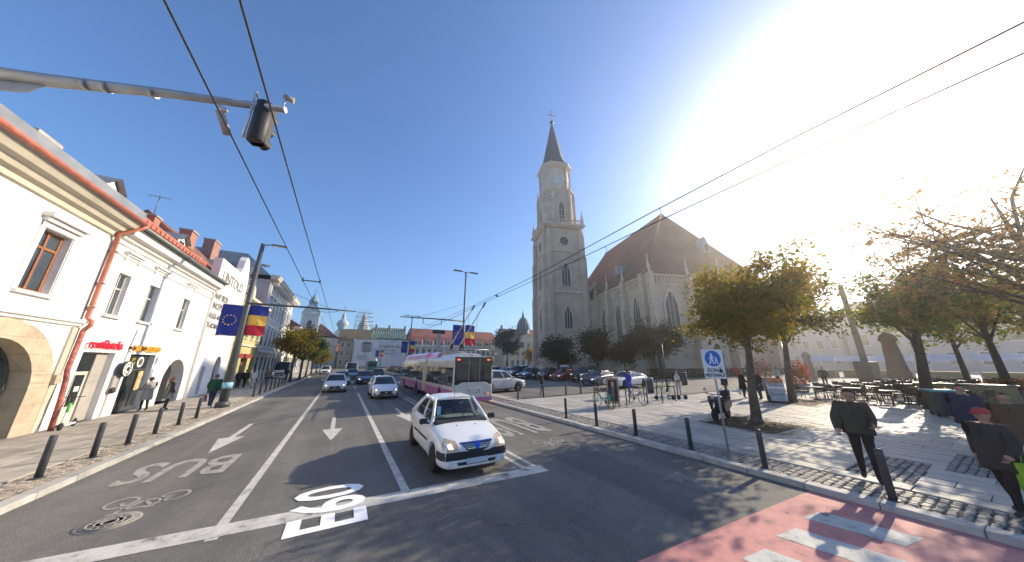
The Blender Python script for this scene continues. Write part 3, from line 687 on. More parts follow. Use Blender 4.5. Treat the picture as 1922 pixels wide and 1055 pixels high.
# ---------------------------------------------------------------- E: tall grey palace block
E_ = BL('grand_block', 'tall pale grey three-storey block with deep bracketed cornice and grey metal mansard', -9.5, 46.5)
LE = 20
MB().box(0, LE, 0, 12, .1, 12.8).build('wall', STUC, E_)
for i in range(8):
    x = 1.2+i*2.35
    for z0, z1 in ((4.6, 6.9), (8.3, 10.6)):
        f = far_window(E_, x, x+1.15, z0, z1); MB().prism([(x-.3, z1+.25), (x+1.45, z1+.25), (x+.575, z1+.65)], -.25, 0, 'xz').build('pediment', TRIMW, f)
    MB().box(x, x+1.2, -.06, -.01, .2, 3.2).build('shop_window', GLZ2, E_)
    MB().box(x-.62, x-.32, -.16, 0, .1, 12.2).build('pilaster', TRIMW, E_)
    for q in range(3): MB().box(x-.3+q*.78, x-.1+q*.78, -.7, -.02, 12.3, 12.75).build('cornice_bracket', TRIMW, E_)
moulding(E_, 'string_course', [(0, 3.7), (.3, 3.75), (.3, 4.0), (0, 4.1)], 0, LE, TRIMW)
moulding(E_, 'cornice', [(0, 12.75), (.75, 12.8), (.9, 13.1), (1.0, 13.3), (0, 13.4)], -.5, LE+.3, CREAM)
MB().add([(-.2, .1, 13.3), (LE, .1, 13.3), (LE-.8, 3., 16.), (.5, 3., 16.), (-.2, 12, 13.3), (LE, 12, 13.3), (LE-.8, 9, 16), (.5, 9, 16)], [(0, 1, 2, 3), (1, 5, 6, 2), (5, 4, 7, 6), (4, 0, 3, 7), (3, 2, 6, 7)]).build('mansard_roof', ZINC, E_)
chimney(D_, 2.0, 4.0, 11., 14.3, 1.6, .8, M('pink_render', (.36, .2, .16)))
MB().lathe([(.1, 0), (.5, .15), (.55, .3)], (4., 1.8, 15.4), 14, True, 0, 'z').build('satellite_dish', TRIMW, E_)
fp = thing('wall_flag', 'small flag on a slanted pole fixed to the tall grey block', 'flag', (-9.4, 57, 7.5), R(90))
MB().tube([(0, 0, 0), (0, -1.6, 1.0)], .03, 6).build('pole', GUTG, fp)
MB().prism([(0, -.2), (1.0, -.3), (1.0, .7), (0, .8)], -1.45, -1.42, 'xz').build('cloth', M('navy_cloth', (.02, .03, .12), .8), fp)
# ---------------------------------------------------------------- the far end of the street on the left
def rowhouse(y0, L, H, m, lab, rm=TILE2, st=2, rh=3.5, x=-9.8):
    h = BL('row_house', lab, x, y0)
    MB().box(0, L, 0, 10, .1, H).build('wall', m, h); gable_roof(h, -.1, L+.1, -.5, 10.5, H, H+rh, rm)
    n = max(2, int(L/2.3)); fh = H/st
    for i in range(n):
        xx = (i+.5)*L/n-.45
        for s in range(1, st): far_window(h, xx, xx+.9, s*fh+.7, s*fh+.7+fh*.5)
        MB().box(xx-.1, xx+1.1, -.05, -.01, .2, fh*.78).build('shop_window', GLZ2, h)
    moulding(h, 'cornice', [(0, H-.4), (.3, H-.3), (.4, H), (0, H+.05)], 0, L, TRIMW); return h
rowhouse(66.6, 15, 9., CREAM, 'cream row house half hidden behind the street trees on the left'); rowhouse(81.7, 18, 10.5, WHITE, 'white row house with brown roof further along the left footway')
rowhouse(99.8, 16, 9.5, CREAM, 'second cream row house far along the left footway'); rowhouse(116, 14, 11, WHITE, 'far white row house near the white baroque tower', TILE)
# ================================================================ far end of the square
PALW = M('palace_stone', (.50, .46, .36), .85, .08, .5, streak=.25); BEIGE = M('beige_render', (.58, .50, .33), .85, .06, .5, streak=.2)
TWHITE = M('tower_white', (.66, .655, .63), .85, .06, .3, streak=.25); VERD = M('blue_grey_copper', (.22, .30, .33), .6, .15, .6, streak=.3)
GREENR = M('green_sheet_roof', (.10, .19, .14), .6, .2, .35, streak=.5); SCF = M('scaffold_tube', (.42, .44, .46), .5, .1, 2, metal=.4)
SHEET = M('white_scaffold_sheet', (.55, .57, .60), .8, .06, .35, bump=.5, bsc=.9); OSB = M('ochre_boarding', (.42, .29, .14), .85, .12, .5)
DOMEM = M('slate_dome', (.07, .085, .095), .55, .2, .8, streak=.3)
# white baroque tower on the left of the street
T1 = thing('baroque_tower', 'white baroque church tower with bell-shaped blue-grey cap left of the street', 'church tower', (-14.4, 149, 0), R(2)); T1.scale = (.8, .8, 1)
MB().box(-3.7, 3.7, -3.7, 3.7, 0, 22.2).build('shaft', TWHITE, T1)
for z in (9.5, 13.8): MB().box(-3.95, 3.95, -3.95, 3.95, z, z+.4).build('string_course', TRIMW, T1)
for x, y in ((-3.4, -3.4), (3.4, -3.4), (-3.4, 3.4), (3.4, 3.4)): MB().box(x-.5, x+.5, y-.5, y+.5, 14.2, 22.).build('pilaster', TRIMW, T1)
f = MB().prism(archp(-1., 1., 16., 18.6, .8), -3.85, -3.72, 'xz').build('belfry_opening', M('dark_louvre', (.10, .085, .075), .8), T1)
MB().box(-1.3, 1.3, -3.95, -3.7, 15.6, 15.95).build('sill', TRIMW, f)
f = MB().prism(archp(-1., 1., 16., 18.6, .8), 3.72, 3.85, 'yz').build('belfry_opening', M('dark_louvre'), T1)
MB().box(-4.2, 4.2, -4.2, 4.2, 22.1, 22.7).build('cornice', TRIMW, T1)
b = MB(); prof = [(4.4, 22.7), (3.6, 24.), (2.6, 25.3), (2.05, 26.4), (2.0, 27.6)]
b.lathe([(r*1.30, z) for r, z in prof], n=4, smooth=False, a0=math.pi/4); b.build('cap', VERD, T1)
MB().lathe([(2.3, 27.5), (2.4, 28.), (1.9, 28.1), (1.5, 29.2), (.5, 30.6), (.12, 31.6)], n=8, smooth=False).build('lantern', VERD, T1)
MB().tube([(0, 0, 31.5), (0, 0, 33.4)], .09, 5).tube([(-.55, 0, 32.7), (.55, 0, 32.7)], .08, 5).build('cross', M('black_metal'), T1)
MB().box(-3.6, 14, 4, 24, 0, 13).build('church_nave', TWHITE, T1); MB().prism([(-4, 13), (14.4, 13), (5, 19)], 4, 24, 'xz').build('nave_roof', TILE2, T1)
# slender white tower with onion dome
T2 = thing('onion_tower', 'slim white tower with pale onion dome at the end of the street', 'church tower', (-3.2, 205, 0))
MB().box(-3., 3., -3., 3., 0, 20.5).build('shaft', TWHITE, T2)
for z in (11., 19.8): MB().box(-3.3, 3.3, -3.3, 3.3, z, z+.5).build('cornice', TRIMW, T2)
MB().prism(archp(-.8, .8, 13., 16.6, .8), -3.15, -3.02, 'xz').build('belfry_opening', M('dark_louvre'), T2)
MB().lathe([(3.1, 20.6), (2.2, 21.8), (2.1, 22.5), (3.3, 24.6), (3.2, 26.), (1.6, 27.6), (1.0, 28.6), (1.15, 30.), (.5, 31.4), (.12, 34.)], n=14).build('onion_dome', M('pale_metal_dome', (.42, .46, .47), .5, .1, .6), T2)
MB().tube([(0, 0, 33.8), (0, 0, 36.2)], .1, 5).tube([(-.6, 0, 35.4), (.6, 0, 35.4)], .09, 5).build('cross', M('black_metal'), T2)
# buildings either side of the far street
fb = BL('far_block', 'small white block with rows of dark windows beyond the street trees', -10.4, 158, 0)
fb.location = (-14.5, 158, 0)
MB().box(0, 9.5, 0, 14, 0, 14.5).build('wall', TWHITE, fb)
for i in range(4):
    for k in range(4): far_window(fb, .9+i*2.2, 2.1+i*2.2, 2+k*3.2, 3.7+k*3.2)
fb2 = BL('far_roofed_house', 'low white house with red roof below the onion tower', -5.6, 165, 0)
MB().box(0, 8, 0, 12, 0, 7.5).build('wall', TWHITE, fb2); gable_roof(fb2, -.4, 8.4, -.5, 12.5, 7.5, 11.5, TILE)
for i in range(3): far_window(fb2, 1+i*2.4, 2+i*2.4, 4., 5.8)
# wrapped building under scaffolding
W = BL('wrapped_building', 'building wrapped in a white printed scaffold sheet below a green metal roof', 0, 145, 0)
MB().box(3.4, 25., 0, 20, 0, 12.5).build('wall', STUC, W)
pts = []; nx, nz = 40, 12; b = MB()
for j in range(nz+1):
    for i in range(nx+1):
        x = 3.2+i*21.8/nx; z = .6+j*11.6/nz; pts.append((x, -.75+.10*math.sin(i*1.3+j*.4)+.06*math.sin(j*2.1+i), z))
b.add(pts, [(j*(nx+1)+i, j*(nx+1)+i+1, (j+1)*(nx+1)+i+1, (j+1)*(nx+1)+i) for j in range(nz) for i in range(nx)], True)
sh = b.build('scaffold_sheet', SHEET, W)
INK = M('dark_ink', (.10, .11, .13), .8)
text_obj('O pia\u021b\u0103 \u00een Cluj', 1.5, INK, sh, 'sheet_lettering', .01, (13.2, -.95, 9.0), (R(90), 0, 0), 1., 'LEFT', .02)
text_obj('Consiliul Jude\u021bean', 1.0, INK, sh, 'sheet_lettering', .01, (13.2, -.95, 7.6), (R(90), 0, 0), 1.05); text_obj('www.reparam.ro', .9, INK, sh, 'sheet_lettering', .01, (15, -.95, 6.2), (R(90), 0, 0), 1.)
text_obj('Asocia\u021bia\nConstructorilor', 1.05, INK, sh, 'sheet_lettering', .01, (5.0, -.95, 4.9), (R(90), 0, 0), 1.)
b = MB()
for i in range(5):
    for k in range(4): b.box(6.4+i*.75, 6.95+i*.75, -.97, -.94, 7.+k*.75, 7.5+k*.75)
b.prism([(5.8, 10.1), (10.5, 10.1), (9.4, 11.2), (6.9, 11.2)], -.97, -.94, 'xz'); b.build('sheet_emblem', INK, sh)
rf = MB().add([(6.8, -.2, 12.5), (25.2, -.2, 12.5), (24.6, 7, 18.6), (10.2, 7, 18.6), (6.8, 14, 12.5), (25.2, 14, 12.5)], [(0, 1, 2, 3), (5, 4, 3, 2), (4, 0, 3), (1, 5, 2)]).build('roof', GREENR, W)
for k in range(15): MB().tube([(8.3+k*1.15, -.2, 12.62), (10.4+k*.98, 6.9, 18.6)], .09, 4).build('roof_seam', M('pale_seam', (.42, .45, .42), .7, .3), rf)
for x in (11.5, 17.2, 24.4): chimney(W, x, 5.5, 16.5, 19.6, .8, .8)
OB = BL('boarded_building', 'ochre boarded building under scaffolding left of the printed sheet', 0, 145, 0)
MB().box(-2.3, 3.0, 0.2, 16, 0, 15.2).build('wall', M('pinkish_plaster', (.36, .27, .2), .9, .2, .5, streak=.4), OB); MB().box(-2.6, 9.6, -.9, -.2, 12.3, 16.4).build('boarding', OSB, OB); MB().box(-2.9, -2.4, -1., 6, 11.5, 16).build('boarding', OSB, OB)
for i in range(2):
    for k in range(3): far_window(OB, -1.6+i*2.2, -.5+i*2.2, 1.5+k*3.6, 3.6+k*3.6, .2)
ST = thing('scaffolded_turret', 'pale corner turret wrapped in open scaffolding', 'tower', (6.0, 148, 15.8))
MB().lathe([(2.4, 0), (2.3, 2.), (1.9, 3.6), (1.4, 4.6), (1.2, 5.6), (1.35, 6.2), (.9, 7.), (.3, 8.6)], n=8, smooth=False).build('turret', M('pale_metal_dome'), ST)
b = MB()
for x in (-3.4, -1.2, 1.2, 3.4):
    for y in (-3., 3.): b.tube([(x, y, 0), (x, y, 8.6-abs(x)*.35)], .08, 4)
b.build('standards', SCF, ST)
for k in range(5):
    wx = 4.4-k*.35; MB().box(-wx, wx, -3.4, -2.4, .6+k*1.9, .75+k*1.9).build('deck', M('scaffold_plank', (.30, .27, .22), .85), ST); MB().tube([(-wx, -3.4, 1.6+k*1.9), (wx, -3.4, 1.6+k*1.9)], .07, 4).build('guard_rail', SCF, ST)
# palace with the red mansard, statues on the parapet
PL = BL('baroque_palace', 'long pale stone palace with red tiled mansard and statues on its parapet', 25.4, 145, 0)
LP = 50
MB().box(0, LP, 0, 18, 0, 10.3).build('wall', PALW, PL)
for i in range(17):
    x = 1.3+i*2.85
    for z0, z1 in ((1.2, 3.6), (6., 8.8)): far_window(PL, x, x+1.25, z0, z1)
    MB().box(x-.95, x-.6, -.15, 0, 5., 10.).build('pilaster', TRIMW, PL)
moulding(PL, 'cornice', [(0, 9.9), (.5, 10.1), (.6, 10.6), (0, 10.7)], 0, LP, TRIMW); moulding(PL, 'string_course', [(0, 4.6), (.25, 4.7), (.25, 5.), (0, 5.1)], 0, LP, TRIMW)
MB().add([(0, .4, 10.5), (LP, .4, 10.5), (LP-1, 3, 15), (1, 3, 15), (LP-2, 9, 19.3), (2, 9, 19.3), (0, 17.6, 10.5), (LP, 17.6, 10.5)], [(0, 1, 2, 3), (3, 2, 4, 5), (6, 5, 4, 7), (0, 3, 5, 6), (1, 7, 4, 2)]).build('mansard_roof', M_brick('palace_tiles', (.25, .085, .06), (.31, .11, .075), (.10, .045, .035), .3, .3, .85, .6, .02, .35, .3), PL)
for i in range(9):
    x = 4+i*5.3
    dm = MB().prism([(x-.9, 10.6), (x+.9, 10.6), (x+.9, 12.6), (x, 13.6), (x-.9, 12.6)], .2, 2.8, 'xz').build('dormer', PALW, PL); MB().box(x-.45, x+.45, .1, .18, 11.1, 12.5).build('pane', GLZ, dm)
    sx = x+2.6; MB().lathe([(.45, 10.6), (.4, 11.), (.3, 11.1), (.38, 11.8), (.42, 12.2), (.2, 12.5), (.22, 12.8), (.0, 13.05)], (sx, -.2, 0), 8).build('statue', M('statue_stone', (.55, .52, .45), .9), PL)
# beige corner house with dark dome
DM = BL('domed_house', 'beige three-storey corner house with dark ribbed dome beside the church tower', 67.6, 128, -8)
MB().box(0, 22, 0, 14, 0, 13.4).build('wall', BEIGE, DM)
for i in range(7):
    for z0, z1 in ((1., 3.6), (5.6, 7.8), (9.4, 11.9)): far_window(DM, 1.2+i*2.9, 2.5+i*2.9, z0, z1)
moulding(DM, 'cornice', [(0, 12.8), (.5, 13.), (.6, 13.4), (0, 13.6)], 0, 22, TRIMW)
gable_roof(DM, -.2, 22, -.4, 14, 13.4, 19.5, TILE2)
MB().prism([(9.6, 13.4), (14.8, 13.4), (14.8, 15.), (12.2, 16.6), (9.6, 15.)], -.3, 3, 'xz').build('gable', BEIGE, DM)
dm = MB().lathe([(3.4, 16.), (3.5, 17.), (3.2, 17.4), (3.45, 19.), (3.1, 21.6), (2.1, 24.), (.9, 25.4), (.6, 25.6), (.75, 26.3), (.35, 27.), (.55, 27.5), (.1, 28.4)], (12.2, 3.5, 0), 12).build('dome', DOMEM, DM)
for k in range(12):
    a = k*math.pi/6; MB().tube([(12.2+r*math.cos(a), 3.5+r*math.sin(a), z) for r, z in ((3.5, 19.), (3.15, 21.6), (2.15, 24.), (.95, 25.4))], .12, 4).build('rib', VERD, dm)
MB().tube([(12.2, 3.5, 28.2), (12.2, 3.5, 30.)], .1, 4).tube([(11.6, 3.5, 29.4), (12.8, 3.5, 29.4)], .09, 4).build('cross', M('black_metal'), dm)
chimney(DM, 1., 6, 17.5, 21., 1., .8)
# long grey building across the square on the right
RB = thing('long_block', 'long grey building across the square behind the plane trees', 'building', (128, 26.5, 0), R(-90))
MB().box(0, 110, 0, 16, 0, 17.2).build('wall', M('blue_grey_plaster', (.40, .41, .42), .9, .05, .3), RB)
MB().add([(-.5, -.5, 17.2), (110, -.5, 17.2), (108, 8, 20.5), (2, 8, 20.5), (110, 16.5, 17.2), (-.5, 16.5, 17.2)], [(0, 1, 2, 3), (4, 5, 3, 2), (5, 0, 3), (1, 4, 2)]).build('roof', M('dull_roof', (.2, .17, .16), .9), RB)
for i in range(24):
    for z in (2, 7.2, 12.2): far_window(RB, 2.5+i*4.4, 4.2+i*4.4, z, z+2.8)
moulding(RB, 'cornice', [(0, 16.4), (.5, 16.6), (.6, 17.2), (0, 17.3)], 0, 110, TRIMW)
RB2 = thing('lower_block', 'lower grey house beside the long block behind the leaning mast', 'building', (126, 40, 0), R(-90))
MB().box(0, 13, 0, 12, 0, 12.2).build('wall', M('blue_grey_plaster'), RB2); gable_roof(RB2, -.3, 13.3, -.4, 12.4, 12.2, 15.5, M('dull_roof'))
for i in range(4):
    for z in (2, 6.5): far_window(RB2, 1.5+i*3, 2.8+i*3, z, z+2.4)
# ================================================================ the gothic church
STONE = M_brick('limestone_blocks', (.57, .435, .31), (.70, .55, .40), (.36, .27, .19), .95, .5, .9, .6, .022, .45, .22)
STONE2 = M('dressed_limestone', (.68, .535, .395), .9, .14, .5, bump=.2, bsc=12, streak=.3)
CHROOF = M_brick('brown_church_tiles', (.20, .10, .068), (.29, .155, .105), (.09, .048, .036), .55, .5, .9, .7, .03, .5, .12)
SPIRE = M('slate_spire', (.085, .08, .09), .55, .16, .5, bump=.2, bsc=6, streak=.3)
LEAD = M('leaded_glass', (.05, .055, .062), .3, .3, 1.6, spec=.5)
CH = thing('gothic_church', 'large gothic stone church with steep brown hipped roof and pointed windows', 'church', (46.3, 31.6, .43), R(-18))
WN, LN, EV = 24., 36., 17.7
def gwin(root, cx, z0, zs, hw, y, rise=None, axis='x', out=-1, bars=2):
    """pointed window: recessed leaded glass, stone reveal ring and mullions"""
    rise = rise or hw*1.7; pl = archp(cx-hw, cx+hw, z0, zs, rise, 10, True); po = archp(cx-hw*1.32, cx+hw*1.32, z0-.25, zs, rise*1.26, 10, True)
    plane = 'xz' if axis == 'x' else 'yz'
    b = MB(); n = len(pl); y0, y1 = (y+out*.22, y+out*.01)
    P = (lambda u, v, t: (u, t, v)) if axis == 'x' else (lambda u, v, t: (t, u, v))
    vs = [P(u, v, y0) for u, v in pl]+[P(u, v, y0) for u, v in po]+[P(u, v, y1) for u, v in pl]+[P(u, v, y1) for u, v in po]
    fs = []
    for i in range(n):
        j = (i+1) % n; fs += [(i, j, n+j, n+i), (2*n+i, 2*n+j, j, i), (n+i, n+j, 3*n+j, 3*n+i)]
    f = b.add(vs, fs).build('window', STONE2, root)
    MB().prism(pl, y+out*.03, y+out*.06, plane).build('leaded_pane', LEAD, f)
    for k in range(1, bars+1):
        u = cx-hw+2*hw*k/(bars+1); zt = zs+rise*(1-abs((u-cx)/hw)**1.9); t0, t1 = sorted((y+out*.14, y+out*.05))
        (MB().box(u-.06, u+.06, t0, t1, z0, zt) if axis == 'x' else MB().box(t0, t1, u-.06, u+.06, z0, zt)).build('mullion', STONE2, f)
    for k in range(1, 4):
        z = z0+(zs-z0)*k/3.2; t0, t1 = sorted((y+out*.1, y+out*.055))
        (MB().box(cx-hw, cx+hw, t0, t1, z-.04, z+.04) if axis == 'x' else MB().box(t0, t1, cx-hw, cx+hw, z-.04, z+.04)).build('saddle_bar', M('black_metal'), f)
    return f
def buttress(root, x, y, dx, dy, w, steps, pin=True):
    """stepped buttress standing off the wall at (x,y) in direction (dx,dy); steps = [(depth, z0, z1)]"""
    b = MB(); tx, ty = -dy, dx
    for d, z0, z1 in steps:
        c = [(x-tx*w/2, y-ty*w/2), (x+tx*w/2, y+ty*w/2), (x+tx*w/2+dx*d, y+ty*w/2+dy*d), (x-tx*w/2+dx*d, y-ty*w/2+dy*d)]
        b.add([(*p, z0) for p in c]+[(c[0][0], c[0][1], z1+d*.5), (c[1][0], c[1][1], z1+d*.5), (*c[2], z1), (*c[3], z1)], [(3, 2, 1, 0), (4, 5, 6, 7), (0, 1, 5, 4), (1, 2, 6, 5), (2, 3, 7, 6), (3, 0, 4, 7)])
        w *= .97
    o = b.build('buttress', STONE, root)
    if pin:
        d, _, z1 = steps[-1]; px, py = x+dx*d*.5, y+dy*d*.5
        MB().lathe([(.34, z1-.3), (.3, z1+.9), (.4, z1+.95), (.26, z1+1.1), (.05, z1+3.0), (.17, z1+3.1), (.17, z1+3.25), (.0, z1+3.5)], (px, py, 0), 4, False, math.pi/4).build('pinnacle', STONE2, o)
    return o
MB().box(0, WN, 0, LN, -.4, EV).build('nave_wall', STONE, CH)
for z, e, h in ((0, .35, 1.2), (EV-1.9, .14, .25), (EV-.35, .45, .5)): MB().box(-e, WN+e, -e, LN+e, z, z+h).build('string_course' if z else 'plinth', STONE2, CH)
fz = MB()
for k in range(40): fz.box(.3+k*.59, .6+k*.59, -.3, -.02, EV-1.6, EV-.4)
tag(fz.build('front_frieze', STONE2, CH), kind='stuff')
fz = MB()
for k in range(60): fz.box(-.3, -.02, .3+k*.59, .6+k*.59, EV-1.6, EV-.4)
tag(fz.build('side_frieze', STONE2, CH), kind='stuff')
RZ = 35.4; e = .75
rf = MB().add([(-e, -e, EV+.1), (WN+e, -e, EV+.1), (WN+e, LN, EV+.1), (-e, LN, EV+.1), (WN/2, 8, RZ), (WN/2, LN-2, RZ)], [(0, 1, 4), (1, 2, 5, 4), (3, 0, 4, 5), (2, 3, 5), (3, 2, 1, 0)]).build('roof', CHROOF, CH)
for a, b_ in (((-e, -e, EV+.1), (WN/2, 8, RZ)), ((WN+e, -e, EV+.1), (WN/2, 8, RZ)), ((WN/2, 8, RZ), (WN/2, LN-2, RZ))): MB().tube([a, b_], .17, 6).build('ridge_tiles', M('ridge_clay', (.26, .13, .09), .85), rf)
def crossf(root, x, y, z, s, name='cross'):
    MB().tube([(x, y, z), (x, y, z+2.2*s)], .07*s, 5).tube([(x-.6*s, y, z+1.5*s), (x+.6*s, y, z+1.5*s)], .06*s, 5).lathe([(0, z-.1), (.25*s, z+.1), (0, z+.4*s)], (x, y, 0), 8).build(name, M('black_metal'), root)
crossf(CH, WN/2, 8, RZ, .85); crossf(CH, WN/2, LN-3, RZ, 1.1)
dm = MB().prism([(14.9, 23.6), (16.3, 23.6), (16.3, 25.6), (15.6, 27.2), (14.9, 25.6)], 1.4, 4.5, 'xz').build('roof_dormer', M('lead_sheet', (.3, .32, .34), .6), rf); MB().box(15.2, 16., 1.32, 1.39, 23.9, 25.4).build('shutter', M('dark_louvre'), dm)
dm = MB().prism([(10., 20.6), (11.4, 20.6), (11.4, 22.8), (10., 22.8)], .6, 3.6, 'yz').build('roof_hatch', M('lead_sheet'), rf)
sb = [(1.7, -.3, 6.5), (1.35, 6.5, 12.), (1., 12., EV+.2)]
for x in (.0, 8., 15.2, 23.9): buttress(CH, x, 0, 0, -1, 1.15, sb)
for y in (1.0, 7.2, 13.4, 19.2): buttress(CH, 0, y, -1, 0, 1.1, sb, y > 2)
gwin(CH, 4.0, 7.6, 12.0, 1.25, 0, 2.5); gwin(CH, 11.6, 7.9, 12., 1.6, 0, 2.9, bars=3); gwin(CH, 19.6, 7.6, 12.0, 1.25, 0, 2.5)
for y in (4.2, 10.4, 16.4): gwin(CH, y, 5.2, 11.6, 1.05, 0, 2.4, 'y')
# west portal: nested pointed arches round a dark door
p = MB().prism([(9.1, 0), (14.1, 0), (14.1, 6.2), (11.6, 9.), (9.1, 6.2)], -.45, -.01, 'xz').build('portal', STONE2, CH)
for k in range(3):
    MB().prism(archp(9.6+k*.35, 13.6-k*.35, 0, 4.2-.1*k, 3.2-.45*k, 12, True), -.5-.02*k, -.46-.02*k, 'xz').build('arch_order', (STONE2, STONE, STONE2)[k], p)
MB().prism(archp(10.6, 12.6, 0, 3.6, 1.7, 12, True), -.58, -.545, 'xz').build('door', M('oak_door', (.06, .042, .03), .7, .2, 4), p)
lampc = [(4.9, -.2), (13.4, -.2)]
# connecting stair turret between the nave and the tower
MB().box(-4.2, -.05, 18.5, 29, -.3, 16.5).build('vestibule_wall', STONE, CH)
MB().add([(-4.4, 18.2, 16.5), (0, 18.2, 21.), (0, 29.2, 21.), (-4.4, 29.2, 16.5)], [(0, 1, 2, 3)]).build('vestibule_roof', M('lead_sheet'), CH)
# ---------------------------------------------------------------- tower
TW = thing('church_tower', 'tall pale stone gothic church tower with clock and slender dark spire', 'church tower', (46.1, 56.7, .43), R(-18))
def sq(z0, z1, h, name='shaft', m=None): return MB().box(-h, h, -h, h, z0, z1).build(name, m or STONE, TW)
sq(-.5, 18.2, 4.95); sq(18.2, 29., 4.85); sq(29., 35.6, 4.7)
for z, h, t in ((0, 5.5, 1.4), (6.4, 5.15, .35), (18.1, 5.2, .5), (28.7, 5.1, .4)): sq(z, z+t, h, 'string_course', STONE2)
MB().lathe([(5.1*1.414, 35.2), (5.75*1.414, 35.8), (5.75*1.414, 36.2)], n=4, smooth=False, a0=math.pi/4).build('gallery_cornice', STONE2, TW)
bs = [(1.3, -.4, 6.4), (1.05, 6.4, 18.), (.85, 18., 27.5), (.6, 27.5, 33.5)]
for sx in (-1, 1):
    for sy in (-1, 1):
        buttress(TW, sx*4.3, sy*4.9, 0, sy, 1.25, bs); buttress(TW, sx*4.9, sy*4.3, sx, 0, 1.25, bs)
for ax, o in (('x', -1), ('y', -1)):
    gwin(TW, .0, 9.6, 12.6, .95, -4.95, 2.2, ax, o); gwin(TW, 0., 19.8, 23.4, 1.05, -4.85, 2.3, ax, o)
    rw = MB().lathe([(1.15, 4.72), (1.5, 4.72), (1.5, 4.95), (1.15, 4.95), (1.15, 4.72)], (0, 0, 0), 24, False, 0, 'y' if ax == 'x' else 'x')
    rw.v = [((x, -y, z+31.6) if ax == 'x' else (-x, y, z+31.6)) for x, y, z in rw.v]; rw = rw.build('round_window', STONE2, TW)
    g = MB().lathe([(0, 4.8), (1.15, 4.8), (1.15, 4.75)], (0, 0, 0), 24, False, 0, 'y' if ax == 'x' else 'x')
    g.v = [((x, -y, z+31.6) if ax == 'x' else (-x, y, z+31.6)) for x, y, z in g.v]; g.build('leaded_pane', LEAD, rw)
# gallery parapet
for k in range(4):
    a = k*math.pi/2; b = MB()
    for i in range(21):
        u = -5.2+i*.52; b.cbox((u*math.cos(a)+5.3*math.sin(a), u*math.sin(a)-5.3*math.cos(a), 36.8), (.16, .16, 1.1), a)
    b.cbox((5.3*math.sin(a), -5.3*math.cos(a), 37.45), (10.8, .28, .22), a); tag(b.build('gallery_parapet', STONE2, TW), kind='stuff')
for sx in (-1, 1):
    for sy in (-1, 1): MB().lathe([(.5, 36), (.45, 37.9), (.58, 38.), (.36, 38.2), (.06, 39.9), (.2, 40.), (0, 40.4)], (sx*5.1, sy*5.1, 0), 4, False, math.pi/4).build('pinnacle', STONE2, TW)
o8 = math.pi/8
def octs(prof, name, m):
    """stage of irregular octagon plan: wide faces, narrow chamfers; prof = [(half width, chamfer, z)]"""
    vs = []
    for h, c, z in prof: vs += [(h-c, -h, z), (h, -h+c, z), (h, h-c, z), (h-c, h, z), (-h+c, h, z), (-h, h-c, z), (-h, -h+c, z), (-h+c, -h, z)]
    n = len(prof); return MB().add(vs, [(i*8+k, i*8+(k+1) % 8, (i+1)*8+(k+1) % 8, (i+1)*8+k) for i in range(n-1) for k in range(8)]+[tuple(range(7, -1, -1)), tuple((n-1)*8+k for k in range(8))]).build(name, m, TW)
octs([(4.25, 1.7, 36.), (4.15, 1.7, 47.)], 'octagon', STONE)
octs([(3.75, 1.6, 47.), (3.6, 1.6, 54.4)], 'clock_stage', STONE2)
octs([(4.2, 1.7, 46.5), (4.5, 1.8, 46.9), (4.5, 1.8, 47.3), (3.8, 1.6, 47.6)], 'string_course', STONE2)
octs([(3.65, 1.6, 54.), (4.35, 1.9, 55.), (4.4, 1.9, 55.6), (3.9, 1.7, 55.9)], 'eaves_cornice', STONE2)
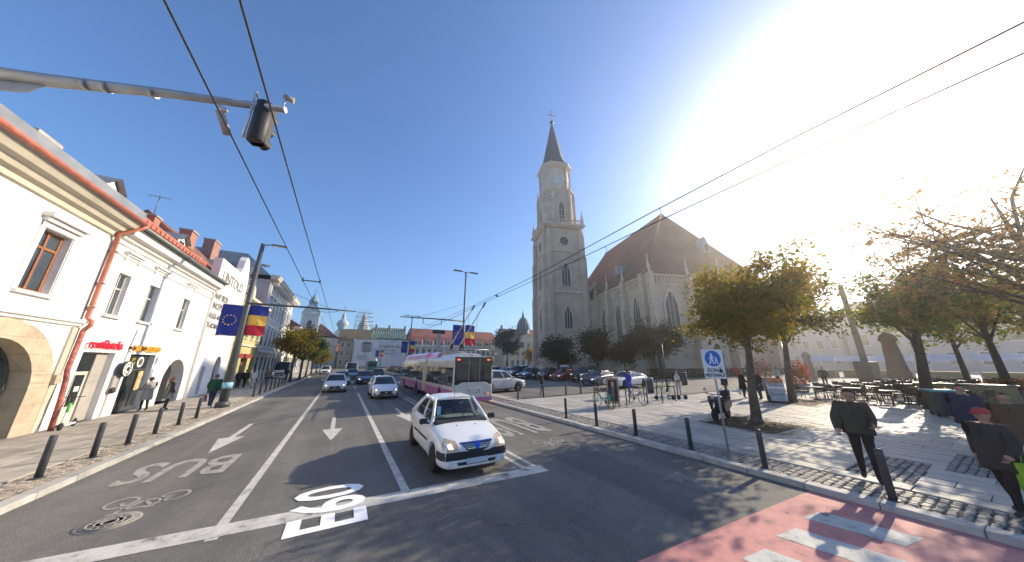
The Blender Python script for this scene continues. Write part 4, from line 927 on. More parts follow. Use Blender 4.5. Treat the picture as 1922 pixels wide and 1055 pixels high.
for k in range(8):
    a = k*math.pi/4; r0 = 4.22
    def turn(bm_): bm_.v = [(x*math.cos(a)-y*math.sin(a), x*math.sin(a)+y*math.cos(a), z) for x, y, z in bm_.v]; return bm_
    if k % 2:
        for du in (-1, 1):
            ang = a+du*.30; MB().lathe([(.42, 36), (.4, 45.5), (.52, 45.6), (.32, 45.9), (.05, 48.8), (.18, 48.9), (0, 49.3)], (5.0*math.sin(ang), -5.0*math.cos(ang), 0), 4, False, math.pi/4).build('corner_shaft', STONE2, TW)
            MB().lathe([(.24, 47.2), (.24, 54.)], (4.25*math.sin(ang), -4.25*math.cos(ang), 0), 4, False, math.pi/4).build('corner_shaft', STONE2, TW)
        continue
    pl = archp(-.72, .72, 37.2, 41.3, 1.9, 10, True); po = archp(-1.05, 1.05, 36.9, 41.3, 2.5, 10, True)
    n = len(pl); q = MB(); y0, y1 = -r0-.2, -r0+.05
    q.add([(u, y0, v) for u, v in pl]+[(u, y0, v) for u, v in po]+[(u, y1, v) for u, v in pl]+[(u, y1, v) for u, v in po], [f for i in range(n) for f in ((i, (i+1) % n, n+(i+1) % n, n+i), (2*n+i, 2*n+(i+1) % n, (i+1) % n, i), (n+i, n+(i+1) % n, 3*n+(i+1) % n, 3*n+i))])
    f = turn(q).build('window', STONE2, TW); turn(MB().prism(pl, -r0-.03, -r0, 'xz')).build('leaded_pane', LEAD, f)
    turn(MB().box(-.06, .06, -r0-.1, -r0-.03, 37.2, 43.).box(-.7, .7, -r0-.09, -r0-.03, 39., 39.1).box(-.7, .7, -r0-.09, -r0-.03, 40.8, 40.9)).build('mullion', STONE2, f)
    if k % 2 == 0:
        r1 = 3.72
        cf = turn(MB().lathe([(0, -r1-.14), (1.08, -r1-.14), (1.2, -r1-.06), (1.2, -r1)], (0, 0, 50.2), 28, False, 0, 'y')).build('clock_face', M('clock_white', (.75, .73, .68), .7), TW)
        h = MB()
        for j in range(12):
            t = j*math.pi/6; h.cbox((.86*math.sin(t), -r1-.16, 50.2+.86*math.cos(t)), (.11, .04, .3), 0, t)
        turn(h).build('hour_marks', M('black_metal'), cf)
        turn(MB().cbox((.2, -r1-.19, 50.2+.25), (.12, .04, .75), 0, R(40)).cbox((-.18, -r1-.2, 50.2+.34), (.09, .04, .95), 0, R(-28))).build('clock_hands', M('black_metal'), cf)
MB().lathe([(4.75, 55.6), (3.75, 57.2), (3.1, 59.), (.22, 72.6), (.0, 73.)], n=8, smooth=False, a0=o8).build('spire', SPIRE, TW)
MB().lathe([(.12, 72.4), (.62, 73.), (.62, 73.3), (.2, 73.8), (.12, 74.2)], n=10).build('spire_ball', M('gilt_iron', (.12, .09, .05), .45, .2, 3, metal=.6), TW)
MB().tube([(0, 0, 73.8), (0, 0, 78.2)], .1, 6).tube([(-1.35, 0, 76.), (1.35, 0, 76.)], .09, 6).build('cross', M('gilt_iron'), TW)
# low railing and hedge in front of the lawn
FN = M('black_iron', (.035, .037, .038), .5, .1, 3)
fe = thing('lawn_fence', 'low black iron railing along the lawn in front of the church', 'fence', (34.8, 24.1, gz(40)))
MB().tube([(0, 0, .62), (46, 0, .62)], .03, 5).build('top_rail', FN, fe); MB().tube([(0, 0, .2), (46, 0, .2)], .025, 5).build('bottom_rail', FN, fe)
for k in range(47): MB().box(k-.03, k+.03, -.03, .03, 0, .7).build('post', FN, fe)
hl = MB()
for k in range(9000):
    x, y, z = random.uniform(0, 34), random.uniform(0, 1.1), random.uniform(.05, 1.15); r_ = random.uniform(.05, .11)
    d = Vector((random.uniform(-1, 1), random.uniform(-1, 1), random.uniform(-1, 1))).normalized(); u = d.orthogonal().normalized(); v_ = d.cross(u)
    c = Vector((x, y, z)); hl.quad(c-u*r_, c-v_*r_*.6, c+u*r_, c+v_*r_*.6)
hd = hl.build('hedge', M_leaf('dark_hedge', [(.012, .022, .012), (.02, .035, .016), (.03, .045, .02)], .15), None, 0, (41, 29.6, .42)); tag(hd, 'long clipped dark hedge at the foot of the church wall', 'hedge')
hd.rotation_euler.z = R(-18)
# ================================================================ vehicles
RUB = M('tyre_rubber', (.02, .02, .021), .8, .2, 8, kind='obj'); RIM = M('alloy_rim', (.45, .46, .47), .35, .08, 4, metal=.8, kind='obj')
BLKP = M('black_plastic', (.025, .026, .028), .55, .1, 5, kind='obj'); CGL = M_glass('car_glass', (.018, .022, .025), .04); CCL = M_clear('clear_car_glass', (.62, .68, .66), .12)
HLG = M('headlamp_glass', (.60, .60, .58), .12, .1, 6, spec=.7, kind='obj'); AMB = M('amber_lens', (.55, .40, .27), .2, .1, 6, spec=.6, kind='obj'); TLR = M('red_lens', (.35, .015, .015), .25, .1, 4, spec=.6, kind='obj')
DRL = M('lit_daytime_lamp', (1., .93, .8), .3, .0, 1, emit=1.3); CHR = M('chrome', (.6, .6, .62), .15, .05, 3, metal=1., kind='obj')
PLATE = M('number_plate_white', (.55, .56, .6), .5, .05, 3); INTR = M('dark_upholstery', (.035, .036, .04), .9, .2, 6)
def paint(n, c, rough=.32): return M('paint_'+n, c, rough, .03, .7, spec=.5, coat=.7, kind='obj')
PW = paint('white', (.74, .74, .73)); PSIL = paint('silver', (.42, .43, .44), .3); PBLK = paint('black', (.016, .017, .02), .25); PNAVY = paint('navy', (.02, .03, .06), .25)
PGRY = paint('grey', (.12, .125, .13), .3); PRED = paint('red', (.38, .02, .02)); PBLU = paint('steel_blue', (.14, .2, .28)); PGRN = paint('bus_green', (.03, .19, .16))
SEDAN = dict(L=4.25, W=1.74, H=1.53, r=.3, wf=.78, wr=3.42, st=[(0, .27, .58, .74), (.04, .21, .67, .89), (.22, .19, .75, .96), (.6, .18, .84, .985), (1.0, .18, .93, 1.), (1.25, .18, .97, 1.), (2.2, .18, .97, 1.), (3.2, .18, 1., 1.), (3.55, .2, 1.03, .99), (4.0, .24, 1.03, .95), (4.2, .28, .98, .87), (4.25, .4, .82, .76)],
             gh=(1.08, 1.78, 3.05, 3.72), belt=.95, ww=.90, wt=.64, bp=(2.28,))
HATCH = dict(L=4.35, W=1.82, H=1.47, r=.32, wf=.86, wr=3.55, st=[(0, .32, .5, .6), (.06, .24, .62, .84), (.25, .18, .72, .95), (.7, .17, .82, .99), (1.1, .17, .92, 1.), (1.4, .17, .95, 1.), (2.4, .17, .97, 1.), (3.4, .18, 1.02, 1.), (3.9, .22, 1.05, .97), (4.25, .28, 1.0, .88), (4.35, .4, .84, .78)],
             gh=(1.12, 2.0, 3.45, 4.12), belt=.94, ww=.89, wt=.63, bp=(2.35,))
SUV = dict(L=4.7, W=1.9, H=1.72, r=.37, wf=.9, wr=3.75, st=[(0, .4, .68, .68), (.06, .3, .85, .88), (.3, .24, .95, .97), (.8, .24, 1.04, 1.), (1.2, .24, 1.1, 1.), (2.4, .24, 1.1, 1.), (3.6, .25, 1.14, 1.), (4.3, .28, 1.14, .97), (4.62, .34, 1.08, .9), (4.7, .45, .95, .82)],
           gh=(1.2, 1.95, 4.05, 4.55), belt=1.08, ww=.9, wt=.68, bp=(2.4, 3.4))
COUPE = dict(L=4.8, W=1.94, H=1.40, r=.36, wf=.95, wr=3.7, st=[(0, .32, .58, .66), (.05, .22, .72, .86), (.3, .18, .8, .96), (.9, .17, .87, 1.), (1.5, .17, .92, 1.), (2.6, .17, .93, .99), (3.5, .18, .98, 1.02), (4.2, .22, .98, .99), (4.65, .28, .9, .9), (4.8, .4, .78, .8)],
             gh=(1.55, 2.35, 3.1, 4.3), belt=.91, ww=.88, wt=.6, bp=(2.75,))
VAN = dict(L=5.6, W=2.0, H=2.5, r=.34, wf=.9, wr=4.5, st=[(0, .36, .7, .7), (.06, .28, .95, .9), (.3, .24, 1.1, .97), (.8, .24, 1.25, 1.), (1.2, .24, 1.3, 1.), (3, .24, 1.3, 1.), (5.3, .26, 1.3, 1.), (5.55, .3, 1.3, .98), (5.6, .36, 1.25, .95)],
           gh=(.85, 1.6, 5.3, 5.5), belt=1.26, ww=.96, wt=.84, bp=(1.9,))
def patch(bvh, poly, axis, off=.008, base=0., sub=3):
    """a 2D outline pressed on to the car body from the front, rear or side"""
    bm = bmesh.new(); vs = [bm.verts.new((0, a, b)) for a, b in poly]; bm.faces.new(vs)
    bmesh.ops.triangulate(bm, faces=bm.faces); bmesh.ops.subdivide_edges(bm, edges=bm.edges, cuts=sub, use_grid_fill=True)
    d = {'f': Vector((-1, 0, 0)), 'r': Vector((1, 0, 0)), 'l': Vector((0, -1, 0)), 'k': Vector((0, 1, 0))}[axis]
    for v in bm.verts:
        a, b = v.co.y, v.co.z
        o = Vector((0, a, b)) - d*6 if axis in 'fr' else Vector((a, 0, b)) - d*6
        h = bvh.ray_cast(o, d)
        v.co = (h[0] - d*off) if h[0] is not None else ((-d.x*base, a, b) if axis in 'fr' else (a, -d.y*base, b))
    me = bpy.data.meshes.new('patch'); bm.to_mesh(me); bm.free()
    for p in me.polygons: p.use_smooth = True
    return me
def pobj(name, me, m, parent):
    o = bpy.data.objects.new(name, me); COL.objects.link(o); o.parent = parent; me.materials.append(m); return o
def make_car(name, label, s, pm, glass=None, grille=None, lampm=None, group=None, band=False, lit=True, face='wide', interior=False, rear=True):
    glass = glass or CGL; root = thing(name, label, 'car', group=group); L, W2, H = s['L'], s['W']/2, s['H']
    b = MB(); rings = []
    for (q, zb, zt, wf) in s['st']:
        w_ = W2*wf; x = L/2-q; h = zt-zb
        half = [(0, zb), (.55*w_, zb), (.9*w_, zb+.01), (.99*w_, zb+.09), (1.01*w_, zb+.42*h), (.99*w_, zb+.62*h), (.97*w_, zt-.09), (.90*w_, zt-.01), (.5*w_, zt+.025), (0, zt+.035)]
        ring = [(x, y, z) for y, z in half]+[(x, -y, z) for y, z in half[-2:0:-1]]; rings.append(ring)
    n = len(rings[0]); vs = [p for r_ in rings for p in r_]; k = len(rings)
    fs = [(i*n+j, (i+1)*n+j, (i+1)*n+(j+1) % n, i*n+(j+1) % n) for i in range(k-1) for j in range(n)]+[tuple(range(n)), tuple((k-1)*n+j for j in reversed(range(n)))]
    body = b.add(vs, fs, True).build('body', pm, root)
    bm = bmesh.new(); bm.from_mesh(body.data); bmesh.ops.recalc_face_normals(bm, faces=bm.faces); bm.to_mesh(body.data); bm.free()
    md = body.modifiers.new('s', 'SUBSURF'); md.levels = md.render_levels = 2; applied(body)
    cs = []
    for wx in (s['wf'], s['wr']):
        for sd in (-1, 1):
            c = MB().lathe([(s['r']*1.16, sd*W2*.62), (s['r']*1.16, sd*W2*1.3)], (L/2-wx, 0, s['r']+.01), 28, True, 0, 'y').build('cutter', pm, root)
            bm = bmesh.new(); bm.from_mesh(c.data); bmesh.ops.recalc_face_normals(bm, faces=bm.faces); bm.to_mesh(c.data); bm.free(); cs.append(c)
    body_bm = bmesh.new(); body_bm.from_mesh(body.data); bvh = BVHTree.FromBMesh(body_bm); body_bm.free()
    for c in cs:
        md = body.modifiers.new('b', 'BOOLEAN'); md.operation = 'DIFFERENCE'; md.object = c; md.solver = 'EXACT'
    applied(body, cs); [bpy.data.objects.remove(c) for c in cs]
    body.data.materials.clear(); body.data.materials.append(pm)
    for p in body.data.polygons: p.use_smooth = True
    # wheels
    r_ = s['r']
    for wx in (s['wf'], s['wr']):
        for sd in (-1, 1):
            wl = MB().lathe([(r_*.66, -.1), (r_*.9, -.1), (r_, -.07), (r_, .07), (r_*.9, .1), (r_*.66, .1)], n=22, axis='y').build('wheel', RUB, root, 0, (L/2-wx, sd*(W2-.11), r_))
            b = MB().lathe([(r_*.68, -.085), (r_*.62, -.06), (r_*.6, .06), (r_*.68, .085)], n=22, axis='y')
            for j in range(5):
                a = j*2*math.pi/5; b.cbox((r_*.33*math.cos(a), sd*.07, r_*.33*math.sin(a)), (r_*.62, .03, .085), 0, -a)
            b.lathe([(0, sd*.098), (.07, sd*.092), (r_*.42, sd*.062), (r_*.62, sd*.08)], n=20, axis='y'); b.build('rim', RIM, wl)
            MB().lathe([(r_*.6, -.02), (0, -.02), (0, .02), (r_*.6, .02)], n=14, axis='y').build('brake_disc', BLKP, wl)
    # greenhouse
    a0, a1, a2, a3 = s['gh']; X = lambda q: L/2-q; zb, zt = s['belt'], H-.03; wb, wt = W2*s['ww'], W2*s['wt']
    zr_ = zb+.04
    def front(u, v): return Vector((X(a0+(a1-a0)*v)-.16*(u*u)*(1-.3*v)-.03*math.sin(v*math.pi)*-1, u*(wb+(wt-wb)*v), zb-.03+(zt-zb+.03)*v))
    def back(u, v): return Vector((X(a3+(a2-a3)*v)+.12*u*u, u*(wb+(wt-wb)*v)*.97, zr_+(zt-zr_)*v))
    def side(t, v, sd):
        A_, B_ = front(sd, v), back(sd, v); p = A_.lerp(B_, t); p.y += sd*.035*math.sin(math.pi*v)*1.; return p
    def surf(fn, us, vs_, off):
        vs = [fn(u, v)+off for v in vs_ for u in us]; nu = len(us)
        return vs, [(j*nu+i, j*nu+i+1, (j+1)*nu+i+1, (j+1)*nu+i) for j in range(len(vs_)-1) for i in range(nu-1)]
    lin = lambda a, b_, n_: [a+(b_-a)*i/(n_-1) for i in range(n_)]
    MB().add(*surf(front, lin(-.93, .93, 9), lin(.04, .95, 5), Vector((.004, 0, .0))), True).build('windscreen', glass, root)
    MB().add(*surf(back, lin(-.88, .88, 7), lin(.12, .93, 4), Vector((-.004, 0, 0))), True).build('rear_window', CGL, root)
    ts = []; q0 = a0+.0
    for bp in s['bp']: ts.append(bp)
    edges = []
    for bp in ts:
        A_, B_ = front(1, .4), back(1, .4); edges.append((A_.x-X(bp))/(A_.x-B_.x))
    for sd in (-1, 1):
        cuts = [.05]+[x for e_ in edges for x in (e_-.02, e_+.02)]+[.93]
        for i in range(0, len(cuts), 2):
            MB().add(*surf(lambda t, v: side(t, v, sd), lin(cuts[i], cuts[i+1], 4), lin(.1, .9, 4), Vector((0, sd*.004, 0))), True).build('side_window', glass if interior and i == 0 else CGL, root)
    pl = MB()
    for sd in (-1, 1):
        pl.tube([front(sd, v) for v in (-.05, .3, .6, .9, 1.)], [.05, .045, .042, .04, .04], 6); pl.tube([back(sd, v) for v in (-.05, .4, 1.)], [.11, .09, .06], 6)
        for e_ in edges: pl.tube([side(e_, v, sd) for v in (0, .5, 1.)], .035, 6)
        pl.tube([side(t, 0.03, sd) for t in (0, .3, .6, 1.)], .04, 6)
        if not interior: pl.add(*surf(lambda t, v: side(t, v, sd), lin(0, 1, 8), lin(0, 1, 4), Vector((0, -sd*.012, 0))), True)
    pl.build('pillar_frame', pm, root)
    if not interior: MB().add(*surf(front, lin(-.97, .97, 7), lin(0, 1, 4), Vector((-.02, 0, -.01))), True).add(*surf(back, lin(-1, 1, 7), lin(0, 1, 4), Vector((.015, 0, -.01))), True).build('inner_frame', BLKP, root)
    rg = MB(); nx, ny = 9, 11; vs = []
    xf, xb = front(0, 1.).x+.05, back(0, 1.).x-.06
    for i in range(nx):
        t = i/(nx-1); x = xf+(xb-xf)*t
        for j in range(ny):
            u = -1+2*j/(ny-1); e_ = .16*u*u*(1 if t < .5 else -.8)*abs(1-2*t)
            vs.append((x-e_*abs(1-2*t), u*(wt+.045), zt+.045+.035*math.sin(math.pi*t)-.075*abs(u)**3.5-.02*(1-math.sin(math.pi*t))))
    m_ = len(vs); vs += [(x, y, z-.05) for x, y, z in vs]
    fs = [(i*ny+j, i*ny+j+1, (i+1)*ny+j+1, (i+1)*ny+j) for i in range(nx-1) for j in range(ny-1)]; fs += [tuple(m_+q for q in f[::-1]) for f in fs]
    rim_ = [j for j in range(ny)]+[i*ny+ny-1 for i in range(1, nx)]+[(nx-1)*ny+j for j in range(ny-2, -1, -1)]+[i*ny for i in range(nx-2, 0, -1)]
    fs += [(rim_[i], rim_[(i+1) % len(rim_)], m_+rim_[(i+1) % len(rim_)], m_+rim_[i]) for i in range(len(rim_))]
    rg.add(vs, fs, True).build('roof', pm, root)
    # lamps, grille, plates, mirrors
    zl = s['st'][2][2]; hw = W2
    lm = lampm or HLG
    if face == 'logan': hl = [(.50*hw, .56), (.56*hw, .75), (.80*hw, .79), (.90*hw, .70), (.90*hw, .57)]
    elif face == 'van': hl = [(.62*hw, .72), (.64*hw, 1.0), (.86*hw, 1.02), (.88*hw, .75)]
    else: hl = [(.46*hw, zl-.16), (.52*hw, zl-.06), (.86*hw, zl+.0), (.92*hw, zl-.05), (.84*hw, zl-.17)]
    for sd in (-1, 1):
        h = pobj('headlight', patch(bvh, [(sd*y, z) for y, z in hl], 'f', .012, L/2-.2), lm, root)
        cy = sum(y for y, z in hl)/len(hl); cz = sum(z for y, z in hl)/len(hl)
        if lit: pobj('lamp_bulb', patch(bvh, [(sd*(cy-.07), cz-.045), (sd*(cy+.03), cz-.045), (sd*(cy+.05), cz+.02), (sd*(cy-.03), cz+.045)], 'f', .018, L/2-.2, 2), DRL, h)
        t_ = s['st'][-3][2]; pobj('tail_light', patch(bvh, [(sd*.62*hw, t_-.28), (sd*.9*hw, t_-.28), (sd*.92*hw, t_-.08), (sd*.62*hw, t_-.1)], 'r', .012, L/2-.2), TLR, root)
        mr = MB().cbox((X(a0)-.32, sd*(W2+.1), zb+.07), (.11, .2, .13)).build('wing_mirror', BLKP if band else pm, root, .035, seg=2)
        MB().tube([(X(a0)-.33, sd*(W2*.9), zb+.0), (X(a0)-.32, sd*(W2+.04), zb+.03)], .025, 6).build('mirror_arm', BLKP, mr)
        for e_ in ([s['bp'][0]-.18]+([s['wr']-.12] if s['bp'][0] < s['wr']-.7 else [])):
            pobj('door_handle', patch(bvh, [(X(e_)-.09, s['belt']-.14), (X(e_)+.09, s['belt']-.14), (X(e_)+.09, s['belt']-.11), (X(e_)-.09, s['belt']-.11)], 'l' if sd > 0 else 'k', .02, W2, 1), BLKP if band else pm, root)
        for e_ in (a0+.12, s['bp'][0], s['wr']-.28):
            pobj('door_seam', patch(bvh, [(X(e_)-.007, .34), (X(e_)+.007, .34), (X(e_)+.007, s['belt']-.03), (X(e_)-.007, s['belt']-.03)], 'l' if sd > 0 else 'k', .003, W2, 2), BLKP, root)
        pobj('sill_trim', patch(bvh, [(X(s['wr'])+.42, .24), (X(s['wf'])-.42, .24), (X(s['wf'])-.42, .31), (X(s['wr'])+.42, .31)], 'l' if sd > 0 else 'k', .006, W2, 3), BLKP, root)
        if band: pobj('side_moulding', patch(bvh, [(X(s['wr'])+.45, .58), (X(s['wf'])-.5, .58), (X(s['wf'])-.5, .63), (X(s['wr'])+.45, .63)], 'l' if sd > 0 else 'k', .012, W2, 3), BLKP, root)
    if face == 'logan':
        bl = pobj('bumper_band', patch(bvh, [(-.84*hw, .40), (.84*hw, .40), (.84*hw, .56), (.45*hw, .565), (.3*hw, .53), (-.3*hw, .53), (-.45*hw, .565), (-.84*hw, .56)], 'f', .012, L/2-.15, 5), BLKP, root)
        for sd in (-1, 1): pobj('bumper_corner', patch(bvh, [(X(.40), .41), (X(.03), .40), (X(.03), .56), (X(.40), .56)], 'l' if sd > 0 else 'k', .014, W2*.8, 6), BLKP, bl)
        g = pobj('grille', patch(bvh, [(-.44*hw, .705), (.44*hw, .705), (.28*hw, .57), (.1*hw, .525), (-.1*hw, .525), (-.28*hw, .57)], 'f', .012, L/2, 3), BLKP, root)
        for z, wdt in ((.60, .28), (.635, .34), (.67, .38)): pobj('grille_bar', patch(bvh, [(-wdt*hw, z), (wdt*hw, z), (wdt*hw, z+.013), (-wdt*hw, z+.013)], 'f', .02, L/2, 2), CHR, g)
        pobj('grille_trim', patch(bvh, [(-.46*hw, .705), (.46*hw, .705), (.46*hw, .728), (-.46*hw, .728)], 'f', .016, L/2, 3), M('blue_trim', (.03, .06, .3), .3), g)
        pobj('badge', patch(bvh, [(-.062, .705), (.062, .705), (.06, .645), (.03, .59), (0, .575), (-.03, .59), (-.06, .645)], 'f', .03, L/2, 2), M('blue_badge', (.02, .09, .5), .25, .05, 5, metal=.2), g)
        pobj('lower_intake', patch(bvh, [(-.5*hw, .285), (.5*hw, .285), (.56*hw, .35), (-.56*hw, .35)], 'f', .012, L/2, 4), BLKP, root)
        for sd in (-1, 1):
            f = MB().lathe([(.0, .02), (.05, .018), (.062, .0), (.062, -.05)], n=14, axis='x').build('fog_lamp', HLG, root, 0, (bvh.ray_cast(Vector((6, sd*.74*hw, .335)), Vector((-1, 0, 0)))[0].x+.005, sd*.74*hw, .335))
        pz = .36
        ae = MB().tube([(X(a1)-.1, 0, H-.01), (X(a1)-.2, 0, H+.3)], .007, 5).build('aerial', BLKP, root)
        wp = MB().tube([front(-.5, .05)+Vector((.03, 0, 0)), front(.1, .1)+Vector((.03, 0, 0))], .012, 5).tube([front(.0, .05)+Vector((.03, 0, 0)), front(.55, .12)+Vector((.03, 0, 0))], .012, 5).build('wipers', BLKP, root)
        for y in (-.25, .25): MB().lathe([(0, .02), (.018, .012), (.02, 0)], (X(.82), y, .945), 8).build('washer_jet', BLKP, root)
    elif face == 'van':
        pobj('grille', patch(bvh, [(-.5*hw, .66), (.5*hw, .66), (.56*hw, .86), (-.56*hw, .86)], 'f', .012, L/2, 3), BLKP, root); pobj('bumper_band', patch(bvh, [(-.95*hw, .36), (.95*hw, .36), (.95*hw, .56), (-.95*hw, .56)], 'f', .012, L/2-.1, 3), BLKP, root); pz = .45
    else:
        gz_ = zl-.3
        pobj('grille', patch(bvh, [(-.36*hw, gz_-.06), (.36*hw, gz_-.06), (.50*hw, gz_+.06), (.42*hw, gz_+.13), (-.42*hw, gz_+.13), (-.50*hw, gz_+.06)], 'f', .012, L/2, 3), grille or BLKP, root)
        pobj('lower_intake', patch(bvh, [(-.55*hw, .26), (.55*hw, .26), (.6*hw, .36), (-.6*hw, .36)], 'f', .01, L/2, 3), BLKP, root)
        pobj('badge', patch(bvh, [(-.06, gz_+.02), (.0, gz_-.04), (.06, gz_+.02), (0, gz_+.09)], 'f', .024, L/2, 1), CHR, root)
        for sd in (-1, 1): pobj('corner_intake', patch(bvh, [(sd*.66*hw, .28), (sd*.86*hw, .32), (sd*.88*hw, .5), (sd*.78*hw, .42)], 'f', .01, L/2-.2, 2), BLKP, root)
        pz = gz_-.16
    pobj('number_plate', patch(bvh, [(-.26, pz-.055), (.26, pz-.055), (.26, pz+.055), (-.26, pz+.055)], 'f', .03, L/2, 1), PLATE, root)
    pobj('number_plate', patch(bvh, [(-.26, .6), (.26, .6), (.26, .71), (-.26, .71)], 'r', .02, L/2, 1), PLATE, root)
    if interior:
        MB().box(X(a0)-.55, X(a0)-.05, -wb*.93, wb*.93, zb-.05, zb+.08).build('dashboard', INTR, root, .05)
        MB().box(X(a3)+.1, X(a1)+.3, -wb*.9, wb*.9, zb-.06, zb-.02).build('cabin_floor', INTR, root)
        for y in (-.36, .36):
            MB().cbox((X(a1)-.62, y, zb+.08), (.14, .46, .5), 0, R(-12)).build('seat_back', INTR, root, .05); MB().cbox((X(a1)-.70, y, zb+.42), (.1, .24, .17), 0, R(-8)).build('head_rest', INTR, root, .04)
        MB().cbox((X(a2)-.1, 0, zb+.08), (.16, 1.2, .4), 0, R(-15)).build('rear_bench', INTR, root, .05)
        b = MB().tube([(X(a1)+.12+.16*math.sin(k*math.pi/8)*0+.1*math.cos(k*math.pi/8), .36+.18*math.sin(k*math.pi/8), zb+.06+.15*math.cos(k*math.pi/8)) for k in range(17)], .014, 5, False); b.build('steering_wheel', INTR, root)
        MB().box(X(a0)-.32, X(a0)-.22, -.62, -.55, zb+.2, zb+.4).build('windscreen_sticker', M('sticker_blue', (.15, .35, .6), .6), root)
        MB().cbox((X(a1)-.05, 0, zt-.07), (.05, .24, .07)).build('rear_mirror', BLKP, root, .02)
    return root
def put(o, x, y, rz, z=None): o.location = (x, y, gz(x) if z is None else z); o.rotation_euler.z = R(rz); return o
def recolor(o, frm, to):
    for ch in o.children_recursive:
        if ch.type == 'MESH' and ch.data.materials and ch.data.materials[0] == frm:
            ch.material_slots[0].link = 'OBJECT'; ch.material_slots[0].material = to
logan = put(make_car('sedan_car', 'white sedan with black bumper band and blue shield badge at the stop line', SEDAN, PW, CCL, lampm=AMB, band=True, face='logan', interior=True), 3.02, 9.02, -91)
drv = thing('driver', 'dark-clothed person at the wheel of the white sedan', 'person')
focus = put(make_car('hatchback_car', 'white hatchback with wide dark grille behind the white sedan', HATCH, PW, face='wide'), 2.95, 25.4, -90)
G1 = 'cars driving towards the stop line'
def oncoming(src, x, y, lab, pm, rz=-90, frm=PW):
    c = dup(src, (x, y, 0), R(rz), lab, G1); recolor(c, frm, pm); return c
focus['group'] = G1; logan['group'] = G1
oncoming(focus, -.32, 32.2, 'silver-white hatchback in the middle lane left of the white hatchback', paint('pearl', (.55, .56, .57)), -90)
suvp = put(make_car('sport_utility_car', 'silver sport utility car turning behind the bus into the car park', SUV, PSIL), 11.6, 22.9, 6)
coupe = put(make_car('coupe_car', 'white luxury coupe with rounded rear parked behind the chalkboard', COUPE, PW, lit=False), 23.2, 19.4, 184)
van = put(make_car('delivery_van', 'tall white van far down the road behind the dark cars', VAN, PW, face='van'), 1.55, 66, -90, 0.); van['category'] = 'van'
oncoming(focus, 2.6, 41.5, 'black hatchback straight behind the white hatchback', PBLK); oncoming(focus, .1, 41., 'dark grey hatchback behind the silver-white hatchback', PGRY)
oncoming(focus, 1.6, 55., 'small steel blue car in front of the tall white van', PBLU, -89)
oncoming(logan, 5.0, 52., 'dark red-lit saloon driving away beside the far cars', PNAVY, 90)
oncoming(focus, -3.2, 84., 'far dark car waiting in the left bus lane', PBLK); oncoming(focus, -3.1, 92., 'farthest dark car in the left bus lane', PNAVY); oncoming(suvp, -3.0, 76., 'pale car nearest the camera in the left bus lane', PW, -90, PSIL)
# delivery van parked on the left footway behind the trees
v2 = dup(van, (-8.1, 60, .12), R(-92), 'white van parked on the left footway behind the street tree'); 
# parked cars: a row facing the road further back, and a few nearer ones
G2 = 'cars parked in the square'
suvp['group'] = G2; coupe['group'] = G2
def parked(src, x, y, rz, lab, pm, frm):
    c = dup(src, (x, y, gz(x)), R(rz), lab, G2); recolor(c, frm, pm); return c
vol = parked(suvp, 25.6, 27.2, 197, 'large black sport utility car with roof rails left of the white coupe', PBLK, PSIL)
parked(focus, 23.2, 22.9, 192, 'dark navy saloon between the black utility car and the white coupe', PNAVY, PW)
parked(focus, 24.9, 30.4, 195, 'red hatchback behind the large black utility car', PRED, PW)
rows = [(24.3, 33.4, 'black hatchback behind the red hatchback', PBLK, focus, PW), (23.4, 36.1, 'light blue saloon in the parked row left of the red hatchback', PBLU, logan, PW), (22.9, 38.8, 'tall dark utility car in the parked row right of the bus', PNAVY, suvp, PSIL),
        (22.3, 41.5, 'silver hatchback left of the tall dark utility car', PSIL, focus, PW), (21.6, 44.2, 'black saloon in the middle of the parked row', PBLK, logan, PW), (21., 46.9, 'grey hatchback in the far half of the parked row', PGRY, focus, PW), (20.4, 49.6, 'dark utility car near the far end of the parked row', PBLK, suvp, PSIL),
        (19.8, 52.4, 'steel blue hatchback near the far end of the parked row', PBLU, focus, PW), (19.2, 55.2, 'navy saloon at the far end of the parked row', PNAVY, logan, PW), (18.6, 58., 'last dark hatchback of the parked row', PBLK, focus, PW)]
for x, y, lab, pm, src, frm in rows: parked(src, x, y, 198+random.uniform(-2, 2), lab, pm, frm)
for i, (x, y, pm) in enumerate([(12.2, 64, PBLK), (12.3, 70, PGRY), (12.2, 76, PNAVY), (12.4, 82, PRED), (12.3, 88, PBLK), (12.3, 94, PSIL)]):
    lab = ['black', 'grey', 'navy', 'red', 'second black', 'silver'][i]+' car parked side-on beyond the front of the bus'
    parked(focus, x, y, 92, lab, pm, PW)
rb = thing('roof_box', 'silver roof box on top of the red hatchback', 'roof box', (25., 30.4, gz(25)+1.5), R(195))
MB().lathe([(.0, 0), (.3, .02), (.42, .14), (.4, .26), (.28, .36), (0, .38)], n=16).build('shell', PSIL, rb).scale = (2.3, 1, 1)
for x in (-.4, .4): MB().box(x-.02, x+.02, -.5, .5, -.05, .01).build('roof_bar', BLKP, rb)
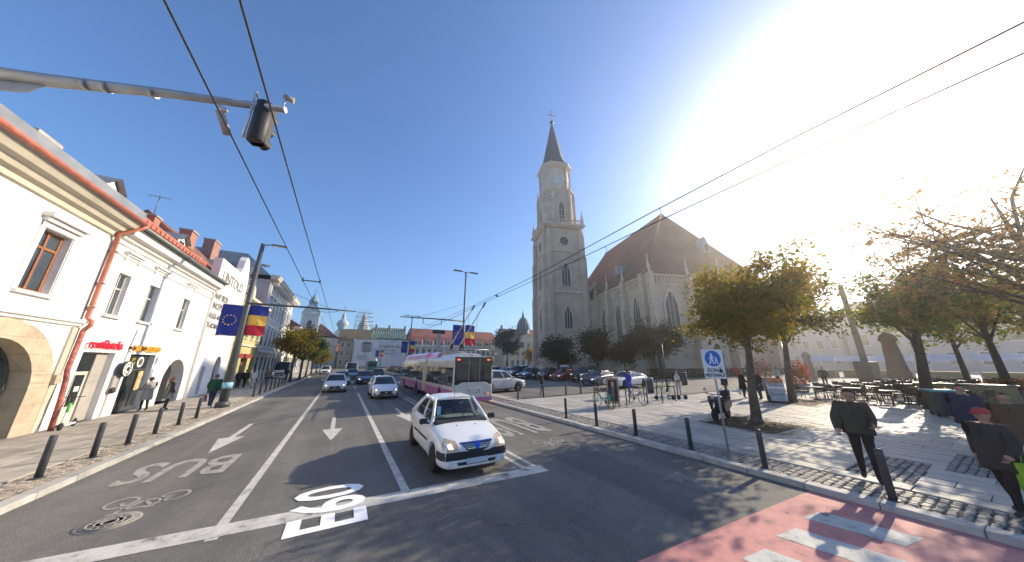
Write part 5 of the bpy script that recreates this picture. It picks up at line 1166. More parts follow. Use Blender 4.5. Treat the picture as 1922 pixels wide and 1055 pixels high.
# ---------------------------------------------------------------- the articulated trolleybus
BW = paint('bus_white', (.54, .53, .50)); BV = paint('bus_violet', (.42, .13, .32)); BP = paint('bus_pink', (.60, .22, .42)); BEL = M('bellows_fabric', (.55, .47, .36), .85, .1, 3, kind='obj')
BGL = M_glass('bus_glass', (.05, .045, .04), .05)
bus = thing('trolleybus', 'articulated white and violet trolleybus seen from behind with raised current poles', 'bus', (7.0, 17.1, 0), R(90)); HB = 2.86
def bus_section(x0, x1, nm):
    sh = MB().prism([(-1.25, .32), (1.25, .32), (1.27, 1.0), (1.25, 2.2), (1.17, 2.66), (1.0, HB), (-1.0, HB), (-1.17, 2.66), (-1.25, 2.2), (-1.27, 1.0)], x0, x1, 'yz').build(nm, BW, bus, .05, seg=2)
    for sd in (-1, 1):
        MB().box(x0+.06, x1-.06, sd*1.262, sd*1.285, .36, .92).build('violet_skirt', BV, sh)
        n = max(2, int((x1-x0)/1.6)); 
        for i in range(n):
            a, c = x0+.12+i*(x1-x0-.24)/n, x0+.12+(i+1)*(x1-x0-.24)/n-.05
            MB().add([(a, sd*1.285, 1.12), (c, sd*1.285, 1.12), (c, sd*1.272, 2.2), (a, sd*1.272, 2.2)], [(0, 1, 2, 3)]).build('side_window', BGL, sh)
    return sh
rear = bus_section(0, 6.6, 'rear_section')
MB().box(-.02, .06, -1.2, 1.2, 1.22, 2.82).build('rear_panel_dark', M_glass('bus_rear_glass', (.02, .016, .015), .08), rear, .02)
rw = MB().box(-.035, -.022, -1.08, 1.08, 1.5, 2.5).build('rear_window', BGL, rear)
for y in (-.38, .32): MB().box(-.045, -.036, y-.008, y+.008, 1.25, 2.75).build('retriever_rope', M('pale_rope', (.5, .48, .44), .9), rear)
MB().prism([(-1.2, .5), (1.2, .5), (1.2, 1.12), (.75, 1.36), (-.75, 1.36), (-1.2, 1.12)], -.055, .05, 'yz').build('engine_cover', BW, rear, .015)
MB().box(-.04, .1, -1.24, 1.24, .28, .58).build('rear_bumper', BV, rear, .03)
MB().box(-.10, -.05, -.5, .42, .78, 1.08).build('equipment_hatch', BW, rear, .02)
for y in (-.38, .3): MB().box(-.115, -.1, y-.02, y+.02, .84, .96).build('hatch_latch', BLKP, rear)
MB().lathe([(0, -.062), (.12, -.06), (.13, -.05)], (0, .42, 1.16), 18, False, 0, 'x').build('emblem', M('faded_emblem', (.55, .45, .42), .6), rear)
for sd in (-1, 1):
    for k in range(4): MB().lathe([(0, -.05), (.05, -.045), (.055, -.0)], (-.01, sd*(.72+k*.125), .68), 12, False, 0, 'x').build('tail_lamp', (TLR, AMB, M('lit_tail_lamp', (1., .12, .06), .3, 0, 1, emit=1.2), HLG)[k] if sd < 0 else (TLR, AMB, TLR, HLG)[k], rear)
    MB().box(-.035, -.02, sd*.98-.09, sd*.98+.09, 2.62, 2.7).build('high_tail_lamp', M('lit_tail_lamp'), rear)
for k in range(8): MB().prism([(-1.2+.012*(k % 2), .4), (1.2, .4), (1.2-.05*(k % 2), 2.6), (1., 2.8-.05*(k % 2)), (-1., 2.8-.05*(k % 2)), (-1.2+.05*(k % 2), 2.6)], 6.62+k*.12, 6.73+k*.12, 'yz').build('bellows_fold', BEL, bus)
fr = bus_section(7.6, 17.6, 'front_section')
def fairing(parent, x0, x1, m, h=.45, w2=1.1):
    return MB().prism([(-w2, HB-.12), (w2, HB-.12), (w2-.1, HB+h*.6), (w2-.4, HB+h), (-w2+.4, HB+h), (-w2+.1, HB+h*.6)], x0, x1, 'yz').build('roof_fairing', m, parent, .06, seg=2)
fairing(fr, 8., 17., BP); fairing(rear, 4.6, 6.4, BP, .38); fairing(rear, .9, 4.4, BW, .22, .9)
MB().box(17.55, 17.66, -1.15, 1.15, .6, 2.8).build('windscreen', BGL, fr)
for x in (2.6, 9.6, 15.2):
    for sd in (-1, 1):
        wl = MB().lathe([(.3, -.15), (.46, -.15), (.48, -.1), (.48, .1), (.46, .15), (.3, .15)], n=20, axis='y').build('wheel', RUB, bus, 0, (x, sd*1.15, .48))
        MB().lathe([(.3, -.12), (.22, .02), (.1, sd*.14), (0, sd*.15)], n=16, axis='y').build('rim', RIM, wl)
        MB().lathe([(.56, sd*1.27), (.56, sd*1.295)], (x, 0, .5), 22, True, 0, 'y').build('wheel_arch', BP, bus)
b = MB()
for y in (-1.0, 1.0): b.tube([(.15, y, HB+.2), (.15, y, HB+.42), (4., y, HB+.42)], .025, 5)
b.tube([(.15, -1., HB+.42), (.15, 1., HB+.42)], .025, 5).tube([(.15, -1.15, HB+.25), (-.1, -1.5, HB+.15), (.3, -1.6, HB+.12)], .02, 5)
b.build('roof_rail', SCF, rear)
MB().box(3.6, 4.9, -.7, .7, HB+.1, HB+.42).build('pole_base', M('box_grey'), bus, .04)
for y0, (cx, cy) in zip((.35, -.35), ((-2.15, .99), (-3.27, .81))):
    pl = MB().tube([(4.5, y0, HB+.42), (3.9, y0, HB+.75), (cx+.2, cy, 5.45)], [.07, .05, .022], 7).build('current_pole', M('grey_pole_paint', (.40, .39, .36), .5), bus)
    MB().tube([(cx+.3, cy, 5.38), (cx, cy, 5.56)], .05, 6).build('contact_shoe', BLKP, pl); MB().tube([(cx+.9, cy, 5.25), (0., cy*.3-.1, HB-.2)], .008, 4).build('retriever_cord', BLKP, pl)
    MB().tube([(3.7, y0, HB+.5), (3.2, y0, HB+.98)], .1, 6).build('pole_spring', BLKP, pl)
# small green bus and far traffic
gb = thing('minibus', 'green minibus with cream roof far down the road beside the white van', 'bus', (7.0, 92, 0), R(90))
sh = MB().box(-3.5, 3.5, -1.2, 1.2, .35, 2.9).build('body', PGRN, gb, .12, seg=2)
MB().box(-3.56, -3.45, -1., 1., 1.5, 2.6).build('rear_window', CGL, gb); MB().prism([(-1.1, 2.85), (1.1, 2.85), (.8, 3.5), (-.8, 3.5)], -3., 3., 'yz').build('roof_unit', paint('cream', (.6, .57, .5)), gb, .1)
for x in (-2.2, 2.2):
    for sd in (-1, 1): MB().lathe([(.2, -.12), (.42, -.12), (.45, -.08), (.45, .08), (.42, .12), (.2, .12)], (x, sd*1.1, .45), 16, True, 0, 'y').build('wheel', RUB, gb)
# ================================================================ street furniture
POST = M('dark_grey_post', (.085, .095, .10), .5, .15, 2, metal=.2, spec=.45); ANTH = M('anthracite_paint', (.05, .055, .062), .5, .18, 4, spec=.4, streak=.2)
GALV = M('galvanised_steel', (.36, .37, .38), .5, .15, 3, metal=.5); ALU = M('alu_edge', (.6, .6, .6), .4, .05, 3, metal=.6)
EUB = M('flag_blue', (.025, .04, .26), .85, .08, 3); ROY = M('flag_yellow', (.85, .52, .10), .85, .06, 3); ROR = M('flag_red', (.55, .03, .05), .85, .06, 3); STAR = M('flag_star', (.75, .6, .12), .8)
def bollards(spots, lab, group):
    src = None
    for i, (x, y, z) in enumerate(spots):
        if src is None:
            src = thing('bollard', lab[i], 'bollard', (x, y, z), 0, group)
            MB().lathe([(.058, 0), (.058, .80), (.052, .83), (0, .835)], n=14).build('post', ANTH, src); MB().lathe([(.11, 0), (.10, .012), (.06, .018)], n=14).build('foot_plate', ANTH, src)
            MB().lathe([(.0595, .74), (.0595, .765)], n=14).build('groove_ring', POST, src)
        else: dup(src, (x, y, z), random.uniform(0, 6), lab[i], group).rotation_euler = (random.uniform(-.012, .012), random.uniform(-.012, .012), 0)
ordn = ['nearest', 'second', 'third', 'fourth', 'fifth', 'sixth', 'seventh', 'eighth', 'ninth', 'tenth', 'eleventh', 'twelfth', 'thirteenth', 'fourteenth']
lf = [(-5.35, y, .12) for y in (11.15, 12.75, 14.2, 15.7, 17.4, 19.05)]+[(-5.3, y, .12) for y in (28.5, 30.4, 32.3, 34.2, 36.1, 38., 39.9, 41.8)]
bollards(lf, [ordn[i]+' dark steel bollard along the left footway kerb' for i in range(len(lf))], 'bollards on the left footway')
rt = [(9.0, y, gz(9.)) for y in (1.9, 3.78, 5.5, 7.35, 9.15, 11.0)]
bollards(rt, [ordn[i]+' dark steel bollard behind the right kerb counting from the red crossing' for i in range(6)], 'bollards on the cobble strip')
lot = [(10.5, 17.75), (12.75, 18.0), (14.9, 18.1), (16.2, 17.9), (18.2, 18.0)]
bollards([(x, y, gz(x)) for x, y in lot], [ordn[i]+' slim bollard along the car park edge counting from the bus' for i in range(5)], 'bollards on the car park edge')
far = [(9.3, 30+i*2.4, gz(9.3)) for i in range(14)]
bollards(far, [ordn[i]+' bollard in the far line beyond the bus beside the road' for i in range(14)], 'bollards beyond the bus')
def flag(parent, x0, x1, z0, z1, kind, y=0.):
    """hanging banner with slight folds"""
    def pan(za, zb, nm, m, par):
        n = 10; vs = []
        for j in range(5):
            for i in range(n+1):
                u = i/n; vs.append((x0+(x1-x0)*u, y+.05*math.sin(u*7+x0*3+j*.5)*(1-j*.1), za+(zb-za)*j/4+.015*math.sin(u*5)))
        k = len(vs); vs += [(a, b_+.006, c) for a, b_, c in vs]
        f = [(j*(n+1)+i, j*(n+1)+i+1, (j+1)*(n+1)+i+1, (j+1)*(n+1)+i) for j in range(4) for i in range(n)]
        return MB().add(vs, f+[tuple(k+q for q in g[::-1]) for g in f], True).build(nm, m, par)
    if kind == 'eu':
        c = pan(z0, z1, 'cloth', EUB, parent); cx, cz = (x0+x1)/2, (z0+z1)/2
        for k in range(12):
            a = k*math.pi/6; px, pz = cx+.29*math.cos(a), cz+.29*math.sin(a); pts = []
            for q in range(10): r_ = .055 if q % 2 == 0 else .022; pts.append((px+r_*math.sin(q*math.pi/5), pz+r_*math.cos(q*math.pi/5)))
            MB().prism(pts, y-.075, y-.07, 'xz').build('star', STAR, c)
    else:
        h = (z1-z0)/3
        for k, m in enumerate((ROR, ROY, EUB)): pan(z0+k*h, z0+(k+1)*h, 'cloth_band', m, parent)
    MB().tube([(x0, y, z1+.02), (x1, y, z1+.02)], .018, 6).build('top_bar', GALV, parent); MB().tube([(x0, y, z0-.01), (x1, y, z0-.01)], .014, 6).build('bottom_bar', GALV, parent)
def flags(x, y, where):
    e = thing('eu_flag', 'blue banner with ring of gold stars on '+where, 'flag', (x, y, 0)); flag(e, -1.08, -.14, 4.0, 5.8, 'eu', -.02)
    r_ = thing('romanian_flag', 'blue, yellow and red banner on '+where, 'flag', (x, y, 0)); flag(r_, .12, 1.06, 4.05, 5.85, 'ro', -.02)
def lamp(x, y, h, lab, heads, z=0., r0=.13):
    p = thing('street_lamp', lab, 'street lamp', (x, y, z))
    MB().tube([(0, 0, 0), (0, 0, h*.45), (0, 0, h)], [r0, r0*.8, r0*.5], 12).build('pole', POST, p); MB().lathe([(r0*1.5, 0), (r0*1.45, .25), (r0*1.05, .3)], n=14).build('base', POST, p)
    for sx in heads:
        a = MB().tube([(0, 0, h-.15), (sx*.25, 0, h-.02), (sx*.5, 0, h)], .035, 6).build('arm', POST, p)
        hd = MB().cbox((sx*.85, 0, h), (.8, .28, .09)).build('lamp_head', POST, p, .03, seg=2); MB().box(sx*.85-.28, sx*.85+.28, -.1, .1, h-.055, h-.046).build('lens', HLG, hd)
    return p
L1 = lamp(-5.5, 22.9, 9.75, 'tall grey lamp post with two banners on the left footway', (1,), .12, .21)
MB().lathe([(.235, .98), (.235, 1.3)], n=14).build('poster_band', M('pale_blue_poster', (.25, .5, .62), .7, .3, 5), L1)
flags(-5.5, 22.9, 'the lamp post on the left footway')
L2 = lamp(9.35, 25.7, 10.95, 'double-headed lamp post with two banners behind the bus', (-1, 1), gz(9.3)); flags(9.4, 25.7, 'the lamp post behind the bus')
L3 = lamp(9.2, 50.5, 10., 'double-headed lamp post further along the road beyond the bus front', (-1, 1), gz(9.3)); flags(9.0, 50.5, 'the middle lamp post beyond the bus front')
L4 = lamp(9.2, 92, 10., 'farthest double-headed lamp post in front of the printed sheet', (-1, 1), gz(9.3)); flags(8.8, 92, 'the farthest lamp post near the printed sheet')
# beams that carry the trolley wires
def beam(x0, x1, y, z, lab, hang, zw=5.62):
    b_ = thing('catenary_beam', lab, 'beam', (x0, y, z)); s = 1 if x1 > x0 else -1; L_ = abs(x1-x0)
    MB().tube([(0, 0, 0), (s*L_*.5, 0, .03), (s*L_, 0, 0)], [.065, .055, .04], 8).build('tube', ANTH, b_)
    for k, hx in enumerate(hang): MB().tube([(hx-x0, 0, 0), (hx-x0, 0, -(z-zw-.12))], .03, 6).build('hanger', ANTH, b_)
    a, c = min(hang)-x0, max(hang)-x0; zz = -(z-zw-.14); n = 9; bb = MB()
    for k in range(n):
        t = k/(n-1); bb.lathe([(0, -.03), (.04, 0), (0, .03)], (a+(c-a)*t, 0, zz-.10*math.sin(math.pi*t)), 6)
    bb.tube([(a+(c-a)*k/8, 0, zz-.10*math.sin(math.pi*k/8)) for k in range(9)], .012, 4); bb.build('insulator_chain', ANTH, b_)
    MB().tube([(0, 0, 1.6), (s*L_*.75, 0, .03)], .012, 4).build('stay_wire', ANTH, b_)
beam(-5.4, .35, 22.2, 5.85, 'slim beam over the road from the left lamp post', (-2.1, -.75)); beam(9.2, 3.7, 25.6, 6.2, 'slim beam over the bus lane from the lamp post behind the bus', (5.6, 7.2))
beam(-5.4, .1, 48, 5.9, 'second slim beam over the road beyond the street tree', (-2.1, -.75)); beam(9.1, 4., 50.3, 6.1, 'slim beam over the bus lane at the middle lamp post', (5.6, 7.0)); beam(-5.4, .1, 76, 5.95, 'farthest slim beam over the road', (-2.1, -.75))
# trolley wires: a pair over each bus lane
WIRE = M('copper_black_wire', (.03, .03, .032), .6)
def wire(pts, lab): 
    o = MB().tube(pts, .011, 5).build('trolley_wire', WIRE); tag(o, lab, 'wire', 'trolley wires'); return o
wire([(-1.83, -12, 5.62), (-1.82, 0, 5.6), (-1.78, 22.2, 5.6), (-1.75, 48, 5.6), (-1.7, 130, 5.6)], 'left wire of the pair running overhead above the left lanes')
wire([(-1.23, -12, 5.62), (-1.23, 0, 5.6), (-1.22, 22.2, 5.6), (-1.2, 48, 5.6), (-1.1, 130, 5.6)], 'right wire of the pair running overhead above the left lanes')
wire([(5.1, -8, 5.6), (5.2, 1, 5.6), (5.35, 3.5, 5.6), (5.8, 8.7, 5.6), (6.02, 14.95, 5.6), (6.0, 25.6, 5.6), (6.0, 50, 5.6), (6.0, 130, 5.6)], 'left wire of the pair above the bus')
wire([(5.7, -8, 5.6), (5.75, 1.3, 5.6), (5.85, 4, 5.6), (6.1, 8.7, 5.6), (6.2, 13.83, 5.6), (6.6, 25.6, 5.6), (6.6, 50, 5.6), (6.6, 130, 5.6)], 'right wire of the pair above the bus')
sp = thing('wire_spacer', 'short insulated spacer bar between the two left trolley wires', 'wire spacer', (-1.8, 13.45, 5.6)); MB().tube([(0, 0, .0), (.57, 0, .0)], .022, 6).build('bar', WIRE, sp)
for x in (0, .57): MB().tube([(x, 0, -.05), (x, 0, .09)], .03, 6).build('clamp', WIRE, sp)
sp2 = thing('wire_spacer', 'short insulated spacer bar between the two wires above the bus lane', 'wire spacer', (5.95, 12.2, 5.6)); MB().tube([(0, 0, 0), (.25, 0, 0)], .022, 6).build('bar', WIRE, sp2); MB().tube([(.12, 0, -.05), (.12, 0, .08)], .03, 6).build('clamp', WIRE, sp2)
for i, (p, q) in enumerate((((-9.2, 34, 8.6), (-1.2, 48, 5.8)), ((-9.2, 44, 9.), (-1.2, 60, 5.8)), ((9.3, 25.7, 6.9), (6.2, 50.5, 5.9)))):
    o = MB().tube([p, ((p[0]+q[0])/2, (p[1]+q[1])/2, (p[2]+q[2])/2-.15), q], .01, 4).build('span_wire', WIRE); tag(o, ['thin span wire from the white lettered house to the overhead line', 'thin span wire from the olive house to the overhead line', 'thin span wire between the two lamp posts on the right'][i], 'wire')
# traffic signal arm reaching in from the left
SG = thing('signal_mast', 'grey mast arm reaching over the road from the left with signal gear at its end', 'traffic signal', (-5.7, 6.62, .1))
def sg(p): return (p[0]+5.7, p[1]-6.62, p[2]-.1)
MB().tube([(0, 0, 0), (0, 0, 6.35)], [.15, .11], 12).build('mast', GALV, SG)
MB().tube([sg((-5.9, 6.7, 6.42)), sg((-4.3, 6.15, 6.45)), sg((-2.9, 5.62, 6.47)), sg((-1.36, 5.07, 6.45))], [.115, .09, .065, .05], 10).build('arm', GALV, SG)
for t in (.45, .5, .62): MB().tube([sg((-5.9+4.54*t, 6.7-1.63*t, 6.44)), sg((-5.9+4.54*(t+.012), 6.7-1.63*(t+.012), 6.44))], .1-.045*t, 10).build('strap', GALV, SG)
MB().add([sg(p) for p in ((-5.8, 6.67, 6.36), (-4.3, 6.15, 6.36), (-4.45, 6.2, 6.2), (-5.8, 6.67, 6.12), (-5.8, 6.69, 6.36), (-4.3, 6.17, 6.36), (-4.45, 6.22, 6.2), (-5.8, 6.69, 6.12))], [(0, 1, 2, 3), (7, 6, 5, 4), (0, 4, 5, 1), (1, 5, 6, 2), (2, 6, 7, 3), (3, 7, 4, 0)]).build('gusset_plate', GALV, SG)
hs = thing('traffic_light', 'black three-aspect traffic light seen from behind at the end of the mast arm', 'traffic light', (-1.66, 5.22, 5.82), R(-18)); hs.scale = (.74, .74, .82)
MB().lathe([(.16, 0), (.16, .9)], (0, .02, 0), 16).build('housing', M('black_metal'), hs, .015); MB().box(-.155, .155, .02, .19, .0, .9).build('front_box', M('black_metal'), hs, .02)
for z in (.15, .45, .75):
    v = MB().tube([(0, .18, z), (0, .32, z-.02)], [.105, .12], 12, False).build('visor', M('black_metal'), hs); MB().lathe([(0, .195), (.09, .192), (.1, .18)], (0, 0, z), 12, False, 0, 'y').build('lens', GLZ2, v)
MB().tube([(-.17, -.08, .0), (-.17, -.08, 1.08)], .022, 8).build('mounting_tube', ALU, hs); MB().box(-.2, .1, -.1, -.04, .68, .78).build('clamp', GALV, hs)
MB().tube([(-.16, -.08, 1.05), (-.02, -.06, .78)], .02, 6).build('brace', GALV, hs)
ds_ = thing('detector', 'small grey cylindrical traffic detector hanging below the mast arm', 'detector', (-2.22, 5.39, 6.38), R(-18))
MB().tube([(0, 0, 0), (.03, 0, -.12)], .02, 6).build('bracket', ALU, ds_); MB().tube([(.01, .02, -.1), (.13, .1, -.42)], .055, 10).build('housing', M('box_grey'), ds_); MB().lathe([(0, -.05), (.05, -.03), (.055, .02), (0, .05)], (.06, 0, -.07), 10).build('joint', ALU, ds_)
cm = thing('camera_unit', 'small camera on a stalk at the tip of the mast arm', 'camera', (-1.42, 5.12, 6.5)); MB().tube([(0, 0, 0), (.02, 0, .22)], .012, 6).build('stalk', GALV, cm); MB().tube([(-.02, 0, .24), (.12, .02, .22)], [.04, .05], 10).build('body', M('box_grey'), cm)
# ZONA PIETONALA sign
ZS = thing('pedestrian_zone_sign', 'white pedestrian zone sign with blue disc on a steel post by the kerb', 'sign', (9.55, 4.80, gz(9.6)), R(-33))
MB().tube([(0, 0, 0), (0, 0, 2.78)], .028, 8).build('post', GALV, ZS)
pn = MB().box(-.3, .3, -.05, -.035, 1.93, 2.76).build('panel', M('sign_white', (.72, .72, .7), .4, .05, 3), ZS, .0)
MB().lathe([(0, -.056), (.225, -.056), (.225, -.05)], (0, 0, 2.5), 30, False, 0, 'y').build('blue_disc', M('sign_blue', (.03, .14, .5), .35), pn)
SW = M('sign_symbol_white', (.78, .78, .78), .4)
fg = MB().lathe([(0, -.06), (.03, -.06), (.03, -.057)], (-.035, 0, 2.625), 12, False, 0, 'y')
for pl in ([(-.065, 2.59), (-.01, 2.59), (.005, 2.49), (-.03, 2.47), (-.075, 2.49)], [(-.07, 2.49), (-.035, 2.48), (-.08, 2.345), (-.12, 2.345)], [(-.035, 2.49), (0, 2.48), (.02, 2.345), (-.015, 2.345)], [(-.06, 2.585), (-.075, 2.55), (-.12, 2.48), (-.105, 2.47)], [(-.015, 2.585), (0, 2.55), (.055, 2.5), (.06, 2.515)]): fg.prism(pl, -.0605, -.057, 'xz')
fg.build('walking_adult', SW, pn)
fg = MB().lathe([(0, -.06), (.024, -.06), (.024, -.057)], (.085, 0, 2.51), 10, False, 0, 'y')
for pl in ([(.06, 2.482), (.108, 2.482), (.115, 2.42), (.055, 2.42)], [(.06, 2.42), (.082, 2.42), (.06, 2.345), (.038, 2.345)], [(.09, 2.42), (.112, 2.42), (.14, 2.345), (.118, 2.345)]): fg.prism(pl, -.0605, -.057, 'xz')
fg.build('walking_child', SW, pn)
text_obj('ZON\u0102', .135, M('black_print', (.03, .03, .03), .6), pn, 'lettering', .002, (0, -.053, 2.12), (R(90), 0, 0), 1.1, 'CENTER', .003); text_obj('PIETONAL\u0102', .125, M('black_print'), pn, 'lettering', .002, (0, -.053, 1.985), (R(90), 0, 0), .84, 'CENTER', .003)
MB().box(.13, .22, -.056, -.05, 2.1, 2.19).build('sticker', BLKP, pn)
# bicycles
def bike(name, lab, p_r, p_f, frm, tyre, basket=None, light=False):
    a, b_ = Vector((*p_r, 0)), Vector((*p_f, 0)); d = b_-a; c = (a+b_)/2
    o = thing(name, lab, 'bicycle', (c.x, c.y, gz(c.x)), math.atan2(d.y, d.x)); h = .54; r_ = .345
    for x in (-h, h):
        wl = MB().tube([(x+r_*math.cos(k*math.pi/14), 0, r_+r_*math.sin(k*math.pi/14)) for k in range(29)], .017, 6, False).build('wheel', tyre, o)
        s = MB()
        for k in range(12): t = k*math.pi/6; s.tube([(x, .02*(-1)**k, r_), (x+r_*.97*math.cos(t), 0, r_+r_*.97*math.sin(t))], .0028, 3, False)
        s.build('spokes', CHR, wl); MB().lathe([(.03, -.05), (.03, .05)], (x, 0, r_), 8, True, 0, 'y').build('hub', CHR, wl)
    bb = (-.1, 0, .3); st = (-.24, 0, .82); hd = (.36, 0, .86); hl = (.40, 0, .72)
    f = MB()
    for p, q, w_ in ((bb, st, .016), (st, hd, .015), (bb, hl, .018), ((-h, .06, r_), bb, .009), ((-h, -.06, r_), bb, .009), ((-h, .06, r_), (-.23, 0, .76), .008), ((-h, -.06, r_), (-.23, 0, .76), .008), (hl, hd, .018), (hl, (h, .05, r_), .011), (hl, (h, -.05, r_), .011)): f.tube([p, q], w_, 6)
    fr_ = f.build('frame', frm, o)
    MB().tube([st, (-.26, 0, .93)], .013, 6).build('seat_post', CHR, o); MB().lathe([(0, -.03), (.09, -.02), (.1, .02), (0, .04)], (-.28, 0, .95), 10).build('saddle', BLKP, o).scale = (1, 1, 1)
    MB().tube([hd, (.34, 0, .98)], .014, 6).tube([(.28, -.28, 1.0), (.37, -.12, 1.0), (.37, .12, 1.0), (.28, .28, 1.0)], .012, 6).build('handlebar', CHR, o)
    MB().lathe([(.085, -.012), (.085, .012)], (bb[0], -.06, bb[2]), 16, True, 0, 'y').build('chainring', BLKP, o); MB().tube([(bb[0]-.12, -.1, .18), (bb[0], -.08, .3), (bb[0], .08, .3), (bb[0]+.12, .1, .42)], .01, 5).build('crank', CHR, o)
    MB().tube([(bb[0], -.06, bb[2]+.085), (-h, -.06, r_+.04)], .006, 4).tube([(bb[0], -.06, bb[2]-.085), (-h, -.06, r_-.04)], .006, 4).build('chain', BLKP, o)
    if basket:
        MB().lathe([(.14, 0), (.19, .2), (.2, .21), (.18, .2), (.13, .02)], (.56, 0, .8), 12).build('basket', M('wicker', (.42, .24, .12), .85, .25, 30, bump=.8, bsc=90), o)
        g = MB()
        for k in range(60):
            x, y, z = .56+random.uniform(-.15, .15), random.uniform(-.15, .15), .98+random.uniform(0, .08); q = .035; g.quad((x-q, y, z), (x, y-q, z+.02), (x+q, y, z), (x, y+q, z-.01))
        g.build('dried_flowers', M('dried_flower', (.5, .35, .22), .9, .4, 20), o)
        MB().box(-.55, -.3, -.01, .01, .4, .72).build('mudguard', frm, o)
    return o
bike('city_bicycle', 'green city bicycle with wicker basket and pale tyres leaning at the chalkboard', (12.5, 11.5), (12.62, 12.75), M('sea_green_enamel', (.05, .28, .20), .4), M('grey_tyre', (.04, .04, .04), .8), True)
bike('road_bicycle', 'dark slim bicycle locked to the middle hoop of the cycle rack', (15.25, 12.65), (15.0, 11.5), M('dark_enamel', (.05, .05, .055), .4), RUB)
# chalkboard sandwich sign
AB = thing('chalkboard_sign', 'wooden sandwich board with dark chalk panel beside the green bicycle', 'sign', (13.35, 12.15, gz(13.4)), R(-48))
OAKW = M('oak_frame', (.42, .25, .13), .6, .15, 6, bump=.15, bsc=50)
for sd in (-1, 1):
    p = thing('x', '', ''); bpy.data.objects.remove(p)
    t = R(9)*sd; q = MB(); y = sd*.27
    def tl(x0, x1, z0, z1, d0, d1):
        vs = []
        for z in (z0, z1):
            yy = sd*(.30-.24*z/1.5)
            vs += [(x0, yy+sd*d0, z), (x1, yy+sd*d0, z), (x1, yy+sd*d1, z), (x0, yy+sd*d1, z)]
        return vs, [(3, 2, 1, 0), (4, 5, 6, 7), (0, 1, 5, 4), (1, 2, 6, 5), (2, 3, 7, 6), (3, 0, 4, 7)]
    q.add(*tl(-.32, -.24, .02, 1.5, 0, .04)).add(*tl(.24, .32, .02, 1.5, 0, .04)).add(*tl(-.24, .24, 1.4, 1.5, 0, .04)).add(*tl(-.24, .24, .18, .28, 0, .04)); fr_ = q.build('frame', OAKW, AB)
    MB().add(*tl(-.24, .24, .28, 1.4, .01, .02)).build('chalk_panel', M('chalk_black', (.035, .035, .05), .8, .15, 4), fr_)
    if sd < 0:
        MB().add(*tl(-.06, .08, 1.02, 1.3, .022, .026)).build('chalk_drawing', M('chalk_pink', (.55, .3, .22), .8, .4, 25), fr_)
        for k in range(6): MB().add(*tl(-.1+.02*(k % 2), .12-.03*(k % 3), .95-k*.09, .975-k*.09, .022, .025)).build('chalk_line', M('chalk_white', (.4, .4, .42), .8, .4, 40), fr_)
MB().lathe([(0, 0), (.05, 0), (.05, .06), (0, .08)], (0, 0, 1.5), 8).build('top_hinge', OAKW, AB)
# cycle hoops
src = None; gr = 'hoops of the cycle rack'
for i, (x, y) in enumerate(((12.55, 12.1), (14.1, 12.55), (15.35, 12.1), (16.5, 11.95), (17.7, 11.9))):
    lab = ['cycle hoop behind the green bicycle', 'cycle hoop just right of the chalkboard', 'cycle hoop holding the dark bicycle', 'empty cycle hoop right of the dark bicycle', 'cycle hoop beside the green kick scooters'][i]
    if src is None:
        src = thing('cycle_hoop', lab, 'cycle rack', (x, y, gz(x)), R(-66), gr)
        for sx in (-.5, .5): MB().box(sx-.025, sx+.025, -.025, .025, 0, .83).build('leg', ANTH, src)
        MB().box(-.525, .525, -.026, .026, .83, .88).build('top_bar', ANTH, src)
    else: dup(src, (x, y, gz(x)), R(-66), lab, gr)
# kick scooters
LIME = M('lime_green_plastic', (.10, .50, .08), .4, .1, 3); SCW = M('scooter_white', (.6, .62, .62), .4, .08, 4)
def scooter(lab, x, y, rz, z=None, group=None):
    o = thing('kick_scooter', lab, 'scooter', (x, y, gz(x) if z is None else z), R(rz), group)
    MB().box(-.42, .38, -.08, .08, .1, .17).build('deck', SCW, o, .02)
    for wx in (-.52, .5):
        wl = MB().lathe([(.05, -.03), (.12, -.03), (.125, 0), (.12, .03), (.05, .03)], (wx, 0, .125), 16, True, 0, 'y').build('wheel', RUB, o); MB().lathe([(.06, -.02), (.0, -.03), (0, .03), (.06, .02)], (wx, 0, .125), 10, True, 0, 'y').build('hub', RIM, wl)
    MB().tube([(-.62, 0, .2), (-.52, 0, .27), (-.42, 0, .2)], .03, 6).build('rear_mudguard', BLKP, o)
    MB().tube([(.5, 0, .12), (.47, 0, .32), (.42, 0, .62)], .028, 8).build('lower_stem', SCW, o); MB().tube([(.42, 0, .6), (.37, 0, .92)], .042, 8).build('stem_cover', LIME, o); MB().tube([(.37, 0, .92), (.34, 0, 1.12)], .022, 8).build('stem', BLKP, o)
    MB().tube([(.3, -.27, 1.14), (.34, -.08, 1.12), (.34, .08, 1.12), (.3, .27, 1.14)], .016, 6).build('handlebar', BLKP, o); return o
scooter('green and white kick scooter standing against the white house corner', -8.72, 18.6, -80, .12)
for i, (x, y) in enumerate(((18.1, 12.3), (18.45, 12.15), (18.85, 11.95))): scooter(['left one', 'middle one', 'right one'][i]+' of three green kick scooters at the end of the cycle rack', x, y, 145, None, 'three kick scooters')
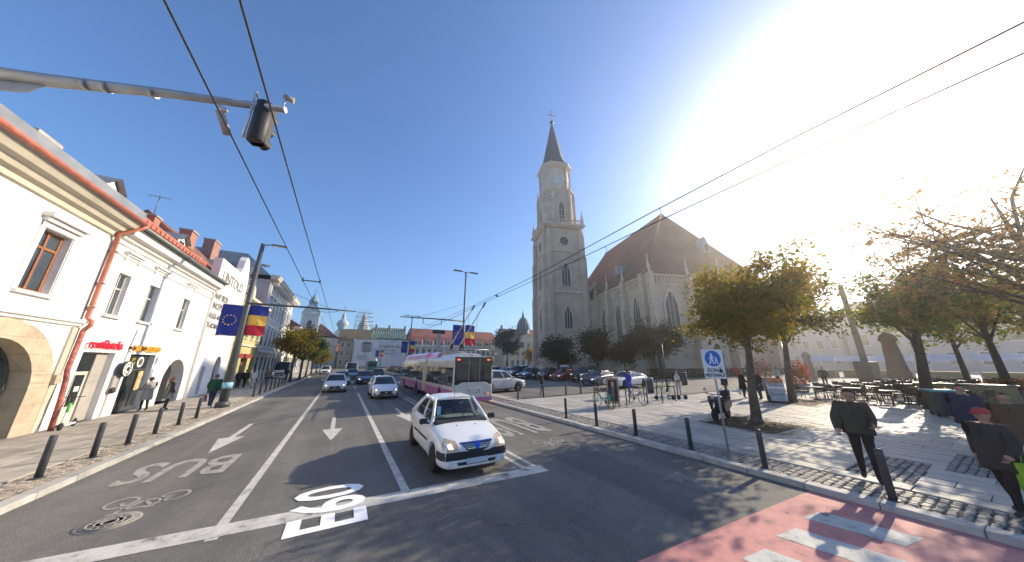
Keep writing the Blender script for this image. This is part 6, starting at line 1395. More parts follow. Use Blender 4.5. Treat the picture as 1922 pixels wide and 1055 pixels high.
# moped by the sign
MP = thing('moped', 'dark moped with round mirror parked behind the pedestrian zone sign', 'moped', (14.3, 7.2, gz(14.1)), R(186)); MPM = M('dark_maroon_plastic', (.07, .04, .04), .4, .2, 3, spec=.5, kind='obj')
for wx in (-.62, .62):
    wl = MB().lathe([(.13, -.05), (.22, -.055), (.25, 0), (.22, .055), (.13, .05)], (wx, 0, .25), 18, True, 0, 'y').build('wheel', RUB, MP); MB().lathe([(.14, -.03), (0, -.05), (0, .05), (.14, .03)], (wx, 0, .25), 12, True, 0, 'y').build('rim', RIM, wl)
MB().prism([(-.85, .5), (-.3, .3), (-.05, .3), (.02, .62), (-.1, .72), (-.75, .78), (-.95, .68)], -.17, .17, 'xz').build('rear_body', MPM, MP, .05, seg=2); MB().prism([(.3, .3), (.42, .35), (.62, .82), (.56, .98), (.45, .92)], -.2, .2, 'xz').build('leg_shield', MPM, MP, .04, seg=2)
MB().box(-.1, .38, -.15, .15, .26, .34).build('footboard', BLKP, MP, .02); MB().prism([(-.9, .76), (-.1, .72), (-.08, .8), (-.5, .84), (-.9, .86)], -.15, .15, 'xz').build('seat', BLKP, MP, .03, seg=2)
MB().tube([(.64, 0, .25), (.5, 0, .95)], .035, 8).build('fork', CHR, MP); MB().tube([(.38, -.32, 1.05), (.48, -.1, 1.02), (.48, .1, 1.02), (.38, .32, 1.05)], .018, 6).build('handlebar', BLKP, MP); MB().lathe([(0, .06), (.07, .04), (.08, -.02), (0, -.05)], (.56, 0, .92), 14, True, 0, 'x').build('headlamp', HLG, MP)
for sd in (-1, 1):
    MB().tube([(.44, sd*.22, 1.05), (.42, sd*.3, 1.18)], .008, 5).build('mirror_stalk', BLKP, MP); MB().lathe([(0, -.012), (.06, -.01), (.065, .01), (0, .015)], (.42, sd*.31, 1.21), 14, True, 0, 'x').build('mirror', CHR, MP)
MB().box(-.98, -.9, -.12, .12, .55, .63).build('tail_lamp', TLR, MP); MB().box(-.9, -.58, -.16, .16, .88, 1.14).build('top_case', BLKP, MP, .04)
# litter bins
def bin_(lab, x, y, h=1.0, w_=.26, m=None, lid=None):
    o = thing('litter_bin', lab, 'litter bin', (x, y, gz(x))); MB().lathe([(w_*.85, 0), (w_, .06), (w_*1.05, h*.85), (w_*.95, h*.87)], n=16).build('drum', m or ANTH, o); MB().lathe([(w_*1.08, h*.9), (w_*1.05, h), (w_*.3, h*1.03), (0, h*1.03)], n=16).build('lid', lid or ANTH, o)
    MB().tube([(-w_*.8, 0, h*.8), (-w_*.8, 0, h*.95)], .02, 5).build('lid_post', ANTH, o); MB().tube([(w_*.8, 0, h*.8), (w_*.8, 0, h*.95)], .02, 5).build('lid_post', ANTH, o)
bin_('slim dark litter bin behind the empty cycle hoop', 20.8, 15.2, 1.1, .24, None, M('bin_lid_blue', (.2, .3, .4), .5)); bin_('dark round litter bin on the cobbles before the church', 29.5, 17.7, 1.15)
wb_ = thing('wheeled_bin', 'dark wheeled waste bin with turquoise lid beside the large right tree', 'litter bin', (22.8, 2.45, gz(23)), R(20))
MB().prism([(-.42, 0.06), (.42, .06), (.5, 1.0), (-.5, 1.0)], -.36, .36, 'xz').build('body', M('bin_dark', (.045, .05, .05), .6), wb_, .03); MB().box(-.53, .53, -.42, .42, 1.0, 1.08).build('lid', M('turquoise_plastic', (.06, .3, .36), .5), wb_, .02)
for x in (-.35, .35): MB().lathe([(.09, -.03), (.09, .03)], (x, .34, .09), 10, True, 0, 'y').build('wheel', RUB, wb_)
# news and postcard rack by the second tree
NR = thing('poster_stand', 'pale wheeled display stand with tilted posters by the second tree trunk', 'display stand', (21.9, 7.85, gz(21.3)), R(-62)); NR.scale = (.8, .8, .85)
for k in range(3): MB().cbox((0, -.28+k*.14, .35+k*.42), (.8, .05, .4), 0, 0, R(-16)).build('display_pocket', M('pale_blue_grey_panel', (.34, .38, .44), .6, .2, 4), NR)
for x in (-.44, .44): MB().tube([(x, -.38, .1), (x, .05, 1.5)], .025, 6).tube([(x, .45, .1), (x, .05, 1.5)], .025, 6).build('side_frame', ALU, NR)
MB().cbox((0, .0, 1.45), (.86, .04, .3), 0, 0, R(-16)).build('header_card', M('orange_card', (.5, .2, .08), .6, .4, 5), NR)
for x in (-.42, .42):
    for y in (-.38, .45): MB().lathe([(.07, -.02), (.07, .02)], (x, y, .08), 10, True, 0, 'y').build('castor', RUB, NR)
dg_ = MB().box(-.5, .5, .3, 1.2, .02, .9).build('covered_cart', M('black_tarp', (.03, .032, .035), .7, .2, 4, bump=.5, bsc=6), NR, .08)
# square lamps with dish heads
def dish_lamp(lab, x, y, h, tilt=0.):
    o = thing('square_lamp', lab, 'street lamp', (x, y, gz(x))); MB().tube([(0, 0, 0), (0, 0, h-.35)], [.07, .05], 10).build('pole', ANTH, o)
    MB().lathe([(.05, h-.4), (.12, h-.32), (.36, h-.1), (.4, h-.07), (.4, h-.02), (0, h+.03)], n=18).build('dish', ANTH, o); MB().lathe([(.06, h-.3), (.28, h-.15)], n=14).build('diffuser', M('lamp_opal', (.6, .58, .5), .4), o)
    MB().lathe([(.14, 0), (.13, .18), (.08, .24)], n=10).build('base', ANTH, o)
dish_lamp('slim dish lamp before the church yews behind the parked coupe', 22.6, 15.0, 4.1); dish_lamp('dish lamp with wide bowl in front of the large right tree', 26.6, 3.15, 5.3); dish_lamp('short dish lamp left of the second yew', 29.4, 34.5, 4.3); dish_lamp('dish lamp among the far plane trees on the right edge', 31., -.6, 5.4)
for i, (x, y) in enumerate(((57, 96), (64, 92))): dish_lamp(['left', 'right'][i]+' dark lamp before the beige domed house', x, y, 7.)
# tall leaning monument mast with dark planter base
MN = thing('monument_mast', 'tall dark square mast rising above the café terrace', 'monument', (52, 9.9, gz(52)))
MB().lathe([(.36, 0), (.30, 11.2)], n=4, smooth=False, a0=math.pi/4).build('mast', M('dark_bronze', (.07, .065, .06), .6, .2, 1), MN); MB().lathe([(.9, 0), (1.0, 2.1), (.8, 2.2)], n=4, smooth=False, a0=.5).build('base', M('dark_bronze'), MN)
# white advertising pillar beyond the bus
ad = thing('advert_pillar', 'white lit advertising panel beyond the right side of the bus', 'sign', (18.6, 60, gz(18))); MB().box(-.7, .7, -.1, .1, 1.2, 4.).build('panel', M('sign_white'), ad); MB().box(-.12, .12, -.08, .08, 0, 1.2).build('leg', ANTH, ad)
tb = thing('display_board', 'dark electronic display on a grey column behind the bus roof', 'sign', (7.75+1.5, 33.5, 0)); MB().box(-.16, .16, -.16, .16, .1, 5.9).build('column', GALV, tb); MB().box(-.75, .65, -.2, .2, 5.7, 6.1).build('display', M('black_metal'), tb)
# ---------------------------------------------------------------- café terrace
CHM = M('dark_rattan', (.05, .045, .04), .6, .25, 6, bump=.4, bsc=60); TBM = M('table_top', (.12, .12, .12), .35, .2, 4, spec=.5); CUSH = M('tan_cushion', (.32, .24, .13), .85, .15, 4)
c0 = thing('cafe_chair', 'x', 'chair', (0, 0, 0), 0, 'chairs of the café terrace')
MB().box(-.23, .23, -.23, .23, .42, .47).build('seat', CHM, c0, .015)
MB().tube([(-.23, .2, .47), (-.25, .27, .82), (0, .33, .88), (.25, .27, .82), (.23, .2, .47)], .02, 6).build('back_frame', CHM, c0); MB().add([(-.23, .22, .5), (.23, .22, .5), (.24, .28, .82), (-.24, .28, .82)], [(0, 1, 2, 3)]).build('back_panel', CHM, c0)
for sx in (-.2, .2):
    for sy in (-.2, .2): MB().tube([(sx, sy, .42), (sx*1.15, sy*1.15, 0)], .016, 5).build('leg', CHM, c0)
    MB().tube([(sx*1.1, -.2, .45), (sx*1.25, -.18, .65), (sx*1.25, .25, .67)], .015, 5).build('armrest', CHM, c0)
t0 = thing('cafe_table', 'x', 'table', (0, 0, 0), 0, 'tables of the café terrace')
MB().box(-.36, .36, -.36, .36, .71, .74).build('table_top', TBM, t0, .01); MB().tube([(0, 0, .03), (0, 0, .71)], .03, 8).build('column', CHM, t0); MB().box(-.3, .3, -.04, .04, 0, .04).build('foot', CHM, t0); MB().box(-.04, .04, -.3, .3, .041, .07).build('foot', CHM, t0)
CT = [(25.6+i*2.15+(j % 2)*.6, 7.35-j*1.55-.35*i, i, j) for j in range(4) for i in range(9)]
CT = [(x, y, i, j) for x, y, i, j in CT if y > .9 and not (22 < x < 24)]
first = True
words_ = ['front', 'second', 'third', 'fourth', 'fifth', 'sixth', 'seventh', 'eighth', 'ninth']
n_t = 0
for i, (x, y, i2, j2) in enumerate(CT):
    x += random.uniform(-.2, .2); y += random.uniform(-.15, .15)
    lt = words_[i2]+' café table from the front in the '+['leftmost', 'second', 'third', 'fourth'][j2]+' line of terrace tables'
    sides = [s_+' chair at the '+words_[i2]+' table from the front in the '+['leftmost', 'second', 'third', 'fourth'][j2]+' terrace line' for s_ in ('right-hand', 'rear', 'left-hand', 'nearest')]
    a = random.uniform(-.3, .3)
    if first: t = t0; t.location = (x, y, gz(x)); t.rotation_euler.z = a; t['label'] = lt
    else: t = dup(t0, (x, y, gz(x)), a, lt, 'tables of the café terrace')
    for k in range(4 if i % 3 else 3):
        lc = sides[k]; q = a+k*math.pi/2+random.uniform(-.25, .25); px, py = x+.66*math.sin(q), y-.66*math.cos(q)
        if first: c = c0; c.location = (px, py, gz(px)); c.rotation_euler.z = q+math.pi; c['label'] = lc; first = False
        else: dup(c0, (px, py, gz(px)), q+math.pi, lc, 'chairs of the café terrace')
# closed parasols
PAR = M('beige_canvas', (.50, .37, .27), .9, .1, 2)
def parasol(lab, x, y, h=3.4, m=PAR, w_=.34):
    o = thing('closed_parasol', lab, 'parasol', (x, y, gz(x)), random.uniform(0, 3)); MB().tube([(0, 0, 0), (0, 0, h+.1)], .03, 8).build('pole', ANTH, o)
    n = 24; vs = []; prof = [(.10, h+.05), (.28, h-.12), (.36, h-.35), (.22, h-.5), (.26, h-1.0), (.30, h-1.7), (.36, h-2.3), (.30, h-2.45)]
    for r_, z in prof:
        for k in range(n): q = r_*w_/.34*(1+(.22 if k % 3 == 0 else -.12)*(1 if z < h-.4 else .3)); vs.append((q*math.cos(2*math.pi*k/n), q*math.sin(2*math.pi*k/n), z))
    MB().add(vs, [(i*n+k, i*n+(k+1) % n, (i+1)*n+(k+1) % n, (i+1)*n+k) for i in range(len(prof)-1) for k in range(n)]+[tuple(range(n))], True).build('folded_canopy', m, o)
    MB().box(-.3, .3, -.3, .3, 0, .08).build('base', ANTH, o)
parasol('tall closed beige parasol at the front of the café terrace', 26.9, 4.0, 3.75, PAR, .36); parasol('closed beige parasol further back left of the mast', 36., 10.2, 2.9, PAR, .3)
# planters, counters and market stalls across the terrace
FLW = M_leaf('red_flowers', [(.05, .08, .02), (.08, .1, .03), (.4, .04, .05), (.5, .08, .06)], .3); FLP = M_leaf('mauve_flowers', [(.05, .08, .03), (.09, .12, .05), (.3, .14, .28), (.42, .25, .4)], .3)
def shrub(o, c, rx, rz, n, m, name='foliage', sz=.07):
    b = MB()
    for _ in range(n):
        d = Vector((random.gauss(0, 1), random.gauss(0, 1), random.gauss(0, 1))).normalized()*random.random()**.4
        p = Vector((c[0]+d.x*rx, c[1]+d.y*rx, c[2]+d.z*rz)); nn = Vector((random.gauss(0, 1), random.gauss(0, 1), random.gauss(0, 1))).normalized(); u = nn.orthogonal().normalized(); v = nn.cross(u); s = sz*random.uniform(.6, 1.3)
        b.quad(p-u*s, p-v*s*.6, p+u*s, p+v*s*.6)
    return b.build(name, m, o)
def planter(lab, x, y, m, h=.7, rx=.6, rz=.5, n=900):
    o = thing('flower_planter', lab, 'planter', (x, y, gz(x))); MB().lathe([(.34, 0), (.5, h), (.44, h), (.4, h-.08), (0, h-.08)], n=14).build('tub', M('stone_tub', (.3, .28, .25), .9), o); shrub(o, (0, 0, h+rz*.7), rx, rz, n, m)
planter('large round mauve flower planter behind the two women', 31.5, 12.2, FLP, .8, 1.0, 1.0, 1600); planter('red flowering planter between the second tree and the terrace', 30., 9.2, FLW, .6, .7, 1.0, 1100); planter('low red flower planter on the right of the terrace', 33.0, 1.1, FLW, .6, 1.0, .4, 900)
cn = thing('service_counter', 'long tan service counter on the terrace behind the large right tree', 'counter', (29.5, 2.4, gz(29)), R(-82)); MB().box(-1.5, 1.5, -.4, .4, 0, .95).build('counter_front', M('tan_board', (.33, .27, .14), .8, .12, 2), cn); MB().box(-1.6, 1.6, -.5, .5, .95, 1.02).build('worktop', TBM, cn)
for i, (x, y) in enumerate(((62, 16.2), (65, 13.2), (66, 10.), (64, 6.), (63, 2.2), (60, -1.4), (57, -5))):
    st_ = thing('market_stall', 'white-roofed market stall, number '+words_[i]+' from the left across the square' if i else 'leftmost white-roofed market stall across the square', 'market stall', (x, y, gz(60)), R(-85), 'market stalls across the square')
    MB().box(-1.4, 1.4, -1., 1., 0, 1.0).build('counter', M('tan_board'), st_)
    for sx in (-1.4, 1.4):
        for sy in (-1., 1.): MB().box(sx-.05, sx+.05, sy-.05, sy+.05, 0, 2.3).build('post', SCF, st_)
    MB().add([(-1.7, -1.4, 2.2), (1.7, -1.4, 2.2), (1.7, 1.4, 2.2), (-1.7, 1.4, 2.2), (-1.7, 0, 3.0), (1.7, 0, 3.0)], [(0, 1, 5, 4), (2, 3, 4, 5), (0, 4, 3), (1, 2, 5)]).build('canopy', M('stall_white', (.75, .64, .58), .8), st_)
# ================================================================ trees
BARK = M('bark', (.13, .105, .08), .9, .25, 6, bump=.7, bsc=30); BARKD = M('dark_bark', (.07, .055, .045), .95, .25, 6, bump=.7, bsc=30)
AUT = M_leaf('autumn_leaf', [(.065, .085, .016), (.11, .12, .02), (.17, .15, .025), (.25, .155, .03), (.32, .13, .035)], .58)
AUT2 = M_leaf('orange_green_leaf', [(.055, .08, .016), (.095, .11, .02), (.16, .125, .025), (.28, .12, .03)], .58)
GRN = M_leaf('late_green_leaf', [(.04, .065, .014), (.065, .1, .02), (.11, .14, .027), (.2, .17, .035)], .58)
YEL = M_leaf('yellow_leaf', [(.2, .14, .02), (.32, .2, .03), (.4, .2, .03)], .5); YEW = M_leaf('yew_needles', [(.010, .017, .009), (.016, .026, .012), (.024, .036, .016)], .12)
PALE = M_leaf('sparse_brown_leaf', [(.09, .09, .025), (.16, .12, .035), (.22, .11, .04), (.26, .10, .045)], .5)
def tree(name, lab, x, y, z, h, cb, rad, m, n, sz=.09, tr=.14, lean=(0, 0), limbs=16, bark=None, group=None, seed=1, spread=.42, squash=1., twigs=3, cat='tree', droop=0., rzx=None):
    rnd = random.Random(seed); o = thing(name, lab, cat, (x, y, z), 0, group); bark = bark or BARK
    rx, ry = (rad, rad) if not isinstance(rad, tuple) else rad
    cc = Vector((lean[0], lean[1], (cb+h)/2)); ch = (h-cb)/2
    top = Vector((lean[0]*.9, lean[1]*.9, cb+(h-cb)*.75)); b = MB()
    tp = [Vector((0, 0, -.05)), Vector((lean[0]*.1, lean[1]*.1, cb*.5)), Vector((lean[0]*.35+rnd.uniform(-.05, .05), lean[1]*.35, cb)), Vector((lean[0]*.7, lean[1]*.7, cb+(h-cb)*.4)), top]
    b.tube(tp, [tr*1.25, tr, tr*.85, tr*.5, tr*.12], 9); b.lathe([(tr*1.7, -.03), (tr*1.3, .15), (tr, .4)], n=9)
    tips = []; lb = MB()
    for i in range(limbs):
        t = .12+.8*rnd.random(); s = tp[2].lerp(top, t*.9) if t > .1 else tp[2]
        a = i*2.399+rnd.uniform(-.4, .4); el = rnd.uniform(-.45, 1.)
        d = Vector((math.cos(a)*math.cos(el), math.sin(a)*math.cos(el), math.sin(el)))
        e = cc+Vector((d.x*rx, d.y*ry, d.z*ch))*rnd.uniform(.72, .98)
        mid = s.lerp(e, .5)+Vector((rnd.uniform(-.2, .2), rnd.uniform(-.2, .2), rnd.uniform(.0, .3)-droop))*rad_(rad)*.25
        lb.tube([s, mid, e], [tr*.42*(1-t*.5), tr*.22, tr*.05], 5, False)
        tips += [(e, 1.), (mid.lerp(e, .45), .8), (mid.lerp(e, .0), .55)]
        for k in range(twigs):
            q = s.lerp(mid, rnd.uniform(.5, 1)) if k % 2 else mid.lerp(e, rnd.uniform(.1, .8))
            f = q+Vector((rnd.gauss(0, 1), rnd.gauss(0, 1), rnd.gauss(0, .7)-droop)).normalized()*rad_(rad)*rnd.uniform(.3, .55)
            lb.tube([q, q.lerp(f, .5)+Vector((0, 0, .06)), f], [tr*.12, tr*.07, tr*.03], 4, False); tips += [(f, .9), (q.lerp(f, .55), .7)]
    b.build('trunk', bark, o); tag(lb.build('branches', bark, o), kind='stuff')
    lv = MB(); per = max(1, n//len(tips))
    for (c, wgt) in tips:
        cr = spread*rnd.uniform(.6, 1.25)*wgt
        for k in range(int(per*rnd.uniform(.55, 1.45))):
            d = Vector((rnd.gauss(0, 1), rnd.gauss(0, 1), rnd.gauss(0, .75)))*cr*.62; p = c+d
            nn = Vector((rnd.gauss(0, 1), rnd.gauss(0, 1), rnd.gauss(.4, 1))).normalized(); u = nn.orthogonal().normalized(); v = nn.cross(u); a = rnd.uniform(0, 6.28); u, v = u*math.cos(a)+v*math.sin(a), v*math.cos(a)-u*math.sin(a)
            s = sz*rnd.uniform(.55, 1.3); lv.v += [tuple(p-u*s), tuple(p-v*s*.62+nn*s*.15), tuple(p+u*s), tuple(p+v*s*.62+nn*s*.15)]; kk = len(lv.v); lv.f.append((kk-4, kk-3, kk-2, kk-1)); lv.sm.append(False)
    tag(lv.build('crown', m, o), kind='stuff'); return o
def rad_(r_): return r_ if not isinstance(r_, tuple) else (r_[0]+r_[1])/2
tree('plane_tree', 'orange and olive autumn tree nearest the pedestrian zone sign', 14.75, 6.15, gz(14.7), 7.1, 2.3, 2.6, AUT, 15000, .085, .15, (.35, -.4), 22, None, 'trees of the square', 3, .55)
tree('plane_tree', 'rusty autumn tree behind the pale display stand', 23., 7.6, gz(23), 8., 2.5, 2.5, AUT2, 11000, .095, .16, (.3, -.5), 22, None, 'trees of the square', 5, .6)
tree('plane_tree', 'broad green-gold tree beside the wheeled waste bin', 25.2, 3.1, gz(25), 7.7, 2.4, 2.35, GRN, 9000, .10, .2, (-.1, -.6), 22, BARKD, 'trees of the square', 8, .62)
tree('plane_tree', 'tall sparse tree with bare upper branches at the right edge', 20.6, -1.1, gz(20), 10.2, 3.0, (4.6, 4.6), PALE, 8000, .075, .2, (.4, .6), 34, BARKD, 'trees of the square', 11, .3, 1., 7)
tree('plane_tree', 'brown-leaved tree behind the closed parasols', 33., 1.2, gz(33), 8.6, 2.6, 3.4, AUT2, 5000, .12, .17, (0, 0), 20, BARKD, 'trees of the square', 12, .7)
tree('plane_tree', 'green tree deep in the square left of the far stalls', 44., 3.2, gz(44), 8.2, 2.6, 3.4, GRN, 3500, .16, .17, (0, 0), 18, BARKD, 'trees of the square', 13, .75)
tree('plane_tree', 'second green tree deep in the square at the far right', 42., -3.2, gz(44), 8.4, 2.6, 3.6, GRN, 3500, .16, .17, (0, 0), 18, BARKD, 'trees of the square', 14, .75)
tree('plane_tree', 'orange tree just outside the right of the terrace', 27.5, -3.4, gz(27), 9., 2.6, 3.6, AUT2, 4500, .12, .2, (0, 0), 22, BARKD, 'trees of the square', 15, .7)
for i, (x, y, h, cb, rad, n, lab) in enumerate(((29.7, 37.6, 6.6, .5, 2.9, 11000, 'dark yew left of the church at the foot of the tower'), (34.2, 33.4, 8.1, .9, 2.5, 11000, 'dark upright yew right of the tower foot'), (36.9, 30.8, 6.8, 1.6, 2.1, 8000, 'smaller dark yew between the two larger yews'), (39.9, 26.9, 9.3, 1.9, (3.9, 3.9), 17000, 'largest dark yew with twisted trunks before the church corner'))):
    tree('yew_tree', lab, x, y, .42, h, cb, rad, YEW, n, .15, .24, (.3*(-1)**i, .2), 15, BARKD, 'yews beside the church', 60+i, 1.0, 1., 6)
tree('street_tree', 'orange-green street tree on the left footway nearest the lamp post', -5.5, 47., .12, 7.7, 1.9, 2.35, AUT, 13000, .13, .15, (0, 0), 20, BARKD, 'street trees on the left', 31, .65)
for i, (y, h, m, lab) in enumerate(((54.5, 7.6, GRN, 'greener street tree second from the lamp post'), (63, 7.4, GRN, 'third green street tree on the left footway'), (73, 6.5, AUT, 'fourth low orange street tree on the left footway'), (86, 6., AUT2, 'fifth low street tree far along the left footway'), (100, 5.6, GRN, 'sixth street tree near the white baroque tower'))):
    tree('street_tree', lab, -5.3, y, .12, h, 2., 2.3, m, 6000, .16, .14, (.1, 0), 16, BARKD, 'street trees on the left', 40+i, .7)
tree('park_tree', 'dark round tree rising behind the bus roof before the palace', 48, 88., .3, 14., 3., 4.6, YEW, 6000, .32, .3, (0, 0), 20, BARKD, None, 50, 1.2)
tree('park_tree', 'small bright yellow tree before the beige domed house', 60., 92., .3, 8.5, 1.5, 2.1, YEL, 2500, .25, .14, (0, 0), 14, BARKD, None, 51, .8); tree('park_tree', 'dark cone-shaped tree before the beige domed house', 62.5, 84., .3, 9., .5, 2.4, YEW, 5000, .25, .2, (0, 0), 18, BARKD, None, 52, .8); tree('park_tree', 'second small yellow tree beside the tower foot', 68., 87., .3, 8., 1.5, 1.7, YEL, 1800, .25, .12, (0, 0), 12, BARKD, None, 53, .8)
# lawn blades before the church
gl = MB()
for _ in range(14000):
    x, y = random.uniform(35, 80), 24.15+abs(random.gauss(0, 1.6)); s = random.uniform(.05, .13); a = random.uniform(0, 6.28)
    gl.add([(x-s*.3*math.cos(a), y-s*.3*math.sin(a), gz(40)+.03), (x+s*.3*math.cos(a), y+s*.3*math.sin(a), gz(40)+.03), (x+random.uniform(-.05, .05), y, gz(40)+.03+s*1.6)], [(0, 1, 2)])
tag(gl.build('grass', M_leaf('grass_blade', [(.05, .085, .02), (.08, .12, .03), (.12, .15, .04)], .4)), kind='stuff')
# ================================================================ people
SKIN = M('skin', (.42, .24, .17), .6, .08, 8, kind='obj'); SHOE = M('dark_shoe', (.03, .028, .027), .6, .1, 6, kind='obj')
def cl(n, c=None, var=.12): return M('cloth_'+n, c, .9, var, 6, bump=.7, bsc=11, kind='obj', spec=.15)
def person(lab, x, y, head, top, legs, h=1.75, stride=.0, arms=(.12, .12), elbow=(.25, .25), hair=(.06, .04, .03), hairl=False, coat=None, coatm=None, z=None, shoe=None, bulk=1., name='person', lookz=0., cap=None, out=(.07, .07), seated=False):
    """standing or walking figure; local +x is forward. stride: front/back swing of the feet in metres"""
    o = thing(name, lab, 'person', (x, y, (gz(x) if x > 8.6 else (.12 if x < -4.8 else 0.)) if z is None else z), R(head)); k = h/1.75
    V = []; RD = []; E = []; GRP = []
    def v(p, r_): V.append((p[0]*k, p[1]*k, p[2]*k)); RD.append(r_*k); return len(V)-1
    def e(a, b_, g): E.append((a, b_)); GRP.append(g)
    pel = v((0, 0, .95), .125*bulk); sp = v((.01, 0, 1.13), .122*bulk); ch = v((.0, 0, 1.32), .14*bulk); nk = v((0, 0, 1.47), .06); n2 = v((.01, 0, 1.535), .052); hd = v((.03, 0, 1.61), .108); ht = v((.02, 0, 1.685), .09)
    e(pel, sp, 'top'); e(sp, ch, 'top'); e(ch, nk, 'top'); e(nk, n2, 'skin'); e(n2, hd, 'skin'); e(hd, ht, 'skin')
    hands = []
    for i, s in enumerate((1, -1)):
        sw = arms[i]; bd = elbow[i]
        sf = 1.3 if coat else 1.; sh = v((0, s*.185, 1.40), .072*sf*bulk); el = v((.26*math.sin(sw-.05), s*(.2+out[i]), 1.405-.28*math.cos(sw)), .056*sf*bulk)
        ew = Vector((math.sin(sw+bd), s*-.12*bd, -math.cos(sw+bd))).normalized(); elp = Vector(V[el])/k
        wp = elp+ew*.245; hp = wp+ew*.06
        wr = v(wp, .04*sf*bulk); hn = v(hp, .034); e(ch, sh, 'top'); e(sh, el, 'top'); e(el, wr, 'top'); e(wr, hn, 'skin'); hands.append((hp, ew, s))
        st = stride*s; hp_ = v((0, s*.085, .90), .098*bulk); kn = v((st*.5+.035+abs(stride)*.06, s*.092, .50+.0*st), .064*bulk)
        lift = .05*abs(stride)/.3 if st < 0 else 0
        an = v((st-.01, s*.095, .085+lift), .046); to = v((st+.13, s*.11, .04+lift*.3), .04)
        e(pel, hp_, 'legs'); e(hp_, kn, 'legs'); e(kn, an, 'legs'); e(an, to, 'shoe')
    me = bpy.data.meshes.new('body'); me.from_pydata(V, E, []); b_o = bpy.data.objects.new('body', me); COL.objects.link(b_o)
    md = b_o.modifiers.new('k', 'SKIN'); md.use_smooth_shade = True
    for i, sv in enumerate(me.skin_vertices[0].data): sv.radius = (RD[i], RD[i]); sv.use_root = (i == 0)
    md = b_o.modifiers.new('s', 'SUBSURF'); md.levels = md.render_levels = 2
    applied(b_o); me = b_o.data
    mats = {'top': top, 'legs': legs, 'skin': SKIN, 'shoe': shoe or SHOE}; order = ['top', 'legs', 'skin', 'shoe']
    bm = bmesh.new(); bm.from_mesh(me)
    segs = [(Vector(V[a]), Vector(V[c])) for a, c in E]
    for f in bm.faces:
        c = f.calc_center_median(); best = (9, 0)
        for i, (a, d) in enumerate(segs):
            q = d-a; t = max(0, min(1, (c-a).dot(q)/q.length_squared)); dd = (c-(a+q*t)).length-(.06 if GRP[i] == 'top' and .9*k < c.z < 1.43*k and abs(c.y) < .2*k else 0)
            if dd < best[0]: best = (dd, i)
        g = GRP[best[1]]
        if c.z > .84*k and g == 'legs' and c.z > .9*k: g = 'top'
        f.material_index = order.index(g); f.smooth = True
    for vv in bm.verts:
        if .8*k < vv.co.z < 1.42*k and abs(vv.co.y) < .19*k: vv.co.x *= .86; vv.co.y *= 1.10
    def addmb(mb, idx):
        vs = [bm.verts.new(p) for p in mb.v]
        for f in mb.f:
            try: ff = bm.faces.new([vs[i] for i in f]); ff.material_index = idx; ff.smooth = True
            except ValueError: pass
    # nose, ears, chin, fingers
    fc = MB().lathe([(.004, .018), (.012, .008), (.016, -.012), (.006, -.018)], (.118*k, 0, 1.615*k), 6)
    for s in (-1, 1): fc.lathe([(0, .03), (.016, .02), (.018, -.01), (0, -.03)], (.02*k, s*.086*k, 1.61*k), 6)
    for (hp, d, s) in hands:
        sid = Vector((0, 1, 0)).cross(d).normalized() if abs(d.y) < .9 else Vector((1, 0, 0)); lat = d.cross(sid).normalized()
        cur = Vector((1, 0, 0)); cur = (cur-d*cur.dot(d)).normalized()
        for j, L_ in enumerate((.066, .078, .072, .055)):
            p = hp*k+(cur.cross(d).normalized()*(-.027+.018*j)+d*.015)*k
            fc.tube([p, p+(d*.5+cur*.12)*L_*k, p+(d*.85+cur*.45)*L_*k*.95], [.0095*k, .0088*k, .0065*k], 5)
        p = hp*k+(cur*.02-d*.025)*k; fc.tube([p, p+(cur*.8+d*.5)*.03*k, p+(cur*.7+d*.9)*.055*k], [.011*k, .010*k, .007*k], 5)
    addmb(fc, 2)
    me.materials.clear()
    for g in order: me.materials.append(mats[g])
    bm.to_mesh(me); bm.free()
    b_o.parent = o
    # face details and hair
    for s in (-1, 1): MB().lathe([(0, -.006), (.009, 0), (0, .008)], (.108*k, s*.034*k, 1.63*k), 6).build('eye', M('eye_dark', (.03, .02, .02), .3), o)
    MB().cbox((.105*k, 0, 1.568*k), (.012, .045*k, .009)).build('mouth', M('lip', (.3, .12, .1), .6), o)
    HM = M('hair_%d_%d' % (int(hair[0]*1000), int(hair[1]*1000)), hair, .7, .25, 25, bump=.6, bsc=80, kind='obj')
    hb = MB(); vs = []; n = 12; m_ = 8
    for i in range(m_+1):
        for j in range(n):
            a = 2*math.pi*j/n; fr_ = max(0, math.cos(a)); lim = 2.1-1.4*fr_ if not hairl else 2.5-1.75*fr_
            t = lim*i/m_; r_ = .099*k*(1+.04*math.sin(j*5+i*3)); vs.append((.018*k+r_*math.sin(t)*math.cos(a)*1.08, r_*math.sin(t)*math.sin(a)*.95, 1.635*k+r_*1.12*math.cos(t)))
    fs = [(i*n+j, i*n+(j+1) % n, (i+1)*n+(j+1) % n, (i+1)*n+j) for i in range(m_) for j in range(n)]
    hb.add(vs, fs, True)
    if hairl: hb.lathe([(.08*k, 1.64*k), (.085*k, 1.54*k), (.07*k, 1.44*k), (.02*k, 1.38*k)], (-.04*k, 0, 0), 10)
    hb.build('hair', HM, o)
    if cap: MB().lathe([(0, .1*k), (.07*k, .085*k), (.108*k, .02*k), (.112*k, -.01*k)], (.02*k, 0, 1.655*k), 14).add([(.1*k, -.07*k, 1.65*k), (.2*k, -.05*k, 1.64*k), (.2*k, .05*k, 1.64*k), (.1*k, .07*k, 1.65*k)], [(0, 1, 2, 3)]).build('cap', cap, o)
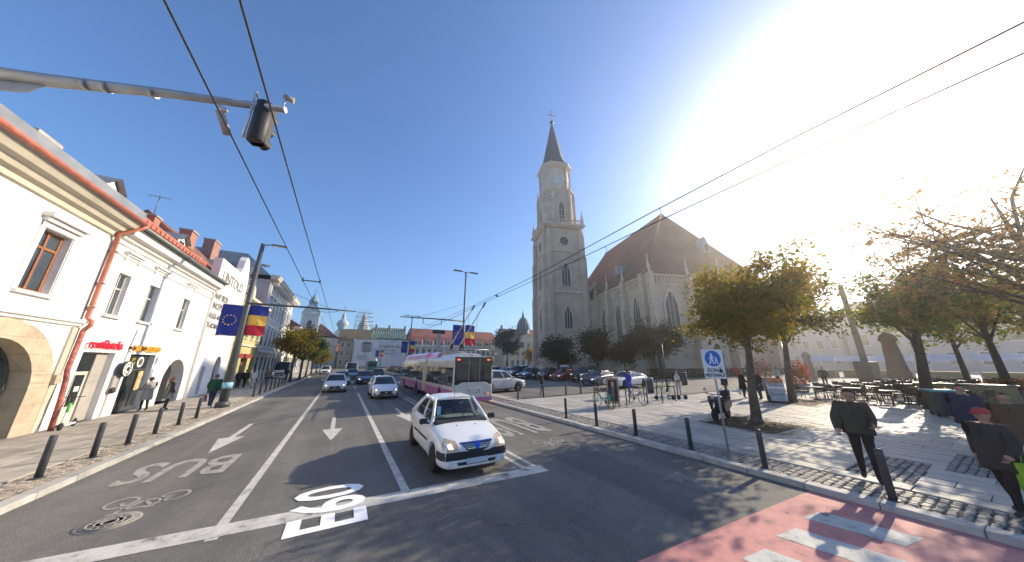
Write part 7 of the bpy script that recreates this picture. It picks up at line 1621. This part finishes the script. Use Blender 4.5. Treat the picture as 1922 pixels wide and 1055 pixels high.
    if coat:
        hem, fl = coat; n = 20; prof = [(1.45, .075, .11), (1.40, .108, .172), (1.25, .142*bulk, .205*bulk), (1.08, .15*bulk, .195*bulk), (.95, .16*bulk, .21*bulk)]
        z_ = .86
        while z_ > hem: prof.append((z_, .165*bulk+fl*(.95-z_), .21*bulk+fl*(.95-z_))); z_ -= .1
        prof += [(hem, .165*bulk+fl*(.95-hem), .21*bulk+fl*(.95-hem)), (hem+.02, .14*bulk+fl*(.95-hem), .185*bulk+fl*(.95-hem))]
        vs = [((rx+.012*math.sin(j*4+i))*math.cos(2*math.pi*j/n)*k+.005, (ry+.01*math.sin(j*3+i*2))*math.sin(2*math.pi*j/n)*k, zz*k) for i, (zz, rx, ry) in enumerate(prof) for j in range(n)]
        c = MB().add(vs, [(i*n+j, i*n+(j+1) % n, (i+1)*n+(j+1) % n, (i+1)*n+j) for i in range(len(prof)-1) for j in range(n)], True).build('coat', coatm or top, o)
        MB().lathe([(.085*k, 1.42*k), (.08*k, 1.475*k), (.068*k, 1.48*k), (.066*k, 1.43*k)], (.005, 0, 0), 12).build('collar', coatm or top, c)
        MB().cbox((.155*k, 0, 1.15*k), (.012, .014, .5*k), 0, R(4)).build('front_zip', BLKP, c)
    return o
OLJ = cl('olive_black', (.05, .05, .042)); BLKT = cl('black', (.022, .022, .024)); NAV = cl('navy', (.025, .035, .07)); JEAN = cl('jeans', (.09, .14, .24), .25); DJEAN = cl('dark_jeans', (.025, .035, .075)); GRC = cl('grey_coat', (.30, .285, .27)); GRNJ = cl('green_jacket', (.02, .075, .05)); BLUEC = cl('bright_blue', (.03, .06, .42)); WHC = cl('white', (.6, .58, .54)); TANT = cl('taupe', (.17, .14, .115)); GRYT = cl('pale_grey', (.36, .36, .36)); DK = cl('charcoal', (.045, .043, .045))
def M_plaid():
    m, t, b = newmat('cloth_plaid'); v = coords(t, 'obj'); s = t.nodes.new('ShaderNodeSeparateXYZ'); lk(t, v, s.inputs[0]); outs = []
    for ax in (1, 2):
        w_ = t.nodes.new('ShaderNodeMath'); w_.operation = 'PINGPONG'; w_.inputs[1].default_value = .045; lk(t, s.outputs[ax], w_.inputs[0])
        g = t.nodes.new('ShaderNodeMath'); g.operation = 'GREATER_THAN'; g.inputs[1].default_value = .022; lk(t, w_.outputs[0], g.inputs[0]); outs.append(g.outputs[0])
    a = t.nodes.new('ShaderNodeMath'); a.operation = 'ADD'; lk(t, outs[0], a.inputs[0]); lk(t, outs[1], a.inputs[1]); d = t.nodes.new('ShaderNodeMath'); d.operation = 'MULTIPLY'; d.inputs[1].default_value = .5; lk(t, a.outputs[0], d.inputs[0])
    lk(t, ramp(t, d.outputs[0], [(0, (.04, .04, .042)), (.5, (.15, .145, .14)), (1, (.42, .41, .39))]), b.inputs['Base Color']); b.inputs['Roughness'].default_value = .95; return m
PLAID = M_plaid()
def bag(lab, x, y, z, m, h=.38, w_=.3, rz=0.):
    o = thing('shopping_bag', lab, 'bag', (x, y, z), rz); MB().prism([(-w_/2, 0), (w_/2, 0), (w_*.46, h), (-w_*.46, h)], -.06, .06, 'xz').build('sack', m, o, .03, seg=2); MB().tube([(-.08, 0, h), (-.05, 0, h+.14), (.05, 0, h+.14), (.08, 0, h)], .008, 5).build('handles', m, o)
# foreground man stepping on to the crossing
man = person('man in dark olive jacket and black trousers walking towards the crossing', 9.95, 2.3, -166, OLJ, BLKT, 1.83, .13, (.12, .15), (1.15, .35), (.10, .055, .03), False, (.86, .02), OLJ, bulk=1.12, out=(.03, .10))
wm = person('woman in dark padded jacket and red hat at the right edge', 9.9, .72, 150, DK, BLKT, 1.62, .16, (.2, -.1), (.6, .3), (.25, .05, .04), False, (.7, .08), DK, bulk=1.15, cap=cl('red_hat', (.4, .06, .06)))
bag('lime green shopping bag carried by the woman at the right edge', 9.70, .47, gz(10)+.40, cl('lime', (.25, .5, .05), .25), .42, .34, 1.)
person('person in navy jacket walking behind the woman with the red hat', 14.6, 1.25, -170, NAV, DK, 1.78, .18, (.25, -.2), (.4, .3), (.12, .08, .05), False, (.75, .06), NAV, bulk=1.2)
person('person in brown coat beside the navy jacket on the far right', 13.4, .62, -175, cl('brown_coat', (.12, .075, .05)), DK, 1.7, .12, (.1, -.1), (.4, .3), (.2, .13, .07), True, (.6, .1), cl('brown_coat'), bulk=1.15)
# around the trees
person('man in dark jacket and taupe trousers striding past the sign', 22.1, 10.6, -20, NAV, TANT, 1.75, .24, (.3, -.25), (.3, .3), (.3, .2, .14), False, (.78, .05), NAV)
person('left of two women in long black coats facing each other', 22.7, 9.85, -40, BLKT, DK, 1.74, .04, (.15, .15), (.8, .8), (.3, .08, .05), True, (.55, .12), BLKT)
person('right of two women in long black coats facing each other', 22.9, 9.05, 150, DK, DK, 1.74, .04, (.1, .1), (.4, .4), (.32, .08, .05), True, (.52, .12), DK)
person('person in bright blue jacket and trousers walking behind the bicycle', 18.3, 15.1, 175, BLUEC, BLUEC, 1.72, .18, (.2, -.2), (.3, .3), (.05, .04, .035), False, (.62, .10), BLUEC, cap=DK)
person('young man in white and black jacket standing behind the kick scooters', 21.4, 13.35, -150, DK, GRYT, 1.76, .03, (.05, .05), (.3, .3), (.2, .1, .05), False, (1.12, .02), WHC)
person('woman in dark jacket and blue jeans crossing the car park edge', 13.2, 18.75, 160, DK, JEAN, 1.62, .16, (.35, -.1), (.9, .3), (.06, .03, .02), True, (.85, .04), DK)
person('dark-clothed man standing among the parked cars', 21.2, 31.6, -130, BLKT, BLKT, 1.75, .03, (.05, .05), (.3, .3), (.12, .08, .06), False, (.8, .04), BLKT)
person('dark-haired person half hidden behind the white coupe', 26.6, 22.2, 170, DK, BLKT, 1.7, .1, (.1, .1), (.3, .3), (.12, .04, .03), True, (.8, .05), DK)
person('man in dark clothes bending at the far end of the terrace', 32.5, 10.4, -60, BLKT, DK, 1.75, .1, (.5, .4), (.9, .8), (.05, .04, .03), False, (.85, .04), BLKT)
person('person in pale shirt beside the mauve planter', 34., 11.9, -120, cl('pale_shirt', (.4, .42, .48)), DJEAN, 1.72, .05, (.1, .1), (.3, .3), (.1, .07, .05), False)
person('waiter in dark green standing between terrace tables', 35.5, 9.3, -150, GRNJ, BLKT, 1.74, .05, (.1, .1), (.4, .4), (.1, .06, .04), False)
person('person in red jacket near the church portal', 44., 19.5, -150, cl('red_jacket', (.35, .04, .04)), DK, 1.7, .1, (.1, .1), (.3, .3), (.08, .05, .04), False, (.8, .05), cl('red_jacket'))
# left footway
person('person in long grey coat at the dark shopfront', -8.55, 23.1, 150, GRC, DK, 1.66, .06, (.2, .2), (1.3, .6), (.08, .05, .04), False, (.55, .09), GRC)
person('woman in grey plaid coat on the left footway', -7.75, 22.95, 35, DK, DK, 1.66, .06, (.15, .1), (.7, .4), (.28, .15, .07), True, (.6, .12), PLAID)
gm = person('man in dark green jacket and navy jeans walking away up the left footway', -6.05, 23., 85, GRNJ, DJEAN, 1.74, .17, (.15, -.15), (.5, .3), (.16, .08, .05), False, (.85, .04), GRNJ, shoe=WHC, bulk=1.08)
bag('pinkish shopping bag in the hand of the green-jacketed man', -6.36, 23.1, .42, cl('pink_bag', (.4, .3, .3)), .36, .3, 1.2)
for i, (x, y, t_, l_, hd, lab) in enumerate(((-8.5, 38.4, NAV, DJEAN, 95, 'person in navy near the brown shopfront up the left footway'), (-8.0, 38.2, BLKT, BLKT, 80, 'person in black walking before the brown shopfront'), (-7.5, 38.6, WHC, WHC, 90, 'person all in white walking up the left footway'), (-7.2, 43.5, TANT, DK, -90, 'person in taupe jacket beyond the person in white'), (-6.6, 52, DK, DK, -80, 'dark figure beside the van on the left footway'))):
    person(lab, x, y, hd, t_, l_, 1.72, .16, (.2, -.2), (.3, .3), (.08, .06, .04), i == 2, (.82, .04), t_)
# the driver sits low behind the wheel: only the upper body shows
bpy.data.objects.remove(drv)
dv = person('dark-clothed driver at the wheel of the white sedan', 0, 0, 0, DK, DK, 1.72, .02, (.75, .75), (.75, .75), (.2, .12, .07), False, (1.0, .02), DK, z=0., name='person')
dv.parent = None; dv.location = (2.62, 9.25, -.27); dv.rotation_euler.z = R(-91)
# pigeon on the paving
pg = thing('pigeon', 'grey pigeon on the paving beside the women', 'bird', (24.6, 10.9, gz(24.6)), 1.); FE = M('pigeon_feather', (.12, .125, .14), .7, .3, 30, kind='obj')
n = 10; sec = [(-.17, .075, .012, .008), (-.1, .085, .04, .03), (0, .09, .06, .055), (.07, .12, .05, .055), (.1, .17, .028, .03), (.125, .205, .026, .026), (.15, .205, .012, .01), (.175, .2, .003, .003)]
MB().add([(x, ry*math.cos(2*math.pi*j/n), z+rz*math.sin(2*math.pi*j/n)) for x, z, ry, rz in sec for j in range(n)], [(i*n+j, i*n+(j+1) % n, (i+1)*n+(j+1) % n, (i+1)*n+j) for i in range(len(sec)-1) for j in range(n)], True).build('body', FE, pg)
for s in (-1, 1): MB().tube([(.0, s*.02, .05), (.01, s*.022, .02), (.03, s*.022, .003)], .004, 4).build('leg', ROR, pg)
# ================================================================ haze: even air volume, added partly to stand in for lens glare
def glare_haze():
    o = MB().box(-301, 401, -301, 501, -1.1, 80.).build('glare_haze', None or bpy.data.materials.new('glare_haze_air')); m = o.data.materials[0]; m.use_nodes = True; n = m.node_tree.nodes; n.clear()
    v = n.new('ShaderNodeVolumePrincipled'); v.inputs['Color'].default_value = (1., .95, .87, 1); v.inputs['Density'].default_value = HAZE_D; v.inputs['Anisotropy'].default_value = HAZE_G
    u = n.new('ShaderNodeOutputMaterial'); m.node_tree.links.new(v.outputs[0], u.inputs['Volume']); tag(o, kind='stuff')
HAZE_D, HAZE_G = .0014, .80
glare_haze()
bpy.data.scenes.remove(TMP)
